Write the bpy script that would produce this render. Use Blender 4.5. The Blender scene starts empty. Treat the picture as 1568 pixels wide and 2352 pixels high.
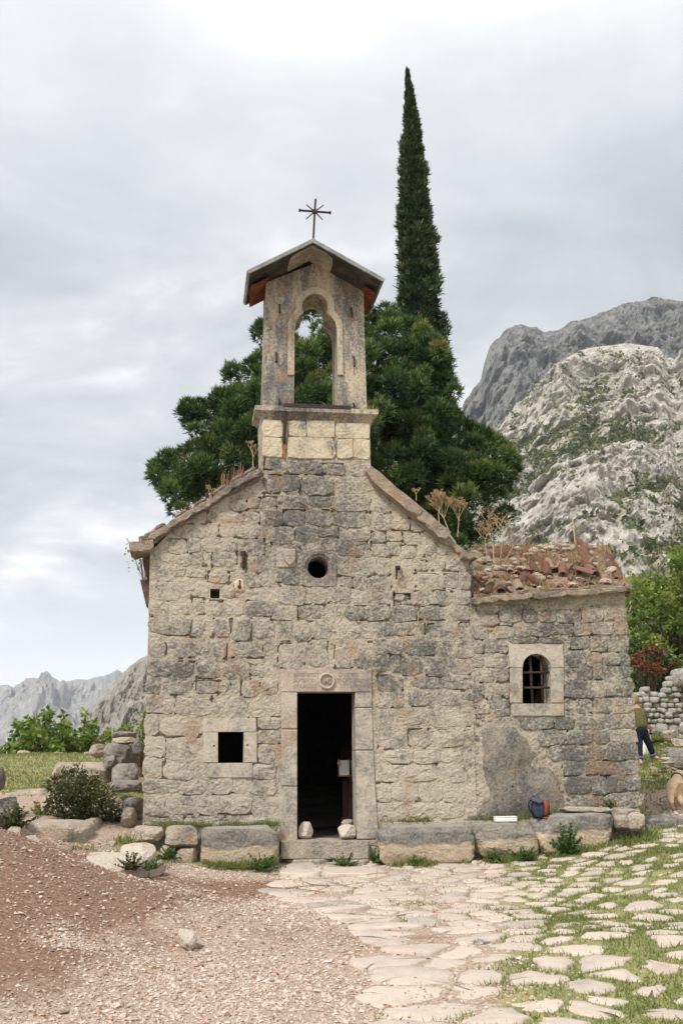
import bpy, math, random
import numpy as np
from mathutils import Matrix, Vector, Euler
from mathutils.geometry import tessellate_polygon

random.seed(7); RNG = np.random.default_rng(7)
SC = bpy.context.scene
COL = SC.collection
R = math.radians

# ------------------------------------------------------------------ camera
FPX, CX, CY, EYE = 2290.0, 784.0, 1176.0, 1.6
PITCH, ROLL = 12.9, -0.6
cam_d = bpy.data.cameras.new('camera'); cam = bpy.data.objects.new('camera', cam_d); COL.objects.link(cam)
cam_d.sensor_fit = 'VERTICAL'; cam_d.sensor_height = 36.0; cam_d.lens = 36.0*FPX/2352.0
cam_d.clip_start = 0.05; cam_d.clip_end = 30000
CM = Matrix.Rotation(R(90+PITCH), 3, 'X') @ Matrix.Rotation(R(ROLL), 3, 'Z')
cam.matrix_world = Matrix.Translation((0, 0, EYE)) @ CM.to_4x4()
SC.camera = cam

# ------------------------------------------------------------------ world and sun
SUN_EL, SUN_AZ = 50.0, 215.0      # azimuth of the sun, measured clockwise from +y (behind the camera, to its left)
wd = bpy.data.worlds.new('World'); SC.world = wd; wd.use_nodes = True
def build_world():
    nt = wd.node_tree; nt.nodes.clear(); N = nt.nodes.new; L = nt.links.new
    out = N('ShaderNodeOutputWorld'); bg = N('ShaderNodeBackground'); bg.inputs['Strength'].default_value = 0.1
    L(bg.outputs[0], out.inputs[0])
    sky = N('ShaderNodeTexSky'); sky.sky_type = 'NISHITA'; sky.sun_disc = False
    sky.sun_elevation = R(SUN_EL); sky.sun_rotation = R(SUN_AZ)
    tc = N('ShaderNodeTexCoord'); sep = N('ShaderNodeSeparateXYZ'); L(tc.outputs['Generated'], sep.inputs[0])
    def math_(op, a, b=None, c=None, clamp=False):
        n = N('ShaderNodeMath'); n.operation = op; n.use_clamp = clamp
        for i, v in enumerate((a, b, c)):
            if v is None: continue
            if hasattr(v, 'links'): L(v, n.inputs[i])
            else: n.inputs[i].default_value = v
        return n.outputs[0]
    zz = math_('ADD', math_('MAXIMUM', sep.outputs[2], 0.0), 0.22)
    cmb = N('ShaderNodeCombineXYZ')
    L(math_('DIVIDE', sep.outputs[0], zz), cmb.inputs[0]); L(math_('DIVIDE', sep.outputs[1], zz), cmb.inputs[1])
    L(math_('MULTIPLY', sep.outputs[2], 1.5), cmb.inputs[2])
    def noise(scale, detail, rough, off):
        mp = N('ShaderNodeMapping'); mp.inputs['Location'].default_value = off; L(cmb.outputs[0], mp.inputs[0])
        n = N('ShaderNodeTexNoise'); n.inputs['Scale'].default_value = scale; n.inputs['Detail'].default_value = detail
        n.inputs['Roughness'].default_value = rough; n.inputs['Distortion'].default_value = 0.4
        L(mp.outputs[0], n.inputs[0]); return n.outputs[0]
    n1 = noise(1.0, 5, 0.5, (3.1, 7.7, 0)); n2 = noise(2.6, 7, 0.58, (1.7, 2.2, 0))
    f = math_('ADD', math_('MULTIPLY', n1, 0.62), math_('MULTIPLY', n2, 0.38))
    rp = N('ShaderNodeValToRGB'); L(f, rp.inputs[0]); cr = rp.color_ramp
    stops = [(0.35, (3.8, 4.1, 4.45)), (0.43, (5.0, 5.2, 5.45)), (0.49, (6.2, 6.3, 6.43)), (0.535, (7.9, 7.95, 8.0)), (0.585, (10.6, 10.6, 10.6))]
    while len(cr.elements) < len(stops): cr.elements.new(0.5)
    for e, (p, c) in zip(cr.elements, stops): e.position = p; e.color = (c[0]/11, c[1]/11, c[2]/11, 1)
    sc = N('ShaderNodeMix'); sc.data_type = 'RGBA'; sc.blend_type = 'MULTIPLY'; sc.inputs['Factor'].default_value = 1
    L(rp.outputs[0], sc.inputs['A']); sc.inputs['B'].default_value = (11, 11, 11, 1)
    # thin bright cloud towards the horizon and overhead
    hz = math_('MULTIPLY', math_('SUBTRACT', 0.17, sep.outputs[2]), 9.0, clamp=True)
    zt = math_('MULTIPLY', math_('SUBTRACT', sep.outputs[2], 0.43), 3.2, clamp=True)
    br = N('ShaderNodeMix'); br.data_type = 'RGBA'; L(math_('MAXIMUM', hz, math_('MULTIPLY', zt, 0.52)), br.inputs['Factor'])
    L(sc.outputs['Result'], br.inputs['A']); br.inputs['B'].default_value = (10.8, 10.8, 10.75, 1)
    mx = N('ShaderNodeMix'); mx.data_type = 'RGBA'; mx.inputs['Factor'].default_value = 0.05
    L(br.outputs['Result'], mx.inputs['A']); L(sky.outputs[0], mx.inputs['B'])
    L(mx.outputs['Result'], bg.inputs['Color'])
build_world()
sun_d = bpy.data.lights.new('sun', 'SUN'); sun = bpy.data.objects.new('sun', sun_d); COL.objects.link(sun)
sun_d.energy = 2.8; sun_d.angle = R(10); sun_d.color = (1.0, 0.965, 0.91)
_az = R(SUN_AZ); _el = R(SUN_EL)
sdir = Vector((math.sin(_az)*math.cos(_el), math.cos(_az)*math.cos(_el), math.sin(_el)))   # towards the sun
sun.rotation_euler = sdir.to_track_quat('Z', 'Y').to_euler()
vs = SC.view_settings; vs.view_transform = 'Standard'; vs.look = 'None'; vs.exposure = 0.47; vs.gamma = 1.0; vs.use_curve_mapping = False
SC.cycles.use_denoising = True
SC.cycles.max_bounces = 6; SC.cycles.volume_bounces = 0; SC.cycles.transparent_max_bounces = 8

# ------------------------------------------------------------------ measuring helpers (photo pixel -> point in the place)
def ray(px, py):
    return CM @ Vector(((px-CX)/FPX, (CY-py)/FPX, -1.0))
def A(px, py, d):                      # point at world depth y = d
    r = ray(px, py); t = d/r.y
    return Vector((r.x*t, d, EYE+r.z*t))
def G(px, py, z=0.0):                  # point at world height z
    r = ray(px, py); t = (z-EYE)/r.z
    return Vector((r.x*t, r.y*t, z))
PSI = R(8.5)
O = G(750, 1983, 0.0)
UAX = Vector((math.cos(PSI), math.sin(PSI), 0)); NAX = Vector((-math.sin(PSI), math.cos(PSI), 0))
FM = Matrix.Translation(O) @ Matrix.Rotation(PSI, 4, 'Z')
def F(px, py, dy=0.0):                 # facade frame: (u along the wall, v up) on the plane dy behind the facade
    r = ray(px, py); P0 = O + NAX*dy - Vector((0, 0, EYE))
    t = P0.dot(NAX)/r.dot(NAX)
    p = r*t + Vector((0, 0, EYE)) - O
    return (p.dot(UAX), p.z)
def FW(u, y, v): return FM @ Vector((u, y, v))

# ------------------------------------------------------------------ numpy noise
def _hash(ix, iy, iz, seed):
    h = (ix.astype(np.int64)*374761393 + iy.astype(np.int64)*668265263 + iz.astype(np.int64)*2147483647 + seed*974711) & 0xffffffff
    h = ((h ^ (h >> 13))*1274126177) & 0xffffffff
    h = ((h ^ (h >> 16))*2246822519) & 0xffffffff
    return ((h ^ (h >> 15)) & 0xffffff).astype(np.float64)/0xffffff
def vnoise(p, seed=0):
    p = np.asarray(p, float); i = np.floor(p); f = p-i; w = f*f*f*(f*(f*6-15)+10)
    r = 0
    for dx in (0, 1):
        for dy in (0, 1):
            for dz in (0, 1):
                h = _hash(i[:, 0]+dx, i[:, 1]+dy, i[:, 2]+dz, seed)
                r = r + h*(w[:, 0] if dx else 1-w[:, 0])*(w[:, 1] if dy else 1-w[:, 1])*(w[:, 2] if dz else 1-w[:, 2])
    return r*2-1
def fbm(p, octv=4, gain=0.5, seed=0, ridged=False):
    p = np.asarray(p, float); a = 1; s = 0; t = 0
    for k in range(octv):
        n = vnoise(p*2.03**k+17.3*k, seed+k)
        if ridged: n = 1-2*np.abs(n)
        s = s+a*n; t += a; a *= gain
    return s/t

# ------------------------------------------------------------------ object helpers
def tag(o, label=None, cat=None, group=None, kind=None):
    if label: o['label'] = label
    if cat: o['category'] = cat
    if group: o['group'] = group
    if kind: o['kind'] = kind
    return o
def empty(name, M=None, label=None, cat=None, group=None):
    o = bpy.data.objects.new(name, None); COL.objects.link(o); o.empty_display_size = 0.2
    if M is not None: o.matrix_world = M if isinstance(M, Matrix) else Matrix.Translation(M)
    return tag(o, label, cat, group)
def link(name, me, mat=None, parent=None):
    if mat is not None and not me.materials: me.materials.append(mat)
    o = bpy.data.objects.new(name, me); COL.objects.link(o)
    if parent: o.parent = parent
    return o
def mesh(name, V, Fs, smooth=False):
    me = bpy.data.meshes.new(name)
    me.from_pydata([tuple(v) for v in V], [], [tuple(f) for f in Fs]); me.update()
    if smooth: me.polygons.foreach_set('use_smooth', [True]*len(me.polygons))
    return me
def fast_mesh(name, V, Fa, tone=None, smooth=False):     # Fa: (n,k) int array
    V = np.asarray(V, np.float32); Fa = np.asarray(Fa, np.int32); n, k = Fa.shape
    me = bpy.data.meshes.new(name)
    me.vertices.add(len(V)); me.vertices.foreach_set('co', V.ravel())
    me.loops.add(n*k); me.loops.foreach_set('vertex_index', Fa.ravel())
    me.polygons.add(n); me.polygons.foreach_set('loop_start', np.arange(0, n*k, k, dtype=np.int32))
    me.polygons.foreach_set('loop_total', np.full(n, k, np.int32))
    me.polygons.foreach_set('use_smooth', np.full(n, smooth, bool))
    me.update(calc_edges=True); me.validate()
    if tone is not None:
        for nm, arr in (tone.items() if isinstance(tone, dict) else (('tone', tone),)):
            at = me.attributes.new(nm, 'FLOAT', 'POINT'); at.data.foreach_set('value', np.asarray(arr, np.float32))
    return me
class Shape:                            # collects simple solids into one mesh
    def __init__(s): s.V = []; s.F = []
    def add(s, V, Fs):
        b = len(s.V); s.V += [tuple(v) for v in V]; s.F += [tuple(i+b for i in f) for f in Fs]; return s
    def box(s, x0, x1, y0, y1, z0, z1):
        return s.add([(x0,y0,z0),(x1,y0,z0),(x1,y1,z0),(x0,y1,z0),(x0,y0,z1),(x1,y0,z1),(x1,y1,z1),(x0,y1,z1)],
                     [(0,3,2,1),(4,5,6,7),(0,1,5,4),(1,2,6,5),(2,3,7,6),(3,0,4,7)])
    def tube(s, pts, rad, n=6):
        pts = [Vector(p) for p in pts]; rings = []
        for i, p in enumerate(pts):
            d = (pts[min(i+1, len(pts)-1)]-pts[max(i-1, 0)]).normalized()
            a = d.cross(Vector((0.31, 0.2, 0.93))); a = a if a.length > 1e-3 else d.cross(Vector((1, 0, 0))); a.normalize(); b = d.cross(a)
            r = rad[i] if isinstance(rad, (list, tuple)) else rad
            rings.append([p+(a*math.cos(6.2832*k/n)+b*math.sin(6.2832*k/n))*r for k in range(n)])
        V = [v for q in rings for v in q]; Fs = []
        for i in range(len(pts)-1):
            for k in range(n): Fs.append((i*n+k, i*n+(k+1) % n, (i+1)*n+(k+1) % n, (i+1)*n+k))
        Fs.append(tuple(range(n-1, -1, -1))); Fs.append(tuple((len(pts)-1)*n+k for k in range(n)))
        return s.add(V, Fs)
    def build(s, name, mat, parent=None, smooth=False, bevel=0):
        o = link(name, mesh(name, s.V, s.F, smooth), mat, parent)
        if bevel:
            b = o.modifiers.new('bevel', 'BEVEL'); b.width = bevel; b.segments = 2; b.limit_method = 'ANGLE'
        return o

# ------------------------------------------------------------------ materials
class NT:
    def __init__(s, name, rough=0.9):
        s.m = bpy.data.materials.new(name); s.m.use_nodes = True; s.t = s.m.node_tree
        s.b = s.t.nodes['Principled BSDF']; s.b.inputs['Roughness'].default_value = rough
        s.b.inputs['Specular IOR Level'].default_value = 0.25
        s.pos = s.N('ShaderNodeNewGeometry').outputs['Position']
    def N(s, k): return s.t.nodes.new(k)
    def L(s, a, b):
        if hasattr(a, 'links'): s.t.links.new(a, b)
        else: b.default_value = a if not (isinstance(a, tuple) and len(a) == 3 and len(getattr(b, 'default_value', ())) == 4) else (*a, 1)
    def vec(s, scale, loc=(0, 0, 0), src=None):
        n = s.N('ShaderNodeMapping'); n.inputs['Scale'].default_value = scale; n.inputs['Location'].default_value = loc
        s.L(src or s.pos, n.inputs[0]); return n.outputs[0]
    def noise(s, scale, detail=4, rough=0.55, v=None, dist=0):
        n = s.N('ShaderNodeTexNoise'); n.inputs['Scale'].default_value = scale; n.inputs['Detail'].default_value = detail
        n.inputs['Roughness'].default_value = rough; n.inputs['Distortion'].default_value = dist
        s.L(v or s.pos, n.inputs['Vector']); return n.outputs[0]
    def vor(s, scale, v=None, out='Distance', feat='F1'):
        n = s.N('ShaderNodeTexVoronoi'); n.feature = feat; n.inputs['Scale'].default_value = scale; s.L(v or s.pos, n.inputs['Vector']); return n.outputs[out]
    def math(s, op, a, b=0.0, clamp=False):
        n = s.N('ShaderNodeMath'); n.operation = op; n.use_clamp = clamp; s.L(a, n.inputs[0]); s.L(b, n.inputs[1]); return n.outputs[0]
    def step(s, a, lo, hi):
        n = s.N('ShaderNodeMapRange'); n.interpolation_type = 'SMOOTHSTEP'; s.L(a, n.inputs[0]); n.inputs[1].default_value = lo; n.inputs[2].default_value = hi; return n.outputs[0]
    def mix(s, f, a, b, mode='MIX'):
        n = s.N('ShaderNodeMix'); n.data_type = 'RGBA'; n.blend_type = mode
        s.L(f, n.inputs['Factor']); s.L(a, n.inputs['A']); s.L(b, n.inputs['B']); return n.outputs['Result']
    def ramp(s, f, stops):
        n = s.N('ShaderNodeValToRGB'); s.L(f, n.inputs[0]); e = n.color_ramp.elements
        while len(e) < len(stops): e.new(0.5)
        for q, (p, c) in zip(e, stops): q.position = p; q.color = (*c, 1)
        return n.outputs[0]
    def attr(s, name, typ='GEOMETRY'):
        n = s.N('ShaderNodeAttribute'); n.attribute_name = name; n.attribute_type = typ; return n.outputs['Fac']
    def sep(s, src=None):
        n = s.N('ShaderNodeSeparateXYZ'); s.L(src or s.pos, n.inputs[0]); return n.outputs
    def bump(s, h, strength=0.6, dist=0.02):
        n = s.N('ShaderNodeBump'); n.inputs['Strength'].default_value = strength; n.inputs['Distance'].default_value = dist
        s.L(h, n.inputs['Height']); s.L(n.outputs[0], s.b.inputs['Normal']); return s
    def done(s, col): s.L(col, s.b.inputs['Base Color']); return s.m

BEIGE, CREAM, GREY, DGREY, PALE = (0.46, 0.385, 0.28), (0.53, 0.46, 0.355), (0.245, 0.228, 0.203), (0.105, 0.102, 0.097), (0.60, 0.56, 0.48)
def stone_mat(name, base=0.0, beige=BEIGE, grey=GREY, speck=0.5, bump=0.9, stain=0.5, fine=1.0, contrast=1.7, streak=1.0, zones_=()):
    """limestone: beige body, grey weathering crust in patches, white lichen flecks, dark pits"""
    t = NT(name, 0.95)
    tone = t.attr('tone', 'OBJECT')
    big = t.noise(0.9, 3, 0.5); med = t.noise(4.5, 6, 0.65, t.vec((1, 1, streak))); fin = t.noise(26*fine, 5, 0.7); mic = t.noise(95*fine, 3, 0.7)
    f = t.math('ADD', t.math('ADD', t.math('MULTIPLY', tone, 0.62), t.math('MULTIPLY', t.math('SUBTRACT', big, 0.5), 1.2)),
               t.math('ADD', t.math('MULTIPLY', t.math('SUBTRACT', med, 0.5), 1.9), t.math('MULTIPLY', t.math('SUBTRACT', fin, 0.5), contrast)))
    f = t.math('ADD', f, base)
    for (c0, r0, r1, amt) in zones_:                     # old weathering crusts and repointed patches, each with its own ragged shape
        vm = t.N('ShaderNodeVectorMath'); vm.operation = 'DISTANCE'; t.L(t.pos, vm.inputs[0]); vm.inputs[1].default_value = c0
        dd_ = t.math('ADD', vm.outputs['Value'], t.math('MULTIPLY', t.math('SUBTRACT', med, 0.5), 1.3))
        f = t.math('ADD', f, t.math('MULTIPLY', t.step(dd_, r1, r0), amt))
    c = t.ramp(f, [(0.0, tuple(min(1, x*1.18) for x in beige)), (0.28, beige), (0.50, tuple(0.55*a+0.45*b for a, b in zip(beige, grey))), (0.72, grey), (1.0, tuple(x*0.62 for x in grey))])
    hue = t.noise(2.6, 2, 0.5, t.vec((1, 1, 1), (5, 9, 2)))
    c = t.mix(t.math('MULTIPLY', t.step(hue, 0.56, 0.72), 0.45), c, (0.42, 0.25, 0.14))
    pits = t.step(t.noise(27*fine, 5, 0.78, t.vec((1, 1, 1.6), (3, 1, 4))), 0.57, 0.70)
    c = t.mix(t.math('MULTIPLY', pits, stain), c, (0.075, 0.068, 0.058))
    fl = t.math('MULTIPLY', t.step(t.noise(60*fine, 3, 0.7, t.vec((1, 1, 1), (8, 3, 1))), 0.60, 0.70), t.step(big, 0.40, 0.60))
    c = t.mix(t.math('MULTIPLY', fl, speck), c, PALE)
    h = t.math('ADD', t.math('ADD', t.math('MULTIPLY', med, 0.5), t.math('MULTIPLY', fin, 0.85)), t.math('MULTIPLY', mic, 0.25))
    t.bump(h, bump, 0.06)
    return t.done(c)
MAT = {}
_fz = lambda x, y: FW(F(x, y)[0], 0, F(x, y)[1])[:]
WZ = [(_fz(735, 1225), .35, 1.0, .26), (_fz(735, 1110), .2, .7, .14), (_fz(1010, 1480), .2, .8, .16), (_fz(1330, 1520), .5, 1.5, .20), (_fz(1340, 1780), .3, 1.1, .22), (_fz(400, 1560), .2, .8, .12), (_fz(960, 1810), .3, 1.1, -.16), (_fz(560, 1830), .2, .9, -.12), (_fz(970, 1230), .2, .7, -.14), (_fz(520, 1190), .1, .6, -.10)]
MAT['stone'] = stone_mat('weathered limestone', 0.13, beige=(0.50, 0.44, 0.35), grey=(0.235, 0.220, 0.193), stain=0.9, contrast=2.3, speck=.6, zones_=WZ)
MAT['mortar'] = stone_mat('lime mortar', 0.01, beige=CREAM, grey=(0.27, 0.24, 0.195), speck=0.3, stain=0.8, bump=1.0, contrast=2.1, zones_=WZ)
MAT['dressed'] = stone_mat('dressed limestone', 0.08, beige=(0.46, 0.405, 0.325), grey=(0.26, 0.243, 0.215), speck=0.45, stain=0.5, bump=0.45)
MAT['pinkstone'] = stone_mat('pinkish dressed limestone', 0.1, beige=(0.44, 0.36, 0.29), grey=(0.26, 0.23, 0.21), speck=0.25, stain=0.3, bump=0.35)
MAT['belfry'] = stone_mat('grey lichened ashlar', 0.30, beige=(0.50, 0.42, 0.31), grey=(0.20, 0.188, 0.168), speck=0.75, stain=0.4, bump=0.35, streak=.22)
MAT['ashlar'] = stone_mat('cream ashlar', -0.1, beige=(0.56, 0.48, 0.35), grey=(0.26, 0.24, 0.21), speck=0.3, stain=0.45, bump=0.6)
MAT['bench'] = stone_mat('bench limestone', 0.22, beige=(0.48, 0.39, 0.28), grey=(0.20, 0.19, 0.18), speck=0.4, stain=0.4, bump=0.9)
MAT['rock'] = stone_mat('pale boulder limestone', 0.0, beige=(0.50, 0.42, 0.33), grey=(0.28, 0.26, 0.23), speck=0.4, stain=0.6, bump=1.0)
MAT['palerock'] = stone_mat('whitish limestone', -0.25, beige=(0.62, 0.54, 0.44), grey=(0.36, 0.33, 0.29), speck=0.2, stain=0.3, bump=1.0)
MAT['greyrock'] = stone_mat('grey boulder limestone', 0.2, beige=(0.42, 0.36, 0.30), grey=(0.24, 0.225, 0.21), speck=0.5, stain=0.6, bump=1.0)
MAT['wallrock'] = stone_mat('drystone limestone', 0.0, beige=(0.47, 0.44, 0.395), grey=(0.33, 0.315, 0.29), speck=0.3, stain=0.2, bump=1.0)
MAT['boulder'] = stone_mat('brown weathered bedrock', 0.15, beige=(0.35, 0.30, 0.24), grey=(0.175, 0.162, 0.145), speck=0.35, stain=0.5, bump=1.0)
MAT['slab'] = stone_mat('roof slab limestone', 0.18, beige=(0.40, 0.32, 0.24), grey=(0.22, 0.195, 0.175), speck=0.4, stain=0.5, bump=1.0)
MAT['concrete'] = stone_mat('grey roof slab', 0.3, beige=(0.36, 0.36, 0.33), grey=(0.24, 0.25, 0.245), speck=0.4, stain=0.3, bump=0.4)
def soffit_shade():  # dark colour paints the shade under the bell gable roof
    t = NT('painted shade of the slab underside', 0.95)
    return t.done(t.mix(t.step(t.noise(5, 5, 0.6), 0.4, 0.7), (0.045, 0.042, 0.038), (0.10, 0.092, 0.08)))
MAT['soffit_shade'] = soffit_shade()
def paving():
    t = NT('worn paving limestone', 0.8)
    tone = t.attr('tone', 'OBJECT')
    n = t.noise(7, 6, 0.65); fin = t.noise(50, 4, 0.7)
    f = t.math('ADD', t.math('MULTIPLY', tone, 0.8), t.math('MULTIPLY', t.math('SUBTRACT', n, 0.5), 1.5))
    c = t.ramp(f, [(0, (0.57, 0.48, 0.395)), (0.45, (0.50, 0.42, 0.35)), (0.75, (0.42, 0.36, 0.31)), (1, (0.31, 0.28, 0.255))])
    c = t.mix(t.math('MULTIPLY', t.step(t.noise(3.0, 4, 0.6, t.vec((1, 1, 1), (4, 4, 4))), 0.55, 0.75), 0.5), c, (0.36, 0.27, 0.20))
    c = t.mix(t.math('MULTIPLY', t.step(fin, 0.56, 0.70), 0.5), c, (0.26, 0.20, 0.155)); c = t.mix(t.math('MULTIPLY', t.step(t.vor(2.2, t.vec((1, 1, 1)), 'Distance', 'DISTANCE_TO_EDGE'), 0.02, 0.0), 0.0), c, (0.2, 0.16, 0.13))
    t.bump(t.math('ADD', n, t.math('MULTIPLY', fin, 0.35)), 0.6, 0.03)
    return t.done(c)
MAT['paving'] = paving()
def flat(name, col, rough=0.8, var=0.25, scale=20, spec=0.3):
    t = NT(name, rough); t.b.inputs['Specular IOR Level'].default_value = spec
    n = t.noise(scale, 4, 0.6)
    c = t.mix(t.step(n, 0.3, 0.7), tuple(x*(1-var) for x in col), tuple(min(1, x*(1+var)) for x in col))
    t.bump(n, 0.3, 0.01)
    return t.done(c)
MAT['iron'] = flat('rusty iron', (0.045, 0.028, 0.022), 0.7, 0.4, 40)
MAT['rust'] = flat('orange rust', (0.30, 0.12, 0.035), 0.9, 0.5, 30)
MAT['wood'] = flat('dark brown painted wood', (0.055, 0.022, 0.018), 0.6, 0.3, 12)
MAT['timber'] = flat('old grey timber', (0.12, 0.085, 0.06), 0.9, 0.3, 12)
MAT['terracotta'] = flat('terracotta underside', (0.20, 0.062, 0.04), 0.9, 0.4, 9)
MAT['interior'] = flat('near black interior plaster', (0.035, 0.032, 0.03), 1.0, 0.3, 6)  # even near-black base colour for the inner lining
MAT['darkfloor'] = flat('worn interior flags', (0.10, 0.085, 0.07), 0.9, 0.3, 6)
MAT['white'] = flat('white painted metal', (0.80, 0.80, 0.78), 0.5, 0.05, 10)
MAT['enamel'] = flat('pale grey enamel', (0.62, 0.62, 0.58), 0.4, 0.06, 14)
MAT['hole'] = flat('painted shade of holes and joints', (0.05, 0.04, 0.032), 1.0, 0.2, 20)  # near black puts the shade inside holes and joints into the colour
MAT['bark'] = flat('brown bark', (0.10, 0.07, 0.05), 1.0, 0.4, 18)
MAT['straw'] = flat('dry straw stalk', (0.52, 0.40, 0.25), 0.9, 0.3, 30)
MAT['redstalk'] = flat('dry reddish stalk', (0.30, 0.17, 0.12), 0.9, 0.3, 30)
def tile_mat():
    t = NT('weathered clay tile', 0.95); tone = t.attr('tone', 'OBJECT')
    n = t.noise(14, 5, 0.7); 
    c = t.ramp(t.math('ADD', t.math('MULTIPLY', tone, 0.8), t.math('MULTIPLY', t.math('SUBTRACT', n, 0.5), 0.8)),
               [(0, (0.065, 0.042, 0.032)), (0.3, (0.15, 0.074, 0.05)), (0.6, (0.22, 0.122, 0.082)), (0.85, (0.29, 0.23, 0.16)), (1, (0.25, 0.22, 0.165))])
    t.bump(n, 0.7, 0.02); return t.done(c)
MAT['tile'] = tile_mat()
def leaf_mat(name, stops, trans=0.25, rough=0.55, spec=0.35):
    t = NT(name, rough); t.b.inputs['Specular IOR Level'].default_value = spec
    c = t.ramp(t.attr('tone'), stops)
    out = t.t.nodes['Material Output']; tr = t.N('ShaderNodeBsdfTranslucent'); ad = t.N('ShaderNodeMixShader'); ad.inputs[0].default_value = trans
    t.L(c, tr.inputs[0]); t.L(t.b.outputs[0], ad.inputs[1]); t.L(tr.outputs[0], ad.inputs[2]); t.L(ad.outputs[0], out.inputs[0])
    return t.done(c)
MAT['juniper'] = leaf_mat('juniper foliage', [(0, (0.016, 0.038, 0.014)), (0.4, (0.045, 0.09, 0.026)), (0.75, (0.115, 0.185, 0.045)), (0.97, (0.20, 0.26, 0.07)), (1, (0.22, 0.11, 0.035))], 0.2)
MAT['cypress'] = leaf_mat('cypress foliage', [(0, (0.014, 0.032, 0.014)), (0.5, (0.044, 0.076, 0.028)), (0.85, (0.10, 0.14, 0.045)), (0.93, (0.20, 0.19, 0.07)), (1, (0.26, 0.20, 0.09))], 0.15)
MAT['broadleaf'] = leaf_mat('broad green leaves', [(0, (0.07, 0.12, 0.02)), (0.5, (0.19, 0.26, 0.045)), (0.85, (0.33, 0.37, 0.09)), (1, (0.42, 0.36, 0.08))], 0.45)
MAT['fig'] = leaf_mat('fig leaves', [(0, (0.06, 0.12, 0.02)), (0.5, (0.18, 0.26, 0.045)), (0.88, (0.33, 0.38, 0.08)), (1, (0.55, 0.42, 0.07))], 0.45)
MAT['redleaf'] = leaf_mat('red autumn leaves', [(0, (0.06, 0.05, 0.02)), (0.5, (0.16, 0.05, 0.025)), (1, (0.30, 0.09, 0.04))], 0.3)
MAT['scrub'] = leaf_mat('olive scrub leaves', [(0, (0.022, 0.034, 0.013)), (0.6, (0.07, 0.08, 0.026)), (1, (0.16, 0.15, 0.05))], 0.2)
MAT['grass'] = leaf_mat('short green grass', [(0, (0.08, 0.12, 0.03)), (0.5, (0.18, 0.22, 0.055)), (0.85, (0.30, 0.29, 0.10)), (1, (0.44, 0.36, 0.18))], 0.35)
MAT['weed'] = leaf_mat('weed leaves', [(0, (0.03, 0.07, 0.015)), (0.6, (0.07, 0.14, 0.03)), (1, (0.14, 0.20, 0.05))], 0.3)
MAT['hay'] = leaf_mat('dry rust coloured grass', [(0, (0.22, 0.10, 0.05)), (0.5, (0.36, 0.225, 0.12)), (0.85, (0.46, 0.35, 0.21)), (1, (0.16, 0.17, 0.05))], 0.3)
def gravel_mat():
    t = NT('gravel pebbles', 0.95)
    c = t.ramp(t.attr('tone'), [(0, (0.22, 0.16, 0.12)), (0.2, (0.37, 0.27, 0.205)), (0.55, (0.52, 0.415, 0.34)), (0.85, (0.63, 0.55, 0.47)), (0.93, (0.45, 0.39, 0.35)), (0.955, (0.33, 0.13, 0.085)), (1, (0.30, 0.10, 0.06))])
    return t.done(c)
MAT['gravel'] = gravel_mat()
def ground_mat():
    t = NT('gravel, soil and turf', 0.97)
    dirt = t.attr('dirt'); grass = t.attr('grass'); far = t.attr('far')
    n1 = t.noise(3.0, 5, 0.6); n2 = t.noise(30, 5, 0.7); v = t.vor(38)
    grav = t.mix(t.step(v, 0.1, 0.6), (0.45, 0.34, 0.265), (0.31, 0.225, 0.165))
    grav = t.mix(t.step(n2, 0.45, 0.7), grav, (0.54, 0.43, 0.345))
    soil = t.mix(t.step(n2, 0.35, 0.7), (0.155, 0.09, 0.058), (0.29, 0.185, 0.125))
    d = t.step(t.math('ADD', dirt, t.math('MULTIPLY', t.math('SUBTRACT', n1, 0.5), 1.3)), 0.30, 0.75)
    c = t.mix(d, grav, soil)
    turf = t.mix(t.step(n1, 0.35, 0.65), (0.17, 0.19, 0.065), (0.32, 0.28, 0.13))
    turf = t.mix(t.step(n2, 0.52, 0.75), turf, (0.33, 0.27, 0.17))
    g = t.step(t.math('ADD', grass, t.math('MULTIPLY', t.math('SUBTRACT', t.noise(5.0, 5, 0.65, t.vec((1, 1, 1), (7, 7, 7))), 0.5), 0.9)), 0.38, 0.6)
    c = t.mix(g, c, turf)
    hill = t.mix(t.step(t.noise(0.06, 6, 0.6), 0.45, 0.6), (0.09, 0.115, 0.045), (0.24, 0.21, 0.13))
    c = t.mix(far, c, hill)
    t.bump(t.math('ADD', t.math('MULTIPLY', n2, 0.6), t.math('MULTIPLY', v, 0.5)), 0.7, 0.02)
    return t.done(c)
MAT['ground'] = ground_mat()
def cliff_mat(name, pale, dark, green=(0.06, 0.075, 0.025), tan=(0.30, 0.24, 0.13), sc=1.0, gfac=0.5):
    t = NT(name, 1.0)
    v = t.vec((1, 1, 0.45)); z = t.sep(t.N('ShaderNodeNewGeometry').outputs['Normal'])[2]
    n1 = t.noise(0.035*sc, 6, 0.65, v, 0.6); n2 = t.noise(0.22*sc, 6, 0.7, v); n3 = t.noise(0.9*sc, 4, 0.7, v)
    c = t.mix(t.step(t.math('ADD', t.math('MULTIPLY', n2, 0.6), t.math('MULTIPLY', n3, 0.4)), 0.40, 0.62), dark, pale)
    c = t.mix(t.math('MULTIPLY', t.step(n1, 0.5, 0.7), 0.5), c, dark)
    veg = t.attr('veg')
    g = t.step(t.math('ADD', veg, t.math('MULTIPLY', t.math('SUBTRACT', t.noise(0.5*sc, 5, 0.7), 0.5), 1.3)), 0.42, 0.58)
    gc = t.mix(t.step(t.noise(0.11*sc, 4, 0.6), 0.42, 0.58), green, tan)
    c = t.mix(t.math('MULTIPLY', g, gfac), c, gc)
    t.bump(t.math('ADD', n2, t.math('MULTIPLY', n3, 0.5)), 0.9, 3.0/sc)
    return t.done(c)
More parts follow.
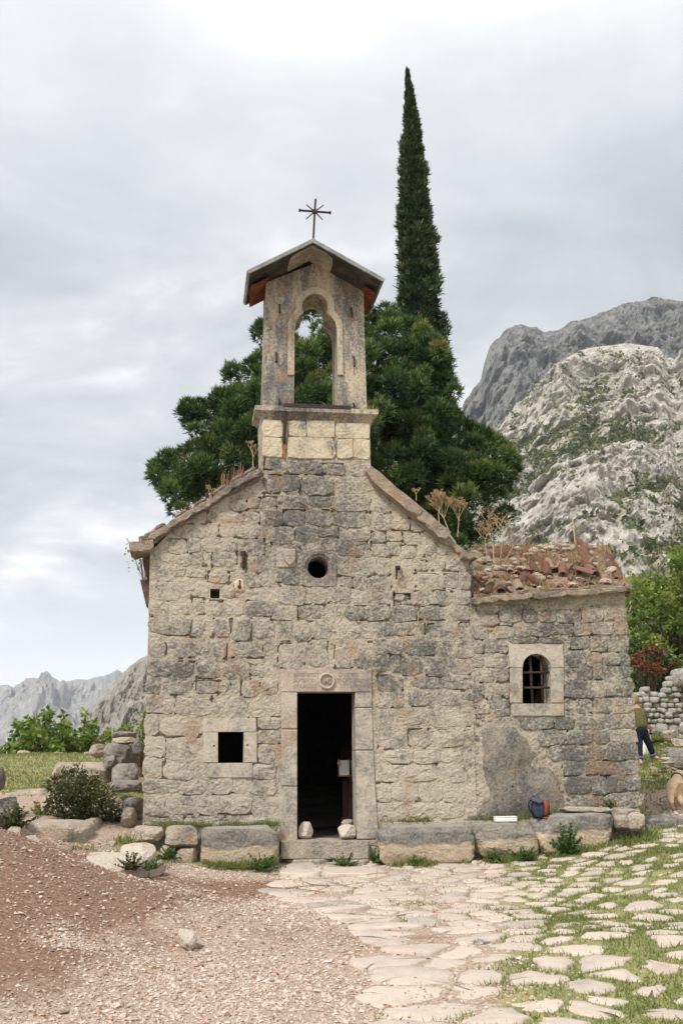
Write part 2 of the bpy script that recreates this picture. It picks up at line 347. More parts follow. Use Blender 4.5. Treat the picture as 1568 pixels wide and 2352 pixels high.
MAT['cliff'] = cliff_mat('sunlit limestone cliff', (0.70, 0.65, 0.56), (0.37, 0.345, 0.30), green=(0.10, 0.125, 0.04), tan=(0.36, 0.29, 0.15), gfac=0.9)
MAT['dome'] = cliff_mat('grey limestone massif', (0.30, 0.288, 0.268), (0.135, 0.131, 0.124), gfac=0.5, tan=(0.2, 0.18, 0.12), sc=0.6)
MAT['ridge'] = cliff_mat('distant limestone ridge', (0.56, 0.53, 0.49), (0.30, 0.29, 0.28), green=(0.13, 0.14, 0.09), sc=0.22, gfac=0.5)
MAT['slope'] = cliff_mat('scrubby rocky slope', (0.46, 0.42, 0.36), (0.25, 0.23, 0.195), green=(0.07, 0.08, 0.035), tan=(0.36, 0.28, 0.16), gfac=0.85, sc=1.0)

# ------------------------------------------------------------------ the ground: control heights measured in the photo
ctrl = [(0,0,0), (3,2,0), (-3,2,.25), (7,3,.05), (-8,3,.7), (0,6,0), (0,10,0), (-.5,13.4,0), (2.5,6.5,0), (3,9,.03), (3,12,.06),
        (-1.5,13.6,.02), (1.2,13.9,0), (2.6,14.1,.06), (-2.1,6,.14), (-1.4,8,.06), (-1.2,11,.02), (0,17,.3), (2,17,.4), (-2,17,.45), (0,25,1.2), (3,25,1.4), (0,40,1.2)]
pxc = [(0,1905,9.5), (100,1960,10.5), (200,1990,11.6), (300,2005,12.3), (0,2060,8.0), (0,2250,6.6), (130,1895,13.4), (100,1865,14.5), (50,1812,16.5),
       (50,1775,20), (30,1742,26), (200,1742,26), (300,1745,26), (220,1800,16.0), (300,1880,14.4), (300,1940,13.4),
       (1260,1957,14.2), (1420,1930,14.45), (1490,1905,14.9), (1550,1890,15.2), (1520,1850,16.8), (1560,1800,19), (1480,1756,24), (1530,1738,24.3), (1550,1702,28), (1470,1712,28), (1640,1690,27), (1660,1850,16), (1700,1960,12), (1600,2150,8)]
for q in pxc: ctrl.append(tuple(A(*q)))
ctrl += [(-9,31,-2), (-14,30,-2), (-20,45,-16), (-8,45,-10), (-40,80,-35), (-60,40,-35), (-15,18,.9), (-20,10,.9), (13,36,3.2), (10,45,4), (30,50,8), (20,25,3), (15,15,1.2), (12,6,.3),
         (40,90,10), (5,70,3), (0,120,0), (90,90,14), (-120,150,-45), (-200,0,-30), (150,20,10), (0,-40,-3), (60,-60,-3), (-60,-60,-8), (300,300,-10), (-300,500,-50), (0,600,-20), (600,0,-10), (0,-700,-20), (-700,0,-50), (3500,3500,-60), (-3500,3500,-60), (3500,-3500,-60), (-3500,-3500,-60)]
CT = np.array(ctrl, float)
def _phi(P, Q):
    d = np.sqrt(((P[:, None, :]-Q[None])**2).sum(-1)+0.15**2); return d
_K = _phi(CT[:, :2], CT[:, :2]); n_ = len(CT)
_Pm = np.hstack([np.ones((n_, 1)), CT[:, :2]/1000]); _S = np.zeros((n_+3, n_+3)); _S[:n_, :n_] = -_K-np.eye(n_)*0.02; _S[:n_, n_:] = _Pm; _S[n_:, :n_] = _Pm.T
_W = np.linalg.solve(_S, np.concatenate([CT[:, 2], np.zeros(3)]))
def height(XY):
    XY = np.asarray(XY, float).reshape(-1, 2); out = np.empty(len(XY))
    for i in range(0, len(XY), 40000):
        P = XY[i:i+40000]; out[i:i+40000] = -_phi(P, CT[:, :2])@_W[:n_]+np.hstack([np.ones((len(P), 1)), P/1000])@_W[n_:]
    r = np.hypot(XY[:, 0], XY[:, 1]-10)
    q = np.column_stack([XY, np.zeros(len(XY))])
    amp = 0.012+0.02*np.clip((r-5)/15, 0, 1)+0.05*np.clip((r-25)/30, 0, 30)
    return out+amp*fbm(q*1.1, 3, seed=3)+np.where(r > 40, (r-40)*0.012*fbm(q*0.03, 3, seed=9), 0)
def hz(x, y): return float(height([(x, y)])[0])
def in_poly(XY, poly):
    XY = np.asarray(XY); x, y = XY[:, 0], XY[:, 1]; ins = np.zeros(len(XY), bool); j = len(poly)-1
    for i in range(len(poly)):
        xi, yi = poly[i]; xj, yj = poly[j]
        c = ((yi > y) != (yj > y)) & (x < (xj-xi)*(y-yi)/((yj-yi) or 1e-9)+xi); ins ^= c; j = i
    return ins
def sstep(x, a, b):
    t = np.clip((np.asarray(x)-a)/(b-a), 0, 1); return t*t*(3-2*t)
PAVE_PX = [(628,1998), (660,2040), (740,2075), (870,2115), (925,2180), (925,2290), (935,2420), (1050,2600), (1750,2600), (1850,2100), (1700,1930), (1490,1890), (1420,1935), (1240,1962), (1095,1982), (880,1984), (760,1975)]
PAVE = [tuple(G(a, b, 0.03).xy) for a, b in PAVE_PX]
def zones(XY, H):
    x, y = XY[:, 0], XY[:, 1]; r = np.hypot(x, y)
    q = np.column_stack([XY, np.zeros(len(XY))])
    n = fbm(q*0.55, 4, seed=21)
    dirt = sstep(-x*0.5+n*0.9+(y-8.5)*0.10, 0.1, 1.15)*sstep(y, 13.4, 11.8)*(.45+.55*sstep(y, 5.4, 7.4))
    dirt = np.maximum(dirt, 0.62*np.exp(-(((x+.3)/1.5)**2+((y-8.7)/0.8)**2))*(0.8+n*0.9)); dirt = np.maximum(dirt, .5*sstep(fbm(q*.8, 4, .6, 22)-.28*x, .25, .8)*sstep(y, 5.4, 6.4)*sstep(y, 12.4, 11))
    grass = np.zeros(len(XY))
    grass = np.maximum(grass, sstep(x-.3-(y-7)*.17, 0, 1.3)*0.9*sstep(y, 3, 5))                 # between the paving stones
    grass = np.maximum(grass, sstep(x, 4.2, 4.9)*sstep(y, 14.5, 16.5)*(0.55+0.5*n))     # hillside to the right
    grass = np.maximum(grass, sstep(-x, 2.2, 3.2)*sstep(y, 14.8, 16.2)*0.95)            # terrace to the left
    grass = np.maximum(grass, sstep(y, 16, 18)*0.9)
    grass = np.maximum(grass, np.exp(-((y-(13.75+0.1494*x))/0.22)**2)*0.8*sstep(np.abs(x+.2), 0.5, 0.8)*sstep(x, -3.2, -2.8))
    path = np.exp(-(((x-(5.6+(y-16)*0.12))/0.9)**4))*sstep(y, 19.2, 17.6)*sstep(y, 14.9, 15.4)
    grass = grass*(1-0.92*path)
    return dict(dirt=np.clip(dirt, 0, 1), grass=np.clip(grass, 0, 1), far=sstep(r, 32, 55))
def build_ground():
    n = 430; t = np.linspace(-1, 1, n); s = 1.25*np.sinh(8.3*t)
    X, Y = np.meshgrid(s+0.3, s+9.5, indexing='ij'); XY = np.column_stack([X.ravel(), Y.ravel()])
    H = height(XY); i = np.arange(n*n).reshape(n, n)
    Fq = np.column_stack([i[:-1, :-1].ravel(), i[1:, :-1].ravel(), i[1:, 1:].ravel(), i[:-1, 1:].ravel()])
    me = fast_mesh('ground', np.column_stack([XY, H]), Fq, zones(XY, H), True)
    tag(link('ground', me, MAT['ground']), kind='structure')
build_ground()

# ------------------------------------------------------------------ mountains
def mountain(name, mat, prof, r0, r1, z0, nx, ny, amp, fx, fs, seed, power=0.9, sway=0.0, zexp=1.1, back=0.5, gain=0.48, fineamp=0.12, bulge=0.0, bs=1.0, bz=.6, crest=.9):
    """a rocky face rising from range r0 to a crest at range r1 whose skyline was measured in the photo"""
    px = np.array([p[0] for p in prof], float); py = np.array([p[1] for p in prof], float)
    xs = np.linspace(px[0], px[-1], nx) if px[-1] < 2500 else np.concatenate([np.linspace(px[0], 1750, int(nx*.86)), np.linspace(1750, px[-1], nx-int(nx*.86)+1)[1:]]); ys = np.interp(xs, px, py)
    D = np.array([ray(a, b)[:] for a, b in zip(xs, ys)]); hd = np.hypot(D[:, 0], D[:, 1]); tan = D[:, 2]/hd; dx, dy = D[:, 0]/hd, D[:, 1]/hd
    s = np.linspace(0, 1, ny); nb = max(4, ny//10); sb = np.linspace(0, 1, nb+1)[1:]
    r1v = r1*(1+sway*np.sin(np.linspace(0, 5, nx)+seed))
    zr = tan*r1v
    rr = r0+(r1v[:, None]-r0)*s[None]**power; zz = z0+(zr[:, None]-z0)*s[None]**zexp
    rb = r1v[:, None]*(1+back*sb[None]); zb = zr[:, None]+(z0-zr[:, None])*sb[None]**1.3
    rr = np.hstack([rr, rb]); zz = np.hstack([zz, zb]); S = np.concatenate([s, 1+sb])
    U = np.repeat((xs/100)[:, None], len(S), 1); SS = np.repeat(S[None], nx, 0)
    warp = fbm(np.column_stack([U.ravel()*1.3, SS.ravel()*4, np.zeros(U.size)]), 3, seed=seed+50)
    q = np.column_stack([U.ravel()*fx+warp*0.9+SS.ravel()*0.8, SS.ravel()*fs*1.5, warp*0.5])
    rid = fbm(q, 5, gain, seed, True); lump = fbm(q*0.35+3, 3, 0.5, seed+20)
    fine = fbm(np.column_stack([U.ravel()*fx*7, SS.ravel()*fs*17, warp]), 3, 0.6, seed+33)
    env = np.minimum(1, np.minimum(SS, 2-SS)*5).ravel(); edge = (1-crest*np.exp(-((SS-1)/0.05)**2)).ravel()
    d = amp*env*edge*(0.75*rid+0.8*lump+fineamp*fine)
    if bulge:
        B0 = np.column_stack([np.repeat(dx[:, None], len(S), 1).ravel()*rr.ravel(), np.repeat(dy[:, None], len(S), 1).ravel()*rr.ravel(), zz.ravel()])/bs*np.array([1, 1, bz]); B0 = B0+6*fbm(B0/30, 2, .5, 3)[:, None]; B1 = B0*np.array([1, 1, .55])
        big_ = np.abs(fbm(B0/34, 3, .5, seed+5)); mid_ = np.abs(fbm(B1/11, 3, .6, seed+6)); sm_ = np.abs(fbm(B1/4.0, 3, .6, seed+7))
        d = env*edge*(amp*(.28*rid+.85*lump)+bulge*(2.4*big_+1.15*mid_+.42*sm_)); rid = 1-3.2*big_-1.0*mid_
    r = rr.ravel()-d; z = zz.ravel()+(.12 if bulge else .35)*d*env
    DX = np.repeat(dx[:, None], len(S), 1).ravel(); DY = np.repeat(dy[:, None], len(S), 1).ravel()
    V = np.column_stack([DX*r, DY*r, EYE+z])
    i = np.arange(nx*len(S)).reshape(nx, len(S))
    Fq = np.column_stack([i[:-1, :-1].ravel(), i[1:, :-1].ravel(), i[1:, 1:].ravel(), i[:-1, 1:].ravel()])
    veg = np.clip((.05+.40*rid-.30*lump+.16*sstep(U.ravel(), 13.2, 15.6)) if bulge else (0.35-0.55*rid-0.25*lump), 0, 1)*np.clip(1.25-0.35*SS.ravel(), 0.3, 1.2)
    o = tag(link(name, fast_mesh(name, V, Fq, {'veg': veg}, False), mat), kind='structure')
    return V, veg, SS.ravel(), o
CLIFF = [(800,1500), (900,1380), (1000,1240), (1060,1120), (1100,1050), (1140,985), (1165,955), (1200,925), (1230,890), (1260,860), (1290,830), (1330,808), (1370,797), (1400,793), (1440,788), (1480,795), (1510,800), (1530,826), (1548,830), (1568,818), (1650,770), (1800,740), (2050,760), (2400,820), (2800,960), (3300,1250), (3700,1500)]
DOME = [(860,1420), (950,1200), (1020,1060), (1055,975), (1065,930), (1085,905), (1103,890), (1112,850), (1125,810), (1150,780), (1180,763), (1215,759), (1235,770), (1250,777), (1280,772), (1310,750), (1350,738), (1400,722), (1450,708), (1500,700), (1568,697), (1700,690), (1900,730), (2300,850)]
RIDGE = [(-700,1600), (-500,1540), (-300,1575), (-120,1555), (0,1574), (18,1573), (33,1581), (60,1569), (93,1569), (106,1563), (128,1573), (174,1560), (202,1562), (217,1555), (239,1554), (265,1543), (285,1552), (330,1570), (450,1560), (600,1600), (800,1620)]
SLOPE = [(120,1745), (160,1690), (200,1632), (250,1583), (277,1551), (300,1530), (320,1515), (340,1505), (420,1470), (560,1430), (760,1450), (900,1500), (1000,1600)]
CV = mountain('cliff', MAT['cliff'], CLIFF, 150, 520, -6, 600, 380, 17, 1.6, 3.4, 4, sway=0.05, bulge=9.)
mountain('massif', MAT['dome'], DOME, 560, 1000, -30, 420, 240, 26, 2.0, 3.0, 11, sway=0.04, bulge=22., bs=1.7, bz=.36, crest=.55)
mountain('distant_ridge', MAT['ridge'], RIDGE, 1700, 3200, -180, 360, 110, 120, 2.4, 0.9, 17, gain=.45, fineamp=.08)
SV = mountain('rocky_slope', MAT['slope'], SLOPE, 300, 620, -60, 260, 150, 15, 3.4, 5.0, 23, power=0.8)

# ------------------------------------------------------------------ foliage helpers
def unit(v): return v/np.maximum(np.linalg.norm(v, axis=1, keepdims=True), 1e-9)
def rdirs(n): return unit(RNG.normal(size=(n, 3)))
def blades(C, D, length, width, tone, tri=True, fold=0.35):
    """pointed leaves at C pointing along D (unit); tri: one triangle, else a kite"""
    n = len(C); side = unit(np.cross(D, rdirs(n))); L = np.broadcast_to(length, (n,))[:, None]; Wd = np.broadcast_to(width, (n,))[:, None]
    if tri:
        V = np.stack([C-side*Wd/2, C+side*Wd/2, C+D*L], 1).reshape(-1, 3); Fa = np.arange(3*n).reshape(n, 3); k = 3
    else:
        V = np.stack([C, C+D*L*0.45-side*Wd/2, C+D*L, C+D*L*0.45+side*Wd/2], 1).reshape(-1, 3); Fa = np.arange(4*n).reshape(n, 4); k = 4
    return V, Fa, np.repeat(np.clip(tone, 0, 1), k)
def merge(parts):
    Vs, Fs, Ts = [], [], []; b = 0
    for V, Fa, T in parts: Vs.append(V); Fs.append(Fa+b); Ts.append(T); b += len(V)
    return np.vstack(Vs), np.vstack(Fs), np.concatenate(Ts)
def tufts(C, D, m, length, width, spread, tone, tri=True):
    n = len(C); Cc = np.repeat(C, m, 0); Dd = unit(np.repeat(D, m, 0)+spread*RNG.normal(size=(n*m, 3)))
    off = Dd*(RNG.random((n*m, 1))*np.repeat(np.broadcast_to(length, (n,)), m)[:, None]*0.6)
    ln = np.repeat(np.broadcast_to(length, (n,)), m)*(0.6+0.7*RNG.random(n*m))
    return blades(Cc+off, Dd, ln, width*(0.7+0.6*RNG.random(n*m)), np.repeat(tone, m)+RNG.normal(0, 0.09, n*m), tri)

def hill_scrub(src, count, rmin, rmax, name, mat, smax=0.97, thr=0.25):
    V, veg, S, _ = src
    w = (np.clip(veg-thr, 0, 1)**1.2+.03)*(S < smax)*(S > 0.02)
    w = w*(0.25+sstep(fbm(V*0.02, 3, seed=31), -0.1, 0.3)); idx = RNG.choice(len(V), count, p=w/w.sum())
    P = V[idx]; rad = rmin+(rmax-rmin)*RNG.random(count)**2.5
    m = 15; C = np.repeat(P, m, 0)+rdirs(count*m)*np.repeat(rad, m)[:, None]*RNG.random((count*m, 1))**0.4*np.array([1, 1, 0.8])
    C[:, 2] += np.repeat(rad*0.5, m)
    T = blades(C, rdirs(count*m), np.repeat(rad, m)*0.75, np.repeat(rad, m)*0.6, np.repeat(RNG.random(count), m)*0.8+RNG.random(count*m)*0.2, False)
    tag(link(name, fast_mesh(name, T[0], T[1], T[2]), mat), label=None, kind='stuff')
MAT['hillscrub'] = leaf_mat('green hillside scrub', [(0, (0.05, 0.075, 0.025)), (0.6, (0.12, 0.145, 0.045)), (1, (0.24, 0.23, 0.09))], 0.3)
hill_scrub(CV, 5600, 0.4, 2.2, 'hillside_scrub', MAT['hillscrub'], thr=.16)
hill_scrub(SV, 260, 1.2, 4.2, 'slope_scrub', MAT['scrub'], 0.8)

# ------------------------------------------------------------------ stone helpers
def rounded_poly(x0, y0, x1, y1, n=12, k=5.0, jit=0.05, rnd=random):
    cx, cy, a, b = (x0+x1)/2, (y0+y1)/2, (x1-x0)/2, (y1-y0)/2; P = []
    sx = rnd.uniform(-.06, .06); sy = rnd.uniform(-.08, .08)
    for i in range(n):
        t = 2*math.pi*(i+rnd.uniform(-.25, .25))/n; c, s = math.cos(t), math.sin(t)
        r = (abs(c)**k+abs(s)**k)**(-1/k); q = 1+rnd.gauss(0, jit)
        X, Y = c*r*q, s*r*q
        P.append((cx+a*(X+sx*Y), cy+b*(Y+sy*X)))
    return P
def stone_uv(name, poly, front, back, mat, parent, bevel=0.02, bulge=0.008, tone=0.4, rnd=random, flat_face=False):
    """one wall stone: polygon in facade coordinates (u, v), face at y = -front, tail at y = +back"""
    n = len(poly); cu = sum(p[0] for p in poly)/n; cv = sum(p[1] for p in poly)/n
    ar = sum(poly[i][0]*poly[(i+1) % n][1]-poly[(i+1) % n][0]*poly[i][1] for i in range(n))
    if ar < 0: poly = poly[::-1]
    V = []; 
    for u, v in poly: V.append((u-cu, back, v-cv))
    for u, v in poly: V.append((u-cu, -front+bevel*0.7, v-cv))
    for u, v in poly:
        du, dv = cu-u, cv-v; l = math.hypot(du, dv) or 1; q = min(bevel/l, 0.45)
        V.append((u+du*q-cu, -front-(0 if flat_face else rnd.uniform(-.25, .5)*bulge), v+dv*q-cv))
    Fs = []
    for i in range(n):
        j = (i+1) % n
        Fs.append((i, j, n+j, n+i)); Fs.append((n+i, n+j, 2*n+j, 2*n+i))
    if flat_face: Fs.append(tuple(2*n+i for i in range(n)))
    else:
        for k in range(n):                                    # inner ring for an uneven face
            u, v = poly[k]; V.append(((u-cu)*0.5+rnd.uniform(-.01, .01), -front-rnd.uniform(-.4, 1.4)*bulge, (v-cv)*0.5+rnd.uniform(-.01, .01)))
        V.append((0, -front-rnd.uniform(0, 1.4)*bulge, 0))
        for i in range(n):
            j = (i+1) % n; Fs.append((2*n+i, 2*n+j, 3*n+j, 3*n+i)); Fs.append((3*n+i, 3*n+j, 4*n))
    # the loops run counter-clockwise seen from +y; the face looks to -y
    o = link(name, mesh(name, V, Fs, False), mat, parent); o.location = (cu, 0, cv); o['tone'] = tone
    return o
def quad_px(x0, y0, x1, y1, dy=0.0):
    return [F(x0, y1, dy), F(x1, y1, dy), F(x1, y0, dy), F(x0, y0, dy)]
def poly_px(P, dy=0.0): return [F(a, b, dy) for a, b in P]
def rect_stone(name, x0, y0, x1, y1, front, back, mat, parent, bevel=0.012, tone=0.35):
    return stone_uv(name, quad_px(x0, y0, x1, y1), front, back, mat, parent, bevel, 0, tone, flat_face=True)
def grid_wall(name, uL, uR, v0, v1, nu, nv, holes, mat, parent, thick, amp, seed, y_off=0.0, joints=()):
    """mortared wall core with real relief on its face, openings left out, closed behind"""
    vv = np.linspace(v0, v1, nv); a = np.array([uL(v) for v in vv]); b = np.array([uR(v) for v in vv])
    t = np.linspace(0, 1, nu); U = a[:, None]+(b-a)[:, None]*t[None]; Vv = np.repeat(vv[:, None], nu, 1)
    q = np.column_stack([U.ravel(), Vv.ravel(), np.full(U.size, seed*3.3)])
    d = amp*(0.5*fbm(q*2.2, 2, seed=seed)+1.1*fbm(q*10, 4, 0.7, seed+3)+0.9*np.minimum(0.1, fbm(q*13, 3, 0.6, seed+9, True)))
    uu, v_ = U.ravel(), Vv.ravel(); rg = np.random.default_rng(seed); nz = fbm(q*6, 2, .5, seed+40)
    for (a0, b0, a1, b1) in joints:                      # raked-out joints beside some of the stones
        m0 = np.where((uu > a0-.03) & (uu < a1+.03) & (v_ > b0-.03) & (v_ < b1+.03))[0]
        if not len(m0): continue
        x, z = uu[m0], v_[m0]; hit = np.zeros(len(m0), bool); th = rg.uniform(-.15, .45); w = .013
        if rg.random() < .75: hit |= (np.abs(z-b0+.004) < w)
        if rg.random() < .40: hit |= (np.abs(z-b1-.004) < w)
        if rg.random() < .45: hit |= (np.abs(x-a0+.004) < w)
        if rg.random() < .45: hit |= (np.abs(x-a1-.004) < w)
        k = m0[hit & (nz[m0] > th)]; d[k] = np.minimum(d[k], -.03-.02*rg.random(len(k)))
    P = np.column_stack([U.ravel(), y_off-d, Vv.ravel()]); i = np.arange(nu*nv).reshape(nv, nu)
    cu = (U[:-1, :-1]+U[1:, 1:])/2; cv = (Vv[:-1, :-1]+Vv[1:, 1:])/2
    keep = np.ones(cu.shape, bool)
    for h in holes: keep &= ~h(cu, cv)
    q4 = np.stack([i[:-1, :-1], i[:-1, 1:], i[1:, 1:], i[1:, :-1]], -1)[keep]
    nP = len(P); back = P.copy(); back[:, 1] = thick
    fr = q4; bk = q4[:, ::-1]+nP
    e = np.vstack([q4[:, [k, (k+1) % 4]] for k in range(4)]); key = np.sort(e, 1); kk = key[:, 0]*nP+key[:, 1]
    _, inv, cnt = np.unique(kk, return_inverse=True, return_counts=True); bd = e[cnt[inv] == 1]
    sd = np.column_stack([bd[:, 1], bd[:, 0], bd[:, 0]+nP, bd[:, 1]+nP])
    o = link(name, fast_mesh(name, np.vstack([P, back]), np.vstack([fr, bk, sd]), None, False), mat, parent); o['tone'] = 0.3
    return o
def cube_sphere(n):
    P = []; Q = []; idx = {}
    def vid(p):
        k = tuple(round(c, 5) for c in p)
        if k not in idx: idx[k] = len(P); P.append(p)
        return idx[k]
    for ax in range(3):
        for sg in (-1, 1):
            for i in range(n):
                for j in range(n):
                    c = []
                    for (a, b) in ((i, j), (i+1, j), (i+1, j+1), (i, j+1)):
                        u, v = math.tan((2*a/n-1)*0.7854), math.tan((2*b/n-1)*0.7854)
                        p = [0, 0, 0]; p[ax] = sg; p[(ax+1) % 3] = u; p[(ax+2) % 3] = v; c.append(vid(tuple(p)))
                    Q.append(c if sg > 0 else c[::-1])
    return np.array(P, float), np.array(Q)
CS = {n: cube_sphere(n) for n in (2, 3, 4, 6, 9, 12, 16)}
def rock_mesh(name, hx, hy, hz_, k=4.0, rough=0.12, seed=0, n=9, flatbot=False, freq=1.6, facets=None):
    """rough stone: a blocky rounded form split by random planes, then weathered"""
    P, Q = CS[n]; P = P/((np.abs(P)**k).sum(1)**(1/k))[:, None]; rg = np.random.default_rng(seed+7)
    nf = (20 if rough > .05 else 6) if facets is None else facets
    for _ in range(nf):
        nv = unit(rg.normal(size=(1, 3)))[0]; lim = (P@nv).max()*rg.uniform(1-1.9*min(rough, .14)-.06, .98)
        P = P-np.maximum(0, P@nv-lim)[:, None]*nv
    dn = unit(P); d = (rough*.75+.02)*(fbm(dn*freq*1.4+seed*7.1, 5, 0.66, seed % 50)+0.6*np.minimum(0, fbm(dn*freq*2.4+seed*3, 2, 0.5, seed % 40, True)))
    P = P*(1+d)[:, None]; P = P/np.maximum(P.max(0), -P.min(0))*np.array([hx, hy, hz_])
    return fast_mesh(name, P, Q, None, 6 <= n < 12)
_rs = [100]
def rock(name, box, d, hy=None, mat='rock', k=4.0, rough=0.12, rot=0.0, label=None, cat=None, group=None, parent=None, tone=None, n=16, sink=0.0, freq=1.6, tilt=0.0):
    """boulder filling the photo box (x0,y0,x1,y1) at depth d"""
    _rs[0] += 1
    a = A(box[0], (box[1]+box[3])/2, d); b = A(box[2], (box[1]+box[3])/2, d); t = A((box[0]+box[2])/2, box[1], d); u = A((box[0]+box[2])/2, box[3], d)
    hx = (b.x-a.x)/2; hh = (t.z-u.z)/2+sink/2; hy = hy or min(hx, hh*1.5)
    o = link(name, rock_mesh(name, hx, hy, hh, k, rough, _rs[0], n, freq=freq), MAT[mat], parent)
    c = Vector(((a.x+b.x)/2, d, (t.z+u.z)/2-sink/2))
    rw = random.Random(_rs[0]); o.location = c; o.rotation_euler = (rw.gauss(0, .06), tilt+rw.gauss(0, .05), rot+rw.gauss(0, .18)); o['tone'] = random.uniform(.15, .6) if tone is None else tone
    return tag(o, label, cat, group)
#@@PART2
# ------------------------------------------------------------------ chapel: stones traced from the photo
def zbox(org, s, rows):
    out = []
    for (x0, y0, x1, y1) in rows:
        out.append(tuple(0.9406*v for v in (org[0]+x0/s, org[1]+y0/s, org[0]+x1/s, org[1]+y1/s)))
    return out
ST = []
ST += zbox((320, 1600), 3.92, [(160,60,400,200),(400,70,590,205),(640,95,850,215),(890,100,1130,225),(1140,100,1300,190),(1310,60,1420,200),
 (140,220,290,370),(300,220,590,370),(630,250,840,360),(845,250,1040,370),(1060,250,1230,400),(1270,240,1400,380),
 (135,385,420,555),(425,415,770,575),(910,410,1115,585),(1140,425,1410,590),(780,420,890,560),
 (130,570,265,770),(290,600,660,760),(1215,600,1430,705),(125,780,330,970),(335,790,650,1010),(1240,725,1425,845),(1215,860,1385,1030),
 (115,970,275,1165),(315,1035,600,1190),(620,1045,745,1180),(115,1190,470,1320),(505,1195,725,1335),(765,1175,960,1330),(975,1175,1110,1320),(1150,1050,1380,1180),(1120,1200,1380,1330),
 (120,1345,320,1540),(328,1345,615,1525),(630,1350,890,1525),(920,1365,1150,1520),(1155,1360,1390,1540),(150,1560,500,1620),(520,1560,900,1625),(980,1560,1390,1620)])
ST += zbox((300, 1100), 3.564, [(500,650,720,760),(840,650,1000,750),(740,540,900,620),(930,440,1080,520),(1090,420,1190,500),(1020,540,1190,640),(730,640,830,740),(1010,650,1200,760),
 (270,860,390,960),(400,780,560,900),(565,770,680,870),(690,780,900,880),(1010,780,1230,910),(910,770,1000,880),
 (480,910,590,1000),(595,900,700,1000),(780,890,990,1010),(1080,920,1330,1050),
 (245,1010,390,1110),(420,1000,540,1090),(560,1010,720,1100),(750,1060,920,1150),(1080,1080,1200,1190),(1210,1090,1330,1190),
 (235,1150,510,1300),(520,1150,740,1260),(1070,1200,1340,1300),(870,1190,970,1280),
 (230,1310,400,1440),(410,1310,600,1430),(715,1310,860,1430),(880,1290,1050,1430),(1060,1310,1340,1440),(610,1290,705,1420),
 (225,1450,590,1600),(600,1450,780,1620),(790,1480,930,1620),(950,1480,1110,1650),(1130,1480,1320,1640),
 (225,1640,370,1800),(380,1640,620,1800),(680,1660,900,1810),(965,1670,1210,1800),(1225,1660,1340,1790)])
ST += zbox((640, 1100), 2.904, [(20,65,130,130),(170,85,310,160),(320,80,420,165),(430,100,590,165),(640,110,745,180),
 (15,180,120,300),(130,180,265,290),(280,195,500,315),(510,210,765,300),(15,335,95,400),(165,335,310,400),(330,330,490,395),(500,320,765,430),
 (20,430,150,530),(155,430,300,530),(310,430,500,530),(505,440,765,540),(70,545,230,660),(240,545,400,650),(410,560,540,610),(420,620,540,705),(640,570,765,640),(545,645,740,745),
 (790,480,910,560),(890,590,990,640),(990,680,1085,760),(1150,680,1215,740),(1225,610,1370,740),(775,670,900,750),(910,690,980,740),(930,480,1040,560),(1060,490,1160,570),(800,360,900,440),(1010,590,1120,660),(780,580,870,650),
 (0,840,120,930),(540,770,790,890),(1320,770,1460,850),(1090,790,1160,850),(1210,780,1290,850),(1000,780,1080,850),(800,790,900,880),
 (550,900,640,970),(650,895,740,985),(750,900,910,1000),(1290,880,1380,970),(1395,870,1470,985),(1090,880,1270,960),(130,850,260,950),
 (130,965,300,1090),(345,970,455,1080),(480,965,620,1080),(660,1000,780,1090),(790,1010,920,1090),(1090,1000,1190,1090),(1200,1000,1330,1090),(1340,1005,1470,1090),(20,950,120,1080),
 (70,1110,240,1200),(260,1100,440,1190),(480,1100,560,1210),(590,1105,720,1200),(730,1100,900,1200),(915,1105,1090,1210),(1120,1110,1280,1200),(1340,1100,1470,1200),
 (105,1215,220,1350),(235,1215,335,1350),(360,1220,490,1330),(540,1225,690,1330),(700,1225,840,1330),(850,1230,1030,1310),(1040,1230,1150,1310),(1180,1235,1370,1330),(1400,1225,1490,1330),
 (120,1375,300,1540),(310,1365,460,1530),(520,1395,630,1540),(645,1360,770,1545),(790,1340,890,1450),(900,1350,990,1440),(1000,1340,1225,1450),(1270,1350,1490,1470),
 (790,1470,900,1570),(980,1470,1130,1590),(1160,1475,1330,1590),(1340,1480,1500,1590),(910,1460,975,1570)])
ST += zbox((900, 1640), 3.92, [(95,40,320,200),(410,60,690,165),(700,40,1010,165),(75,205,230,345),(235,190,330,340),(390,200,640,325),(655,190,890,320),(900,190,1075,290),
 (75,360,225,510),(245,365,550,510),(580,370,1010,525),(90,560,330,740),(390,560,580,720),(630,560,900,720),(160,750,420,880),(440,760,675,880),(690,755,890,870),
 (100,900,330,1050),(340,900,640,1050),(655,890,900,1060),(95,1070,210,1240),(220,1060,470,1240),(490,1070,700,1250),(720,1090,980,1250),(95,1260,390,1420),(400,1260,640,1410),(650,1270,900,1400)])
AN = []
AN += zbox((900, 1640), 3.92, [(1070,10,1210,100),(1230,10,1330,90),(1130,140,1260,275),(1165,300,1340,430),(1040,310,1150,400)])
AN += zbox((1240, 1640), 3.672, [(590,80,690,200),(705,80,840,230),(850,60,1000,160),(1010,50,1110,200),(600,250,750,370),(775,250,930,370),(940,245,1120,370),
 (120,420,260,520),(265,410,400,510),(430,410,590,515),(610,400,880,520),(890,390,1130,510),(275,530,450,660),(460,560,530,650),(540,530,750,650),(765,520,900,650),(915,520,1145,650),
 (380,670,490,800),(510,665,680,795),(690,670,875,800),(890,650,1030,800),(1040,640,1160,790),(490,810,690,925),(700,810,790,925),(800,810,970,925),(985,805,1168,930),
 (525,945,740,1095),(750,945,880,1100),(890,945,1040,1080),(1055,935,1180,1070),(595,1115,800,1215),(870,1085,1195,1225)])
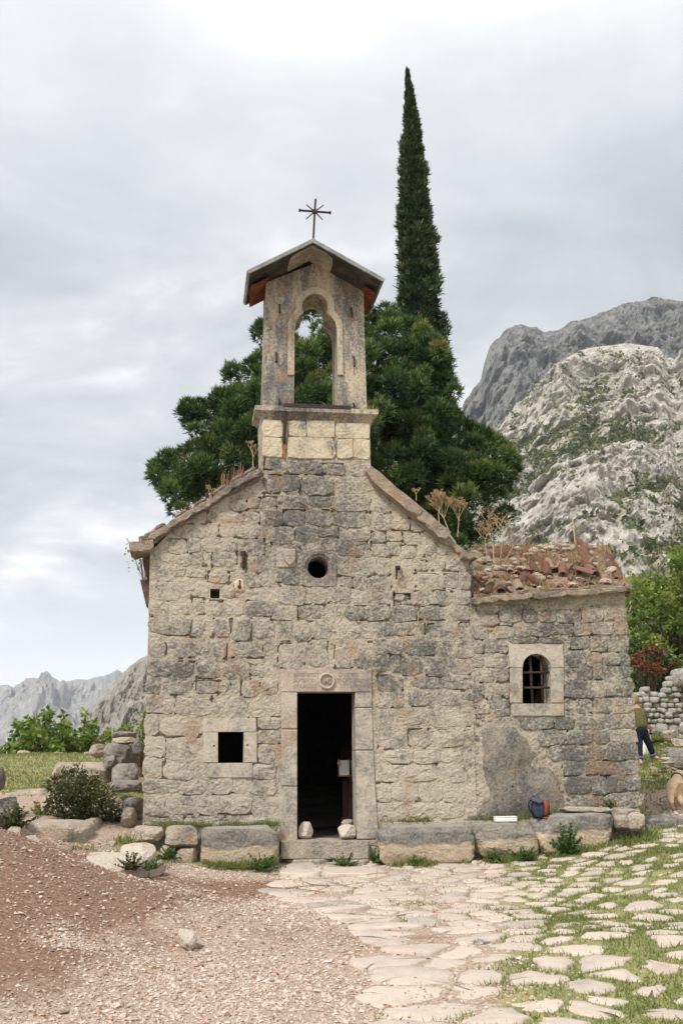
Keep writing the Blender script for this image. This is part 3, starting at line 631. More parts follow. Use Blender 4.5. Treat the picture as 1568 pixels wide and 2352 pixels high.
AN += zbox((1080, 1280), 2.671, [(230,520,360,580),(370,520,510,640),(525,560,610,640),(620,570,735,640),(745,560,900,640),(910,550,1040,640),(1050,540,1195,620),
 (230,590,360,660),(340,670,460,740),(465,660,565,735),(570,655,695,730),(700,655,850,720),(860,645,970,720),(975,640,1110,720),(1120,625,1200,725),
 (195,760,260,840),(265,750,360,840),(365,755,420,840),(840,740,955,810),(965,745,1065,830),(1075,730,1205,830),(440,745,620,775),(640,740,780,775),
 (275,845,420,935),(815,830,930,930),(940,840,1030,925),(1040,840,1150,920),(1158,840,1215,930),(255,945,355,1030),(360,950,425,1020),(885,930,970,1020),(985,920,1070,1010),(1080,930,1220,1010),
 (275,1040,390,1130),(400,1040,435,1120),(945,1025,1060,1130),(1070,1020,1228,1120),(800,1030,930,1130),(300,1140,430,1200),(190,670,290,745),(190,850,265,930),(190,940,250,1030),(190,1040,265,1120)])

GZ = lambda u: hz(*FW(u, 0, 0).xy)
chapel = empty('chapel', FM, 'small weathered stone chapel with an open doorway and a bell gable', 'chapel')
def pl(pts):
    xs = [p[0] for p in pts]; ys = [p[1] for p in pts]
    return lambda v: float(np.interp(v, xs, ys))
L_ = [F(327, 1960), F(329, 1870), F(342, 1400), F(345, 1268), F(392, 1222), F(600, 1090), F(598, 970)]
R_ = [F(1100, 1960), F(1094, 1870), F(1086, 1640), F(1081, 1390), F(1079, 1290), F(1040, 1248), F(851, 1092), F(849, 975)]
uL = pl(sorted((v, u) for u, v in L_)); uR = pl(sorted((v, u) for u, v in R_))
vtop = F(724, 966)[1]
def hole_rect(x0, y0, x1, y1, g=0.0):
    a = F(x0, y1); b = F(x1, y0); return lambda u, v: (u > a[0]-g) & (u < b[0]+g) & (v > a[1]-g) & (v < b[1]+g)
DOOR = (680, 1588, 819, 1965)
oc = F(731, 1304); orad = abs(F(763, 1304)[0]-oc[0])
holes = [hole_rect(660, 1560, 842, 1985), hole_rect(485, 1668, 572, 1768), lambda u, v: (u-oc[0])**2+(v-oc[1])**2 < (orad*0.98)**2, hole_rect(484, 1352, 505, 1375), hole_rect(902, 1362, 944, 1390)]
grid_wall('wall', uL, uR, -0.15, vtop, 280, 430, holes, MAT['mortar'], chapel, 0.55, 0.016, 5, -.002, [(*F(b[0], b[3]), *F(b[2], b[1])) for b in ST])
def in_open(x, y, lst): return any(a < x < c and b < y < d for a, b, c, d in lst)
rs = random.Random(11)
FRAMED = [(640,1535,870,1990), (464,1648,592,1788), (690,1262,776,1350), (632,1258,682,1304), (545,1262,570,1310), (536,1328,566,1362), (478,1346,510,1380), (898,1358,948,1394), (590,955,860,1056)]
def tone_at(x, y):
    t = 0.44
    t += 0.12*math.exp(-(((x-740)/150)**2+((y-1230)/150)**2))         # grey crust under the bell gable
    t += 0.22*math.exp(-(((x-1000)/110)**2+((y-1480)/110)**2))
    t -= 0.26*math.exp(-(((x-560)/260)**2+((y-1800)/130)**2))
    t -= 0.32*math.exp(-(((x-960)/130)**2+((y-1800)/110)**2))
    t -= 0.22*math.exp(-(((x-960)/110)**2+((y-1220)/90)**2))
    if x > 1085: t += 0.12
    return t
def lay(boxes, parent, skip, rnd):
    out = []
    for (x0, y0, x1, y1) in boxes:
        cx, cy = (x0+x1)/2, (y0+y1)/2
        if in_open(cx, cy, skip): continue
        g = 1.5; a = F(x0-g, y1+g); b = F(x1+g, y0-g)
        poly = rounded_poly(a[0], a[1], b[0], b[1], 12, rnd.choice((6, 9, 14)), 0.05, rnd)
        big = (x1-x0)*(y1-y0)
        stone_uv('stone', poly, rnd.uniform(0.004, 0.016), 0.15, MAT['stone'], parent, rnd.uniform(.006, .014), rnd.uniform(.006, .012), tone_at(cx, cy)+rnd.gauss(0, .13), rnd)
        out.append((x0, y0, x1, y1))
    return out
laid = lay(ST, chapel, FRAMED, rs)
def inside_main(x, y):
    u, v = F(x, y); return uL(v)+0.06 < u < uR(v)-0.06 and v < vtop-0.75 and v > 0.2
def chink(n, parent, laid, skip, region, inside, rnd, smin=7, smax=22):
    k = 0; tries = 0
    while k < n and tries < 9000:
        tries += 1; x = rnd.uniform(region[0], region[2]); y = rnd.uniform(region[1], region[3]); w = rnd.uniform(smin, smax); h = w*rnd.uniform(.45, .95)
        if not inside(x, y) or in_open(x, y, skip): continue
        if any(a-w/2 < x < c+w/2 and b-h/2 < y < d+h/2 for a, b, c, d in laid): continue
        a = F(x-w/2, y+h/2); b = F(x+w/2, y-h/2)
        stone_uv('stone', rounded_poly(a[0], a[1], b[0], b[1], 7, 3, 0.1, rnd), rnd.uniform(-.002, .012), 0.08, MAT['stone'], parent, .01, .006, tone_at(x, y)+rnd.gauss(0, .2), rnd)
        laid.append((x-w/2, y-h/2, x+w/2, y+h/2)); k += 1
    return k
chink(max(0, 288-len(laid)-4), chapel, laid, [(a-3, b-3, c+3, d+3) for a, b, c, d in FRAMED], (330, 1110, 1090, 1890), inside_main, rs)
# ashlar courses of the pedestal under the bell gable
for (x0, y0, x1, y1) in zbox((560, 440), 3.36, [(268,1972,440,2108),(478,1978,630,2108),(636,1978,864,2112),(872,1998,1150,2120),(268,2118,440,2275),(474,2118,868,2282),(884,2130,1014,2285),(1020,2125,1150,2290),(444,1990,472,2110)]):
    a = F(x0, y1); b = F(x1, y0)
    stone_uv('stone', rounded_poly(a[0], a[1], b[0], b[1], 16, 14, 0.012, rs), rs.uniform(.016, .028), .2, MAT['ashlar'], chapel, .012, .006, rs.uniform(.1, .4), rs)
# ---- door frame
fr = MAT['dressed']
door = empty('door_frame'); door.parent = chapel
lint = rect_stone('lintel', 645, 1538.5, 853, 1589, .035, .45, MAT['pinkstone'], door, tone=.45)
for (x0, y0, x1, y1, b0, b1, tn) in [(646,1590,682,1674,0,0,.42),(645,1675.5,682,1805,0,0,.3),(640,1806.5,682,1931,0,0,.3)]:
    rect_stone('jamb_stone', x0, y0, x1, y1, .03, .30, fr, door, tone=tn)
for P, tn in (([(815,1590),(815,1624.5),(853,1624.5),(853,1590)], .45), ([(815,1626),(816,1722.5),(856,1722.5),(853,1626)], .5), ([(816,1724),(819,1927),(869,1927),(860,1800),(856,1724)], .42)):
    stone_uv('jamb_stone', poly_px(P), .03, .30, fr, door, .012, 0, tn, flat_face=True)
rect_stone('sill', 643, 1929, 842, 1969, .20, .30, MAT['rock'], door, .025, .3)
rect_stone('plinth_stone', 843, 1929, 868, 1942, .04, .2, MAT['rock'], chapel, .015, .2)
rect_stone('plinth_stone', 843, 1943, 869, 1975, .06, .2, MAT['rock'], chapel, .02, .1)
# inner threshold flags
fl = Shape(); a = F(660, 1930); b = F(842, 1930); fl.box(a[0], b[0], .28, 1.5, a[1]-.2, a[1]-.01); fl.build('threshold', MAT['darkfloor'], chapel)
# roundel and worn inscription on the lintel
rc = F(749.3, 1564.3); rr_ = abs(F(767.5, 1564.3)[0]-rc[0])
def ring_mesh(c, r0, r1, y0, y1, n=40):
    V = []; Q = []
    for k in range(n):
        t = 2*math.pi*k/n; cs, sn = math.cos(t), math.sin(t)
        V += [(c[0]+r0*cs, y0, c[1]+r0*sn), (c[0]+r1*cs, y0, c[1]+r1*sn), (c[0]+r1*cs*1.02, y1, c[1]+r1*sn*1.02), (c[0]+r0*cs*.98, y1, c[1]+r0*sn*.98)]
    for k in range(n):
        a, b = 4*k, 4*((k+1) % n)
        for e, f in ((0, 1), (1, 2), (2, 3), (3, 0)): Q.append((a+e, a+f, b+f, b+e))
    return V, Q
def world_parent(o, p):   # o was built in the chapel frame
    o.parent = p
V, Q = ring_mesh(rc, rr_*0.78, rr_, -.062, -.03); 
rd = Shape().add(V, Q).build('roundel', MAT['dressed'], door, True)
def text_part(name, body, size, u, v, front, depth, mat, parent, sx=1.0, align='CENTER'):
    cu = bpy.data.curves.new(name, 'FONT'); cu.body = body; cu.size = size; cu.extrude = depth; cu.align_x = align; cu.align_y = 'CENTER'; cu.resolution_u = 2
    o = bpy.data.objects.new(name, cu); COL.objects.link(o)
    dg = bpy.context.evaluated_depsgraph_get(); me = bpy.data.meshes.new_from_object(o.evaluated_get(dg)); bpy.data.objects.remove(o); bpy.data.curves.remove(cu)
    me.materials.clear(); o = link(name, me, mat, parent); o.matrix_local = Matrix.Translation((u, -front, v)) @ Matrix.Rotation(R(90), 4, 'X') @ Matrix.Diagonal((sx, 1, 1, 1))
    return o
text_part('monogram', 'IHS', rr_*0.92, rc[0], rc[1]-.005, .044, .012, MAT['dressed'], door, 0.8)
MAT['letter_shade'] = flat('painted shade and grime of the worn lettering', (0.24, 0.20, 0.165), 1, .2, 30)  # darker tone paints the shade of cut letters onto flat raised ones
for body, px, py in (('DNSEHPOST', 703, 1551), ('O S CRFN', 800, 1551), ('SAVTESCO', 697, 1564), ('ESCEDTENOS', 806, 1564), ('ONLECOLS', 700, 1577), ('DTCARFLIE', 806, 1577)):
    p = F(px, py); text_part('inscription', body, .075, p[0], p[1], .0355, .0012, MAT['letter_shade'], door, 0.85)
# ---- small square window, left of the door
win = empty('window'); win.parent = chapel
rect_stone('head', 467, 1651, 589, 1681, .022, .3, fr, win, tone=.25); rect_stone('jamb', 467, 1682, 501, 1752, .022, .3, fr, win, tone=.25)
rect_stone('jamb', 560, 1682, 590, 1752, .022, .3, fr, win, tone=.25); rect_stone('sill', 480, 1753, 580, 1786, .026, .3, fr, win, tone=.35)
nh = Shape()
for (x, y) in ((563,1671),(522.5,1821),(604,1819),(563.5,1879.5)):
    u, v = F(x*.9406, y*.9406); nh.tube([(u, -.0235, v), (u, .06, v)], .014, 8)
tag(nh.build('nail_hole', MAT['hole'], win), kind='stuff')  # solid dark plugs, the shade inside the holes is their colour
# ---- oculus
ocu = empty('oculus'); ocu.parent = chapel
a = F(694, 1346); b = F(771, 1267); n = 40; V = []; Q = []
def sq(t):
    c, s = math.cos(t), math.sin(t); m = max(abs(c), abs(s)); return ((a[0]+b[0])/2+(b[0]-a[0])/2*c/m, (a[1]+b[1])/2+(b[1]-a[1])/2*s/m)
ri = abs(F(754.3, 1304)[0]-oc[0])
for k in range(n):
    t = 2*math.pi*(k+.5)/n; s = sq(t); c_, s_ = math.cos(t), math.sin(t)
    V += [(s[0], .2, s[1]), (s[0], -.018, s[1]), (oc[0]+orad*c_, -.02, oc[1]+orad*s_), (oc[0]+orad*.97*c_, -.008, oc[1]+orad*.97*s_), (oc[0]+ri*1.12*c_, -.004, oc[1]+ri*1.12*s_), (oc[0]+ri*c_, .03, oc[1]+ri*s_), (oc[0]+ri*c_, .3, oc[1]+ri*s_)]
for k in range(n):
    p, q = 7*k, 7*((k+1) % n)
    for e in range(6): Q.append((p+e, q+e, q+e+1, p+e+1))
o = Shape().add(V, Q).build('round_frame', MAT['stone'], ocu); o['tone'] = .5
# ---- shield plaque
arms = empty('coat_of_arms'); arms.parent = chapel
rect_stone('plaque', 635, 1261, 678, 1303, .026, .2, MAT['dressed'], arms, tone=.3)
sh = [(651,1262),(656,1265),(664,1264),(672,1265),(677,1262),(677,1285),(673,1293),(665,1300),(657,1293),(652,1285)]
stone_uv('shield', poly_px(sh), .07, 0, MAT['dressed'], arms, .012, 0, .15, flat_face=True)
bar = Shape(); p = F(652, 1277); q = F(677, 1276); bar.box(p[0]+.01, q[0]-.01, -.078, -.06, p[1]-.006, p[1]+.006)
p = F(659, 1286); q = F(671, 1284); bar.tube([(p[0], -.072, p[1]), ((p[0]+q[0])/2, -.076, p[1]+.03), (q[0], -.072, q[1]), ((p[0]+q[0])/2, -.07, p[1]-.03), (p[0], -.072, p[1])], .006, 5)
o = bar.build('charge', MAT['dressed'], arms); o['tone'] = .2
# ---- holes and fittings in the front
for k, (x0, y0, x1, y1) in enumerate([(483,1350,507,1377)]):
    s = Shape(); a = F(x0, y1); b = F(x1, y0); s.box(a[0], b[0], .22, .26, a[1], b[1]); s.box(a[0]-.02, a[0], -.0, .26, a[1], b[1]); s.box(b[0], b[0]+.02, 0, .26, a[1], b[1]); s.box(a[0]-.02, b[0]+.02, 0, .26, b[1], b[1]+.02); s.box(a[0]-.02, b[0]+.02, -.01, .26, a[1]-.03, a[1])
    s.build('putlog_hole', MAT['timber'], chapel)
a = F(896, 1396); b = F(946, 1358); s = Shape(); s.box(a[0], b[0], .2, .26, a[1], b[1]); s.build('broken_recess', MAT['hole'], chapel)
for (x0, y0, x1, y1, m) in ((906,1362,930,1380,'rock'), (924,1364,942,1378,'stone'), (904,1378,922,1392,'rock'), (921,1380,936,1391,'stone'), (935,1376,946,1391,'rock'), (902,1366,910,1378,'rock')):
    a = F(x0, y1); b = F(x1, y0); stone_uv('rubble_stone', rounded_poly(a[0], a[1], b[0], b[1], 8, 3.5, .08, rs), rs.uniform(-.06, .0), .2, MAT[m], chapel, .015, .012, rs.uniform(0, .4), rs)
s = Shape(); p = F(557, 1270); q = F(559, 1304); s.box(p[0]-.03, p[0]+.045, -.008, .05, q[1], p[1]+.02); s.build('anchor_slot', MAT['timber'], chapel)
s = Shape(); s.tube([(p[0]+.01, -.02, p[1]+.01), (p[0]+.012, -.03, (p[1]+q[1])/2), (q[0], -.015, q[1]-.02)], [.026, .02, .018], 7); s.tube([(p[0]-.02, -.02, p[1]), (p[0]+.04, -.025, p[1]+.01)], .022, 6); s.build('anchor_bar', MAT['iron'], chapel)
a = F(538, 1361); b = F(562, 1331); o = stone_uv('clay_socket', rounded_poly(a[0], a[1], b[0], b[1], 9, 3, .06, rs), .03, .1, MAT['ashlar'], chapel, .02, .005, .1, rs)
p = F(550, 1349); s = Shape(); s.tube([(p[0], -.042, p[1]), (p[0], .02, p[1])], .028, 10); s.box(p[0]-.008, p[0]+.01, -.045, -.03, p[1]+.03, p[1]+.1); s.build('rusted_peg', MAT['iron'], chapel)
p = F(913, 1305); q = F(908, 1332); s = Shape(); s.tube([(p[0]+.01, 0, p[1]), (p[0], -.09, p[1]), (p[0]-.05, -.1, p[1]-.01)], .026, 7); s.tube([(p[0]-.03, -.085, p[1]-.01), (q[0], -.05, q[1])], [.02, .012], 6); s.build('iron_hook', MAT['iron'], chapel)
# ---- verge slabs: left
def slab(name, top, th, y0, y1, mat, parent, seed, tone=.4):
    """roof slab seen end-on along the verge: two photo points of its upper edge, thickness th"""
    (xa, ya), (xb, yb) = top; a = Vector(F(xa, ya, y0)); b = Vector(F(xb, yb, y0)); d = (b-a); n = Vector((d.y, -d.x)).normalized()
    if n.y > 0: n = -n
    rnd = random.Random(seed); N = 7; V = []; Q = []
    for (yy, ext) in ((y0, 1), (y0+.012, 1.0), (y1, 1)):
        for k in range(N):
            t = k/(N-1); w = rnd.uniform(-.012, .012); p = a+d*t; ins = .012 if yy == y0 else 0
            e = th*(0.75 if k in (0, N-1) else 1)
            V.append((p.x-n.x*(w-ins), yy+rnd.uniform(-.015, .015), p.y-n.y*(w-ins))); r = p+n*(e+rnd.uniform(-.01, .02)-ins); V.append((r.x, yy+rnd.uniform(-.015, .015), r.y))
    m = 2*N
    for g in range(2):
        for k in range(N-1):
            t0, t1, b0, b1 = g*m+2*k, g*m+2*k+2, g*m+2*k+1, g*m+2*k+3
            Q.append((t0, t1, t1+m, t0+m)); Q.append((b1, b0, b0+m, b1+m))
        Q.append((g*m, g*m+1, g*m+m+1, g*m+m)); k = 2*N-2; Q.append((g*m+k+1, g*m+k, g*m+m+k, g*m+m+k+1))
    for k in range(N-1): Q.append((2*k, 2*k+1, 2*k+3, 2*k+2)); Q.append((2*m+2*k+2, 2*m+2*k+3, 2*m+2*k+1, 2*m+2*k))
    o = link(name, mesh(name, V, Q, False), MAT[mat], parent); o['tone'] = tone
    bpy.context.view_layer.update()
    return o
roof = empty('roof'); roof.parent = chapel
LV = [((598,1073),(527,1110)), ((530,1112),(478,1146)), ((481,1146),(437,1170)), ((440,1168),(386,1200)), ((391,1199),(338,1231))]
for k, t in enumerate(LV): slab('roof_slab', t, .085, -.12, .5, 'slab', roof, 40+k, .3+.1*(k % 2))
for k, t in enumerate([((596,1088),(520,1132)), ((518,1130),(455,1172)), ((452,1172),(380,1216)), ((384,1214),(345,1240))]): slab('under_slab', t, .06, -.06, .4, 'slab', roof, 60+k, .75)
RV = [((853,1068),(972,1170)), ((966,1163),(1036,1222))]
for k, t in enumerate(RV): slab('roof_slab', t, .16, -.16, .5, 'slab', roof, 80+k, .1)
for k, t in enumerate([((851,1092),(960,1186)), ((955,1182),(1036,1247)), ((1030,1236),(1070,1266))]): slab('under_slab', t, .075, -.07, .4, 'slab', roof, 90+k, .3)
slab('corner_slab', ((1062,1266),(1104,1268)), .09, -.18, .35, 'slab', roof, 99, .15)
slab('eave_stone', ((296,1246),(352,1240)), .14, -.12, .4, 'slab', roof, 97, .25); slab('eave_stone', ((318,1232),(352,1228)), .1, -.08, .3, 'slab', roof, 98, .5)
for k, (x, y) in enumerate([(575,1082),(545,1098),(505,1124),(462,1154),(415,1180),(365,1212),(345,1226)]):
    u, v = F(x, y, -.02); V, Q = CS[3]; P = V/((np.abs(V)**3).sum(1)**(1/3))[:, None]*np.array([.1, .12, .035]); P = P*(1+.3*fbm(P*14+k, 2))[:, None]
    o = link('loose_stone', fast_mesh('loose_stone', P, Q), MAT['slab'], roof); o.location = (u, .12, v+.02); o.rotation_euler = (0, -.55, 0); o['tone'] = .5
# roof planes, side and rear walls, dark interior
eL = F(345, 1262); eR = F(1079, 1285); ap = F(724, 1000)
DEP = 6.2
for (p, q) in ((eL, (ap[0], F(600,1078)[1]+.62)), (eR, (ap[0], F(851,1075)[1]+.62))):
    s = Shape(); sg = -1 if p[0] < q[0] else 1; x0, z0 = p[0]+sg*.12, p[1]-.02; 
    # the plane runs from the eave to the ridge behind the bell gable
    V = [(x0, .45, z0-.1), (x0, DEP, z0-.1), (q[0], DEP, q[1]-.1), (q[0], .45, q[1]-.1), (x0, .45, z0), (x0, DEP, z0), (q[0], DEP, q[1]), (q[0], .45, q[1])]
    s.add(V, [(0,1,2,3), (7,6,5,4), (0,4,5,1), (1,5,6,2), (2,6,7,3), (3,7,4,0)]); o = s.build('roof_plane', MAT['slab'], roof); o['tone'] = .5
s = Shape(); s.box(eL[0], eL[0]+.5, .5, DEP, -.3, eL[1]-.03); o = s.build('side_wall', MAT['mortar'], chapel); o['tone'] = .4
s = Shape(); s.box(eR[0]-.5, eR[0], .5, DEP, -.3, eR[1]-.03); o = s.build('side_wall', MAT['mortar'], chapel); o['tone'] = .4
gb = F(724, 1000)[1]
s = Shape(); s.add([(eL[0], DEP-.4, -.3), (eR[0], DEP-.4, -.3), (eR[0], DEP-.4, eR[1]), (ap[0], DEP-.4, F(600,1078)[1]+.5), (eL[0], DEP-.4, eL[1]), (eL[0], DEP, -.3), (eR[0], DEP, -.3), (eR[0], DEP, eR[1]), (ap[0], DEP, F(600,1078)[1]+.5), (eL[0], DEP, eL[1])],
     [(0,1,2,3,4), (9,8,7,6,5), (0,5,6,1), (1,6,7,2), (2,7,8,3), (3,8,9,4), (4,9,5,0)]); o = s.build('rear_wall', MAT['mortar'], chapel); o['tone'] = .4
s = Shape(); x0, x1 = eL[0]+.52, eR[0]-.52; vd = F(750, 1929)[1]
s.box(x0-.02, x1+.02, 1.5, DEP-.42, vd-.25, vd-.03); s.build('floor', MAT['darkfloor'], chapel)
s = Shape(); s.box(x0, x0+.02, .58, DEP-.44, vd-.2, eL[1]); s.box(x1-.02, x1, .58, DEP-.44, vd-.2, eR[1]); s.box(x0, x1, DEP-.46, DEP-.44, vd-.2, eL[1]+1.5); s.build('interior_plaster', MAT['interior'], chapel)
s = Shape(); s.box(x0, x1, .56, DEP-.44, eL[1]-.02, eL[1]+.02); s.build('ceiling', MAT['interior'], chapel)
# bracket on the left flank
s = Shape(); a = F(322, 1332, .3); b = F(345, 1332, .3); c = F(341, 1392, .3)
s.add([(a[0], .25, a[1]), (b[0], .25, b[1]), (b[0], .25, c[1]), (c[0]-.03, .25, c[1]), (a[0], .55, a[1]), (b[0], .55, b[1]), (b[0], .55, c[1]), (c[0]-.03, .55, c[1])], [(0,3,2,1), (4,5,6,7), (0,1,5,4), (1,2,6,5), (2,3,7,6), (3,0,4,7)])
s.build('bracket', MAT['timber'], chapel, bevel=.01)

# ------------------------------------------------------------------ bell gable on top
bell = empty('bell_gable'); bell.parent = chapel
TH = .55
def zp(x, y): return ((560+x/3.36)*.9406, (440+y/3.36)*.9406)
hole = [zp(530, 1850), zp(533, 1260), zp(537, 1200), zp(548, 1160), zp(572, 1120), zp(606, 1092)]
for k in range(19):
    t = R(205)-R(230)*k/18; hole.append(zp(700+105*math.cos(t), 1040-105*math.sin(t)))
hole += [zp(796, 1090), zp(835, 1125), zp(866, 1165), zp(880, 1210), zp(884, 1270), zp(886, 1850)]
outer = [zp(272, 1868), zp(290, 1400), zp(302, 840), zp(706, 678), zp(1100, 917), zp(1112, 1400), zp(1127, 1880)]
def prism_hole(name, outer, hole, y0, y1, mat, parent, tone):
    """solid with a doorway-like opening: outline polygon with the opening cut up from its base"""
    po = [F(*p) for p in outer]; ph = [F(*p) for p in hole]
    loop = po + ph[::-1]      # base-left, over the top, base-right, then back through the opening
    n = len(loop); tri = tessellate_polygon([[Vector((u, v, 0)) for u, v in loop]])
    V = [(u, y0, v) for u, v in loop]+[(u, y1, v) for u, v in loop]; Q = []
    ar = sum(loop[i][0]*loop[(i+1) % n][1]-loop[(i+1) % n][0]*loop[i][1] for i in range(n)); fl = ar < 0
    for t in tri:
        (x1, z1), (x2, z2), (x3, z3) = (loop[k] for k in t)
        if (x2-x1)*(z3-z1)-(x3-x1)*(z2-z1) < 0: t = t[::-1]
        Q.append(tuple(t)); Q.append(tuple(k+n for k in t[::-1]))
    for i in range(n):
        j = (i+1) % n; Q.append((j, i, n+i, n+j) if fl else (i, j, n+j, n+i)[::-1])
    o = link(name, mesh(name, V, Q, False), mat, parent); o['tone'] = tone
    return o
# extend both legs a little below the cornice top
prism_hole('pierced_wall', outer, hole, 0.0, TH, MAT['belfry'], bell, .5)
# raised moulding round the opening
mo = [zp(478, 1600), zp(480, 1180), zp(492, 1130), zp(515, 1095), zp(541, 1066)]
for k in range(19):
    t = R(188)-R(196)*k/18; mo.append(zp(702+160*math.cos(t), 1040-160*math.sin(t)))
mo += [zp(862, 1080), zp(890, 1105), zp(915, 1145), zp(928, 1190), zp(934, 1600)]
mi = [zp(531, 1600), zp(534, 1250), zp(543, 1170), zp(572, 1120), zp(606, 1092)]+[zp(700+106*math.cos(R(205)-R(230)*k/18), 1040-106*math.sin(R(205)-R(230)*k/18)) for k in range(19)]+[zp(797, 1090), zp(835, 1125), zp(866, 1165), zp(882, 1230), zp(886, 1600)]
V = []; Q = []
for p, q in zip(mo, mi):
    a = F(*p); b = F(*q); V += [(a[0], 0.0, a[1]), (a[0], -.018, a[1]), (a[0]*.85+b[0]*.15, -.024, a[1]*.85+b[1]*.15), (b[0], -.024, b[1]), (b[0], .01, b[1])]
for k in range(len(mo)-1):
    for e in range(4): Q.append((5*k+e, 5*k+5+e, 5*k+6+e, 5*k+1+e))
Q.append((0, 1, 2, 3, 4)); m = 5*(len(mo)-1); Q.append((m+4, m+3, m+2, m+1, m))
o = Shape().add(V, Q).build('arch_moulding', MAT['belfry'], bell); o['tone'] = .05
# iron cramps
for (x, y, l) in [(412,1020,70),(384,1415,80),(408,1798,40),(998,1050,70),(1018,1448,80),(1015,1830,30)]:
    a = F(*zp(x, y)); b = F(*zp(x+(6 if x > 700 else 0), y+l)); s = Shape(); s.tube([(a[0], -.002, a[1]), (a[0], -.03, a[1]-.01), (b[0], -.03, b[1]+.01), (b[0], -.002, b[1])], .014, 6); s.build('iron_cramp', MAT['iron'], bell)
for (x, y, w, l) in [(1003,1125,16,40),(410,1095,10,35),(1022,1530,8,70)]:
    a = F(*zp(x, y)); b = F(*zp(x+4, y+l)); s = Shape(); q = w/3.36/165*.6; s.add([(a[0]-q, -.004, a[1]), (a[0]+q, -.004, a[1]), (b[0]+q*.5, -.004, b[1]), (b[0]-q*.5, -.004, b[1]), (a[0]-q, .01, a[1]), (a[0]+q, .01, a[1]), (b[0]+q*.5, .01, b[1]), (b[0]-q*.5, .01, b[1])], [(3,2,1,0), (4,5,6,7), (0,1,5,4), (1,2,6,5), (2,3,7,6), (3,0,4,7)]); s.build('rust_stain', MAT['rust'], bell)
# cornice with a cavetto profile
ca = F(601, 963); cb = F(850, 976); ct = F(588, 929, -.10); ctr = F(865, 942, -.10)
prof = [(0, -.05), (.0, .0), (.02, .05), (.05, .09), (.10, .12), (.10, .19), (.0, .20)]
zc0 = (ca[1]+cb[1])/2-.0; hC = ((ct[1]+ctr[1])/2-zc0)/.19
V = []; Q = []
for (e, h) in prof:
    zz = zc0+h*hC; V += [(ca[0]-e*1.0-.004, -e-.004, zz), (cb[0]+e*1.0+.004, -e-.004, zz), (cb[0]+e*1.0+.004, TH+e, zz), (ca[0]-e*1.0-.004, TH+e, zz)]
for k in range(len(prof)-1):
    for e in range(4): Q.append((4*k+e, 4*k+(e+1) % 4, 4*k+4+(e+1) % 4, 4*k+4+e))
Q.append((3, 2, 1, 0)); m = 4*(len(prof)-1); Q.append((m, m+1, m+2, m+3))
o = Shape().add(V, Q).build('cornice', MAT['belfry'], bell); o['tone'] = .45
ptop = zc0+.2*hC
a = F(651, 935, -.05); b = F(804, 941, -.05); s = Shape(); s.box(a[0], b[0], -.11, .3, ptop-.025, ptop+.035); s.build('iron_plate', MAT['iron'], bell, bevel=.006)
a = F(*zp(458, 1900)); b = F(*zp(446, 2170)); s = Shape(); s.tube([(a[0], -.09, a[1]+.02), (a[0]-.003, -.075, a[1]-.06), (b[0], -.04, b[1]+.04), (b[0], -.03, b[1])], [.02, .024, .026, .014], 6); s.build('iron_strap', MAT['iron'], bell)
for (x, y, w, y2) in [(446,2170,22,2285),(840,2190,10,2260),(915,1930,10,1965)]:
    a = F(*zp(x, y)); b = F(*zp(x, y2)); q = w/3.36/165*.7; s = Shape()
    N = 7; V = []; rnd = random.Random(x)
    for k in range(N):
        t = k/(N-1); wq = q*(1-t*.5)*rnd.uniform(.55, 1.2); yy = -.0335 if y > 1960 else -.09
        V += [(a[0]-wq, yy, a[1]+(b[1]-a[1])*t), (a[0]+wq, yy, a[1]+(b[1]-a[1])*t), (a[0]+wq, yy+.02, a[1]+(b[1]-a[1])*t), (a[0]-wq, yy+.02, a[1]+(b[1]-a[1])*t)]
    Q = [tuple(4*k+e for e in r) for k in range(N-1) for r in ((0, 4, 5, 1), (1, 5, 6, 2), (2, 6, 7, 3), (3, 7, 4, 0))]+[(0, 1, 2, 3)]
    s.add(V, Q).build('rust_stain', MAT['rust'], bell)
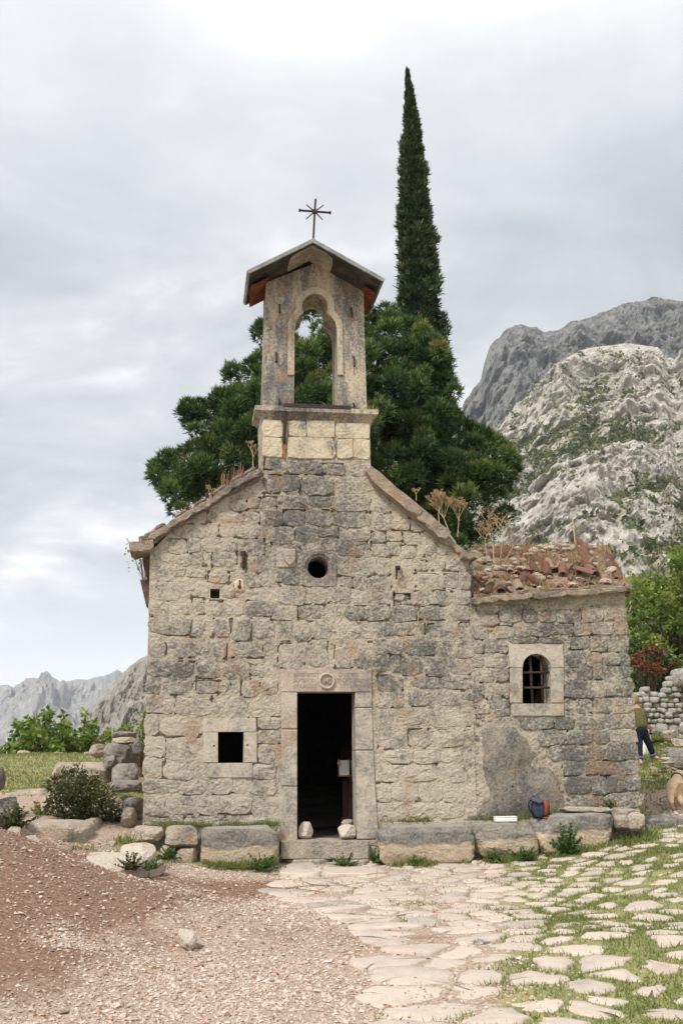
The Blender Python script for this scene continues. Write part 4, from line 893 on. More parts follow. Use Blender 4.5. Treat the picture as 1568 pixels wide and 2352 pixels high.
# gabled roof of two slabs
YF, YB = -.56, .54
def roof_pts(dy): return F(567, 621, dy), F(719, 547, dy), F(884, 640, dy)
eLf, apf, eRf = roof_pts(YF)
for (e, sg) in ((eLf, -1), (eRf, 1)):
    d = Vector((apf[0]-e[0], apf[1]-e[1])); nn = Vector((-d.y, d.x)).normalized(); nn = nn if nn.y > 0 else -nn
    t = .055; lo = (e[0]-nn.x*t, e[1]-nn.y*t); la = (apf[0], apf[1]-t*1.2)
    s = Shape(); s.add([(e[0], YF, e[1]), (apf[0], YF, apf[1]), (la[0], YF, la[1]), (lo[0], YF, lo[1]), (e[0], YB, e[1]), (apf[0], YB, apf[1]), (la[0], YB, la[1]), (lo[0], YB, lo[1])],
      [(0,1,2,3), (7,6,5,4), (0,4,5,1), (3,2,6,7), (0,3,7,4)] if sg > 0 else [(3,2,1,0), (4,5,6,7), (1,5,4,0), (7,6,2,3), (4,7,3,0)])
    o = s.build('roof_slab', MAT['concrete'], bell); o['tone'] = .4
    # dark sheet with the soffit shade in its colour, then a clay pantile lining the eave
    f = lambda k, g: (e[0]+(apf[0]-e[0])*k-nn.x*g, e[1]+(apf[1]-e[1])*k-nn.y*g)
    s = Shape(); V = []
    for yy in (YF+.03, YB-.03):
        for g in (t+.002, t+.014): V += [(f(.02, g)[0], yy, f(.02, g)[1]), (f(.985, g)[0], yy, f(.985, g)[1])]
    s.add(V, [(0,1,3,2), (4,6,7,5), (2,3,7,6), (0,4,5,1), (0,2,6,4), (1,5,7,3)]); s.build('soffit', MAT['soffit_shade'], bell)
    wl = F(606, 690)[0] if sg < 0 else F(836, 690)[0]
    kk = (wl-e[0])/(apf[0]-e[0]); V = []; N = 9
    for i in range(N):
        ang = math.pi*i/(N-1); yy = -.30+(YB-.06+.30)*i/(N-1); g = t+.02+.05*(1-math.sin(ang))
        V += [(f(.035, g)[0], yy, f(.035, g)[1]), (f(kk*.96, g)[0], yy, f(kk*.96, g)[1])]
    V2 = [(x, y, z-.018) for x, y, z in V]; m = len(V); Q = []
    for i in range(N-1): k = 2*i; Q += [(k, k+1, k+3, k+2), (m+k+2, m+k+3, m+k+1, m+k), (k, k+2, m+k+2, m+k), (k+3, k+1, m+k+1, m+k+3)]
    Shape().add(V+V2, Q).build('soffit_tile', MAT['terracotta'], bell)
    # patch of pale plaster left near the ridge
    pk = .62 if sg < 0 else .67; V = []; N = 6
    for g in (t+.0145, t+.024):
        V += [(f(1.0, g)[0], YF+.06, f(1.0, g)[1]), (f(1.0, g)[0], -.01, f(1.0, g)[1]), (f(pk, g)[0], -.01, f(pk, g)[1]), (f(pk-.01, g)[0], -.28, f(pk-.01, g)[1]), (f(pk+.02, g)[0], -.45, f(pk+.02, g)[1]), (f(pk+.12, g)[0], YF+.07, f(pk+.12, g)[1])]
    Q = [tuple(range(6)), tuple(range(11, 5, -1))]+[(i, (i+1) % 6, 6+(i+1) % 6, 6+i) for i in range(6)]
    o = Shape().add(V, Q).build('plaster_patch', MAT['dressed'], bell); o['tone'] = .6
# finial block and the iron cross
a = F(709, 556, -.3); b = F(729, 543, -.3); s = Shape(); s.box(a[0]-.02, b[0]+.0, -.42, -.12, apf[1]-.09, apf[1]+.03); o = s.build('finial_block', MAT['concrete'], bell, bevel=.012); o['tone'] = .4
cz = -.27; c0 = F(718, 543, cz); c1 = F(724.7, 457, cz); cc = F(722.6, 486, cz)
s = Shape(); P3 = lambda q: (q[0], cz, q[1])
s.tube([P3((c0[0], apf[1]-.05)), P3(cc), P3(c1)], .016, 6); s.tube([P3(F(688, 483, cz)), P3(cc), P3(F(758, 488.5, cz))], .017, 6)
for e in ((703,470),(743,471),(703,503),(741,505)): s.tube([P3(cc), P3(F(*e, cz))], [.012, .008], 5)
for e in ((688,483),(758,488.5)): p = P3(F(*e, cz)); s.tube([(p[0]-.012, p[1], p[2]), (p[0]+.012, p[1], p[2])], .026, 6)
p = P3(cc); s.tube([(p[0], p[1]-.03, p[2]), (p[0], p[1]+.03, p[2])], .035, 8)
o = s.build('cross', MAT['iron'], bell); o['label'] = 'thin black iron cross with four diagonal rays'

# ------------------------------------------------------------------ annex to the right
annex = empty('annex', FM, 'low stone annex with a barred arched window and a collapsing tiled roof', 'building')
AR = [F(1474, 1940), F(1470, 1870), F(1456, 1640), F(1441, 1500), F(1433, 1372)]
auR = pl(sorted((v, u) for u, v in AR)); auL = lambda v: uR(v)-.02
et = F(1260, 1378)[1]
WCX, WSP, WTOP = 1231, 1533, 1501.5
wl, wr, wb = F(1199, 1615), F(1264, 1615), F(1231, 1615)[1]; wc = F(1231, WSP); wrad = (wr[0]-wl[0])/2
aholes = [hole_rect(1182, 1492, 1279, 1630)]
grid_wall('wall', auL, auR, -.1, et, 130, 200, aholes, MAT['mortar'], annex, .5, .015, 8, .004, [(*F(b[0], b[3]), *F(b[2], b[1])) for b in AN])
askip = [(1165, 1477, 1296, 1647), (1097, 1655, 1235, 1870), (1200, 1700, 1290, 1870)]
alaid = []
for b_ in AN:
    cx, cy = (b_[0]+b_[2])/2, (b_[1]+b_[3])/2
    if in_open(cx, cy, [askip[0]]): continue
    a = F(b_[0]-1.5, b_[3]+1.5); b = F(b_[2]+1.5, b_[1]-1.5)
    stone_uv('stone', rounded_poly(a[0], a[1], b[0], b[1], 11, rs.choice((7, 10, 14)), .045, rs), rs.uniform(.004, .018), .12, MAT['stone'], annex, rs.uniform(.008, .018), .009, .62+rs.gauss(0, .15), rs); alaid.append(b_)
chink(70, annex, alaid, askip, (1090, 1390, 1455, 1870), lambda x, y: F(x, y)[0] < auR(F(x, y)[1])-.06, rs, 6, 18)
# the living rock the annex is built on
BR = [(1106,1658),(1170,1662),(1192,1671),(1217,1701),(1240,1732),(1228,1752),(1262,1764),(1289,1779),(1300,1815),(1306,1862),(1300,1895),(1050,1895),(1060,1876),(1090,1852),(1113,1818),(1101,1782),(1096,1711)]
bp = poly_px(BR); cu, cv = F(1172, 1806); rb = random.Random(6); b3 = []
for i in range(len(bp)):
    p, q = bp[i], bp[(i+1) % len(bp)]
    for w in (0, .33, .67): b3.append((p[0]+(q[0]-p[0])*w+rb.gauss(0, .022), p[1]+(q[1]-p[1])*w+rb.gauss(0, .022)))
bp = b3; nb = len(bp)
V = []; Q = []; K = 12
for r_ in range(K+1):
    f = 1-r_/K*0.98
    for k in range(nb*2):
        i = k//2; w = (k % 2)/2; p = bp[i]; q = bp[(i+1) % nb]; x, z = p[0]+(q[0]-p[0])*w, p[1]+(q[1]-p[1])*w
        V.append([cu+(x-cu)*f, 0.05-.13*min(1, (1-f)*2.2)**.6, cv+(z-cv)*f])
V = np.array(V); dm = np.full(len(V), 9.)
for i in range(nb):
    p0 = np.array(bp[i]); e = np.array(bp[(i+1) % nb])-p0; w_ = V[:, [0, 2]]-p0; t_ = np.clip((w_@e)/(e@e), 0, 1); dm = np.minimum(dm, np.linalg.norm(w_-t_[:, None]*e, axis=1))
V[:, 1] = .05-.105*np.minimum(1, dm/.3)**.6
q3 = np.column_stack([V[:, 0], V[:, 2], np.zeros(len(V))]); V[:, 1] -= .03*fbm(q3*2.6, 5, .6, 77)+.03*fbm(q3*1.3, 2, .5, 71, True)
m = nb*2
for r_ in range(K):
    for k in range(m): Q.append((r_*m+k, r_*m+(k+1) % m, (r_+1)*m+(k+1) % m, (r_+1)*m+k))
ar = sum(bp[i][0]*bp[(i+1) % nb][1]-bp[(i+1) % nb][0]*bp[i][1] for i in range(nb))
if ar < 0: Q = [q[::-1] for q in Q]
o = link('bedrock_boulder', fast_mesh('bedrock_boulder', V, np.array(Q), None, True), MAT['boulder'], annex); o['tone'] = .5; o['label'] = 'big smooth dark rock built into the foot of the wall'
# arched window
aw = empty('arched_window'); aw.parent = annex
def arch_block():
    a = F(1168.5, 1531.5); b = F(1290, 1480); P = [(a[0], a[1]), (a[0], b[1]), (b[0], b[1]), (b[0], a[1])]
    H = [(wc[0]+wrad*math.cos(math.pi*k/16), wc[1]+(wrad*.93)*math.sin(math.pi*k/16)) for k in range(17)]
    loop = P+H; n = len(loop); tri = tessellate_polygon([[Vector((u, v, 0)) for u, v in loop]]); V = [(u, -.02, v) for u, v in loop]+[(u, .3, v) for u, v in loop]; Q = []
    for t in tri:
        (x1, z1), (x2, z2), (x3, z3) = (loop[k] for k in t)
        if (x2-x1)*(z3-z1)-(x3-x1)*(z2-z1) < 0: t = t[::-1]
        Q.append(tuple(t)); Q.append(tuple(k+n for k in t[::-1]))
    for i in range(n): j = (i+1) % n; Q.append((j, i, n+i, n+j))
    o = Shape().add(V, Q).build('arched_head', fr, aw); o['tone'] = .2
arch_block()
rect_stone('jamb', 1170, 1532.5, 1199, 1615, .015, .3, fr, aw, tone=.6); rect_stone('jamb', 1264, 1532.5, 1293, 1615, .015, .3, fr, aw, tone=.6); rect_stone('sill', 1175, 1616, 1294, 1644, .02, .3, fr, aw, tone=.4)
for (xa, xb) in ((1216, 1222), (1241, 1246)):
    p = F(xa, 1503, .08); q = F(xb, 1616, .08); s = Shape(); s.tube([(p[0], .08, p[1]), (q[0], .08, q[1])], .02, 8); s.build('window_bar', MAT['iron'], aw, True)
for y in (1545, 1580):
    p = F(1197, y, .06); q = F(1267 if y < 1560 else 1270, y-1, .06); s = Shape(); s.tube([(p[0]-.01, .06, p[1]), (q[0]+.01, .06, q[1])], .017, 8); s.build('window_bar', MAT['iron'], aw, True)
p = F(1213, 1622, .9); q = F(1262, 1530, .9); s = Shape(); s.add([(p[0]-.06, .8, p[1]-.2), (p[0]+.08, .8, p[1]-.2), (q[0]+.1, .8, q[1]+.1), (q[0]-.02, .8, q[1]+.1), (p[0]-.06, .9, p[1]-.2), (p[0]+.08, .9, p[1]-.2), (q[0]+.1, .9, q[1]+.1), (q[0]-.02, .9, q[1]+.1)], [(0,1,2,3), (7,6,5,4), (0,4,5,1), (1,5,6,2), (2,6,7,3), (3,7,4,0)]); s.build('fallen_beam', MAT['timber'], annex)
AD = 3.0; ac = F(1433, 1380)
s = Shape(); s.box(ac[0]-.45, ac[0]-.02, .5, AD, -.1, ac[1]-.02); o = s.build('side_wall', MAT['mortar'], annex); o['tone'] = .5
s = Shape(); s.box(uR(1)-.0, ac[0]-.02, AD-.4, AD+.02, -.1, ac[1]+.9); o = s.build('rear_wall', MAT['mortar'], annex); o['tone'] = .5
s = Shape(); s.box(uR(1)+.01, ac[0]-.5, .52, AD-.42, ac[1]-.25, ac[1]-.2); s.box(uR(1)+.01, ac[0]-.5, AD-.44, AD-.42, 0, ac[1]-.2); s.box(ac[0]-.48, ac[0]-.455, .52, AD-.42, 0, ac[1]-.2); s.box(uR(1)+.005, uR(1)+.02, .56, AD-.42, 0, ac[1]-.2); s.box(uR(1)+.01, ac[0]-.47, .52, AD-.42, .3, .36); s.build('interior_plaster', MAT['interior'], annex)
o = stone_uv('wall_head', poly_px([(1084,1388),(1434,1388),(1434,1350),(1084,1374)]), .004, .48, MAT['mortar'], annex, .01, 0, .5, flat_face=True)
# eave slabs: a slightly rising course projecting from the wall
EV = [((1084,1374),(1146,1366)), ((1147,1366),(1222,1361)), ((1223,1361),(1300,1356)), ((1301,1356),(1376,1352)), ((1377,1350),(1448,1343))]
aroof = empty('roof'); aroof.parent = annex
for k, t in enumerate(EV): slab('eave_slab', t, .085, -.14, .4, 'slab', aroof, 120+k, .2+.08*k)
ez = (F(1084,1372)[1]+F(1448,1346)[1])/2
e0 = F(1086, 1366, -.05); e1 = F(1446, 1346, -.05); g0 = F(1086, 1256, 2.3); g1 = F(1392, 1254, 2.3)
def roof_at(a, b):     # a across, b up the slope
    x = (1-b)*(e0[0]+(e1[0]-e0[0])*a)+b*(g0[0]+(g1[0]-g0[0])*a); z = (1-b)*(e0[1]+(e1[1]-e0[1])*a)+b*(g0[1]+(g1[1]-g0[1])*a)
    return Vector((x, -.05+2.35*b, z))
na, nb_ = 90, 60; AA, BB = np.meshgrid(np.linspace(0, 1, na), np.linspace(0, 1, nb_), indexing='ij'); P = np.array([roof_at(a, b)[:] for a, b in zip(AA.ravel(), BB.ravel())])
P[:, 2] += .05*fbm(P*3.0, 4, .6, 61)+.03*np.abs(fbm(P*9, 2, .6, 62))
i = np.arange(na*nb_).reshape(na, nb_); Q = np.column_stack([i[:-1, :-1].ravel(), i[1:, :-1].ravel(), i[1:, 1:].ravel(), i[:-1, 1:].ravel()]); nP = len(P)
B2 = P.copy(); B2[:, 2] -= .1
bdr = list(i[:, 0])+list(i[-1, 1:])+list(i[-2::-1, -1])+list(i[0, -2:0:-1]); sd = [(bdr[(k+1) % len(bdr)], bdr[k], bdr[k]+nP, bdr[(k+1) % len(bdr)]+nP) for k in range(len(bdr))]
def roofdirt():
    t = NT('earth and rubble of a ruined roof', 1.0); n = t.noise(5, 5, .65); f = t.noise(24, 5, .7)
    c = t.mix(t.step(n, .4, .6), (.20, .13, .085), (.30, .21, .14)); c = t.mix(t.step(f, .5, .65), c, (.40, .34, .27)); c = t.mix(t.math('MULTIPLY', t.step(t.noise(3.1, 4, .6, t.vec((1, 1, 1), (4, 1, 2))), .5, .65), .7), c, (.11, .13, .05))
    t.bump(f, 1, .04); return t.done(c)
MAT['roofdirt'] = roofdirt()
link('roof_bed', fast_mesh('roof_bed', np.vstack([P, B2]), np.vstack([Q, Q[:, ::-1]+nP, np.array(sd)]), None, False), MAT['roofdirt'], aroof)
# hip slope falling away to the right
s = Shape(); a, b = roof_at(1, 0), roof_at(1, 1); s.add([a[:], (a.x+.05, AD, a.z-.05), (b.x, AD-.2, b.z-.03), b[:], (a.x, a.y+.02, a.z-.1), (a.x+.05, AD, a.z-.1), (b.x, AD-.2, b.z-.5), (b.x, b.y, b.z-.5)], [(0,1,2,3), (7,6,5,4), (0,4,5,1), (1,5,6,2), (2,6,7,3), (3,7,4,0)]); s.build('hip_slope', MAT['roofdirt'], aroof)
def tile_mesh(name, L=.36, w0=.085, w1=.07, th=.014, arc=150, n=7):
    V = []; Q = []
    for (y, w) in ((0, w0), (L, w1)):
        for rr in (w, w-th):
            for k in range(n):
                t = R(90-arc/2+arc*k/(n-1)); V.append((rr*math.cos(t), y, rr*math.sin(t)-w*.45))
    for k in range(n-1):
        Q += [(k, k+1, 2*n+k+1, 2*n+k), (n+k+1, n+k, 3*n+k, 3*n+k+1), (k+1, k, n+k, n+k+1), (2*n+k, 2*n+k+1, 3*n+k+1, 3*n+k)]
    Q += [(0, 2*n, 3*n, n), (n-1, 2*n-1, 4*n-1, 3*n-1)]
    return mesh(name, V, Q)
TM = tile_mesh('roof_tile'); TM.materials.append(MAT['tile'])
slope = math.atan2(g0[1]-e0[1], 2.35); rt = random.Random(5)
def put_tile(a, b, yaw=0, roll=0, pitch=None, flip=False, tone=None, dz=.06, sc=1.0):
    o = link('roof_tile', TM, None, aroof); p = roof_at(a, b); o.location = (p.x, p.y, p.z+dz)
    o.rotation_euler = Euler(((slope if pitch is None else pitch), (math.pi if flip else 0)+roll, yaw), 'XYZ'); o['tone'] = rt.uniform(.05, .75) if tone is None else tone; o.scale = (sc, sc, sc); return o
for k in range(17): put_tile(.02+.91*k/16+rt.uniform(-.02, .02), .0+rt.uniform(-.0, .06), rt.gauss(0, .3), rt.gauss(0, .3), slope+rt.gauss(0, .15), k % 2 == 0, rt.choice((.95, .1, .8, .2, .9)), .02+rt.uniform(-.01, .02), rt.uniform(.8, 1))
for k in range(13): put_tile(.80+.02*rt.random(), .30+.66*k/12, -.1+rt.gauss(0, .12), rt.gauss(0, .12), None, False, rt.uniform(.2, .6), .05, .9)
for k in range(11): put_tile(.93+.02*rt.random(), .16+.6*k/11, -.35+rt.gauss(0, .2), rt.gauss(.2, .2), None, False, rt.uniform(.1, .5), .0, .85)
for k in range(17): put_tile(.26+.5*k/16+rt.uniform(-.02, .02), .30+rt.uniform(-.05, .1), rt.gauss(0, .35), rt.gauss(0, .3), slope+rt.gauss(0, .2), rt.random() < .15, rt.choice((.05, .15, .3, .5, .9, .97)), .05, .9)
for k in range(30): put_tile(rt.uniform(.03, .9), rt.uniform(.06, .95), rt.uniform(-.9, .9), rt.gauss(0, .5), slope+rt.gauss(0, .25), rt.random() < .3, None, .015, rt.uniform(.55, .95))
for k in range(45): put_tile(rt.uniform(.02, .92), rt.uniform(.03, .97), rt.uniform(-1.5, 1.5), rt.gauss(0, .7), slope+rt.gauss(0, .4), rt.random() < .4, rt.choice((.1, .3, .5, .8, .95, 1)), .01, rt.uniform(.25, .5))
put_tile(.80, .12, .55, .1, slope-.1, False, .55, .12, 1.15)
for k in range(90):
    b = rt.uniform(0, 1)**.7; a = rt.uniform(.01, .96) if k > 24 else rt.uniform(.45, .9)
    if k <= 24: b = rt.uniform(.86, 1)
    p = roof_at(a, b); r_ = rt.uniform(.04, .11); o = link('rubble_stone', rock_mesh('rubble_stone', r_, r_*.8, r_*.55, 3, .3, k, 3), MAT['rock'], aroof); o.location = (p.x, p.y, p.z+.03); o.rotation_euler = (0, 0, rt.uniform(0, 3)); o['tone'] = rt.uniform(0, .4)
# dry grass over the roof
n = 15000; a = RNG.random(n); b = RNG.random(n)**.8; P = np.array([roof_at(x, y)[:] for x, y in zip(a, b)]); w = fbm(P*2.2, 3, .5, 66)+.15*RNG.normal(size=n)+.12*np.exp(-((b-.55)/.25)**2); k = w > 0.05; P = P[k]; n = len(P)
D = unit(np.array([0, -.1, 1])+.45*RNG.normal(size=(n, 3))); T = blades(P-np.array([0, 0, .02]), D, .05+.12*RNG.random(n)**1.5, .012+.008*RNG.random(n), np.clip(.5+.40*fbm(P*1.6, 3, .6, 68)*2+RNG.normal(0, .22, n), 0, .86)+.14*(fbm(P*1.9, 3, .5, 69)+.3*RNG.normal(size=n) > .33))
tag(link('dry_grass', fast_mesh('dry_grass', *T), MAT['hay'], aroof), kind='stuff')
# grass and dry stalks along the chapel verge
P = []
for k in range(700):
    i = int(RNG.integers(0, len(LV))); (xa, ya), (xb, yb) = LV[i]; w = RNG.random(); y = RNG.random()*.5; u, v = F(xa+(xb-xa)*w, ya+(yb-ya)*w, 0); P.append((u, y, v))
P = np.array(P); k = fbm(P*2.5, 3, .5, 91) > .08; P = P[k]; D = unit(np.array([0, -.1, 1])+.35*RNG.normal(size=P.shape)); T = blades(P, D, .05+.09*RNG.random(len(P)), .01, .3+.5*RNG.random(len(P)))
tag(link('dry_grass', fast_mesh('dry_grass', *T), MAT['hay'], roof), kind='stuff')
#@@PART3
# ------------------------------------------------------------------ stone benches in front of the walls
def bench(x0, y0, x1, y1, dy0, depth, mat, label, cat, group=None, k=9, rough=.035, tone=.6, ex=0.0, n=12, sink=.06):
    n = 16; rough = rough*1.5
    """rough block whose front face fills the photo box, its front on the plane dy0 of the facade frame"""
    a = F(x0, y1, dy0); b = F(x1, y0, dy0); _rs[0] += 1
    hx, hh = (b[0]-a[0])/2, (b[1]-a[1]+sink)/2
    o = link('bench_stone', rock_mesh('bench_stone', hx, depth/2, hh, k, rough, _rs[0], n, freq=2.4), MAT[mat])
    o.matrix_world = FM @ Matrix.Translation(((a[0]+b[0])/2, dy0+depth/2, (a[1]+b[1]-sink)/2)) @ Matrix.Rotation(ex, 4, 'Y'); o['tone'] = tone
    return tag(o, label, cat, group)
BG = 'stone bench blocks along the front walls'
def bench_mat():
    """dark weathering crust on the upper half of each block, worn pale below: a stain with its own ragged edge"""
    t = NT('bench limestone with a dark crust', .95); tone = t.attr('tone', 'OBJECT')
    tc = t.N('ShaderNodeTexCoord'); g = t.sep(tc.outputs['Generated'])[2]
    med = t.noise(5, 6, .65); fin = t.noise(28, 5, .7); mic = t.noise(90, 3, .7); big = t.noise(1.4, 3, .5)
    crust = t.step(t.math('ADD', t.math('ADD', g, t.math('MULTIPLY', t.math('SUBTRACT', med, .5), .35)), t.math('MULTIPLY', t.math('SUBTRACT', big, .5), .5)), .50, .58)
    top = t.step(g, .93, .985)
    body = t.mix(t.step(fin, .35, .65), (.46, .36, .25), (.58, .47, .34)); dk = t.mix(t.step(t.math('ADD', t.math('MULTIPLY', med, .5), t.math('MULTIPLY', fin, .5)), .38, .62), (.135, .127, .113), (.31, .285, .245))
    c = t.mix(t.math('MULTIPLY', crust, tone), body, dk); c = t.mix(t.math('MULTIPLY', top, .75), c, (.36, .34, .31))
    c = t.mix(t.math('MULTIPLY', t.step(t.noise(60, 3, .7), .62, .7), .5), c, PALE)
    t.bump(t.math('ADD', t.math('ADD', med, t.math('MULTIPLY', fin, .6)), t.math('MULTIPLY', mic, .2)), .9, .05); return t.done(c)
MAT['crust'] = bench_mat()
bench(458, 1897, 645, 1989, -.42, .42, 'crust', 'longest bench block, left of the door step, dark crust along its top', 'bench', BG, tone=.9)
bench(377, 1897, 457, 1941, -.40, .4, 'rock', 'upper grey block left of the longest left bench block', 'bench', BG, 6, .06, .5)
bench(299, 1897, 376, 1931, -.38, .4, 'rock', 'leftmost rounded bench block beside the bush', 'bench', BG, 5, .08, .5)
bench(402, 1948, 455, 1989, -.40, .36, 'rock', 'square pale block under the left bench, next to a fern', 'bench', BG, 6, .06, .1)
bench(366, 1941, 405, 1970, -.36, .34, 'rock', 'small pale block under the left bench, farther left than the square one', 'bench', BG, 5, .08, .15)
bench(871, 1894, 1094, 1979, -.46, .44, 'crust', 'long bench block just right of the doorway with a straight dark top', 'bench', BG, tone=1.0)
bench(1098, 1889, 1241, 1964, -.50, .5, 'crust', 'middle right bench block with the white box on it', 'bench', BG, 7, .05, tone=.85, ex=.01)
bench(1238, 1868, 1424, 1953, -.56, .62, 'crust', 'rightmost bench block sloping under the annex corner', 'bench', BG, 7, .05, tone=.95, ex=-.03)
# low plinth bed behind the bench blocks
s = Shape(); a = F(300, 1900); b = F(640, 1905); c = F(873, 1905); d = F(1440, 1880)
s.box(a[0], b[0], -.12, .05, -.2, a[1]-.02); s.box(c[0], d[0], -.14, .05, -.2, a[1]-.01); o = s.build('bench_bed', MAT['mortar'], chapel); o['tone'] = .3
s = Shape(); p = F(1060, 1872); q = F(1475, 1868); s.box(p[0]+.6, q[0]-.02, -.08, .05, -.2, F(1400, 1880)[1]); o = s.build('wall_foot', MAT['stone'], annex); o['tone'] = .5
rock('boulder', (1436,1864,1477,1908), 14.25, .2, 'rock', 5, .06, label='orange stained corner stone under the annex corner', cat='stone', tone=.15)
rock('boulder', (1405,1868,1438,1905), 14.3, .2, 'rock', 5, .06, label='grey upright stone between the last bench block and the annex corner stone', cat='stone', tone=.6)
rock('flat_stone', (1396,1855,1452,1872), 14.4, .2, 'rock', 4, .08, label='flat stone wedged beneath the lowest annex course', cat='stone', tone=.5)
rock('flat_stone', (1285,1853,1400,1866), 14.35, .14, 'rock', 5, .06, label='thin pale ledge stone lying on top of the rightmost bench block', cat='stone', tone=.25)
rock('kerb_stone', (1474,1877,1640,1903), 15.0, .14, 'greyrock', 8, .04, label='long low grey kerb stone right of the annex corner', cat='kerb stone', tone=.5, n=12)
# ---- doorway
rock('boulder', (681,1886,719,1930), 14.15, .14, 'palerock', 2.6, .13, label='pale rounded stone propped at the left door jamb', cat='stone', tone=0)
rock('boulder', (770,1893,818,1930), 14.12, .14, 'palerock', 2.8, .13, label='pale humped stone propped at the right door jamb', cat='stone', tone=0)
rock('boulder', (782,1882,812,1902), 14.5, .10, 'rock', 3, .08, label='smaller stone behind the humped one in the doorway', cat='stone', tone=.2)
# donation box on its wooden stand, just inside
vd = F(750, 1929)[1]
def FB(s, x0, y0, x1, y1, d0, d1):
    a = F(x0, y1, d0); b = F(x1, y0, d0); return s.box(a[0], b[0], d0, d1, a[1], b[1])
st_ = F(803, 1900, .95)
stand = empty('wooden_stand', FM @ Matrix.Translation((st_[0], 1.0, vd-.02)), 'dark brown wooden stand just inside the doorway', 'stand')
def kid(o, root): o.parent = root; o.matrix_parent_inverse = root.matrix_world.inverted() @ FM; return o
bpy.context.view_layer.update()
s = Shape(); FB(s, 787, 1792, 806, 1880, .98, 1.02); kid(s.build('back_board', MAT['wood']), stand)
s = Shape(); FB(s, 801, 1740, 809, 1905, .90, .95); kid(s.build('post', MAT['wood']), stand)
s = Shape(); FB(s, 784, 1876, 825, 1891, .86, 1.05); kid(s.build('base_rail', MAT['wood']), stand)
s = Shape(); FB(s, 787, 1890, 824, 1924, .9, 1.02); kid(s.build('foot_panel', MAT['wood']), stand)
s = Shape(); FB(s, 796, 1836 - 96, 836, 1846-98, .88, 1.05); kid(s.build('top_rail', MAT['wood']), stand)
for k, (x, y) in enumerate([(784,1722),(789,1712),(795,1710),(801,1716),(807,1704)]):
    p = F(x, y, 1.0); q = F(x+1, 1752, 1.0); s = Shape(); s.tube([(q[0], 1.0, q[1]), (p[0], 1.0, p[1])], [.012, .006], 5); kid(s.build('spike', MAT['wood']), stand)
box = empty('collection_box', FM @ Matrix.Translation((F(790, 1780, .85)[0], .8, F(790, 1782, .8)[1])), 'pale grey metal box with a brass padlock on the wooden stand', 'box')
bpy.context.view_layer.update()
s = Shape(); FB(s, 784, 1746, 802, 1781, .74, .9); kid(s.build('body', MAT['enamel'], bevel=.006), box)
s = Shape(); FB(s, 779, 1747, 783.3, 1781.5, .78, .9); kid(s.build('side_plate', MAT['enamel'], bevel=.004), box)
s = Shape(); FB(s, 808, 1746, 818, 1781, .80, .9); kid(s.build('door', MAT['enamel'], bevel=.004), box)
s = Shape(); FB(s, 778, 1781.8, 822, 1784, .72, .92); kid(s.build('base_plate', MAT['rust']), box)
s = Shape(); FB(s, 775, 1749, 781, 1756, .73, .76); p = F(777, 1749, .745); s.tube([(p[0]-.008, .745, p[1]), (p[0]-.006, .745, p[1]+.025), (p[0]+.014, .745, p[1]+.025), (p[0]+.016, .745, p[1])], .005, 5)
MAT['brass'] = flat('brass', (.5, .28, .07), .4, .15, 30); kid(s.build('padlock', MAT['brass']), box)
# ---- white box and backpack on the right benches
p = F(1160, 1886, -.28); wbx = empty('white_box', FM @ Matrix.Translation((p[0], -.28, p[1])), 'small flat white box lying on the middle right bench block', 'box')
s = Shape(); s.box(-.15, .15, -.06, .06, -.005, .05); s.build('tray', MAT['white'], wbx, bevel=.012)
s = Shape(); s.box(-.152, .152, -.062, .062, .052, .062); s.build('lid', MAT['white'], wbx, bevel=.005)
def cloth(name, col, r=.85): return flat(name, col, r, .25, 25, .15)
MAT['denim'] = cloth('dark blue canvas', (.032, .043, .064)); MAT['denim2'] = cloth('faded grey blue canvas', (.085, .098, .135)); MAT['tan'] = cloth('rust brown leather', (.20, .062, .025), .6); MAT['blackcloth'] = cloth('black webbing', (.012, .012, .014))
p = F(1234, 1879, -.22); bag = empty('backpack', FM @ Matrix.Translation((p[0], -.22, p[1])) @ Matrix.Rotation(.14, 4, 'Y') @ Matrix.Diagonal((.92, 1, .95, 1)), 'dark blue backpack with a rust brown strap leaning on the big rock', 'backpack')
def bagrock(name, mat, loc, dims, k, rough, seed, rot=(0, 0, 0)):
    o = link(name, rock_mesh(name, *dims, k, rough, seed, 9), MAT[mat], bag); o.location = loc; o.rotation_euler = rot; return o
bagrock('body', 'denim', (.02, .02, .125), (.115, .075, .135), 4, .06, 3, (0, -.12, 0))
bagrock('front_pocket', 'denim', (.0, -.055, .085), (.085, .035, .075), 5, .06, 5, (0, -.12, 0))
bagrock('flap', 'denim2', (-.035, .0, .235), (.10, .075, .035), 4, .08, 8, (0, .25, 0))
bagrock('side_pouch', 'blackcloth', (.13, .0, .07), (.035, .05, .065), 4, .08, 9, (0, .1, 0))
s = Shape()
def band(s, pts, w, th):
    V = []; N = len(pts)
    for (x, y, z), ww in zip(pts, w if isinstance(w, list) else [w]*N): V += [(x-ww, y, z), (x+ww, y, z), (x+ww, y+th, z), (x-ww, y+th, z)]
    Q = [tuple(4*k+e for e in r) for k in range(N-1) for r in ((0, 1, 5, 4), (1, 2, 6, 5), (2, 3, 7, 6), (3, 0, 4, 7))]+[(3, 2, 1, 0), (4*N-4, 4*N-3, 4*N-2, 4*N-1)]
    return s.add(V, Q)
band(s, [(.065, -.02, .255), (.085, -.075, .245), (.095, -.1, .19), (.095, -.105, .11), (.09, -.095, .05)], [.045, .05, .042, .034, .03], .02); s.build('shoulder_strap', MAT['tan'], bag, True)
s = Shape(); s.tube([(.06, -.06, .02), (.10, -.09, .012), (.15, -.07, .02), (.175, -.03, .05)], [.016, .022, .022, .016], 7); s.build('leather_trim', MAT['tan'], bag, True)
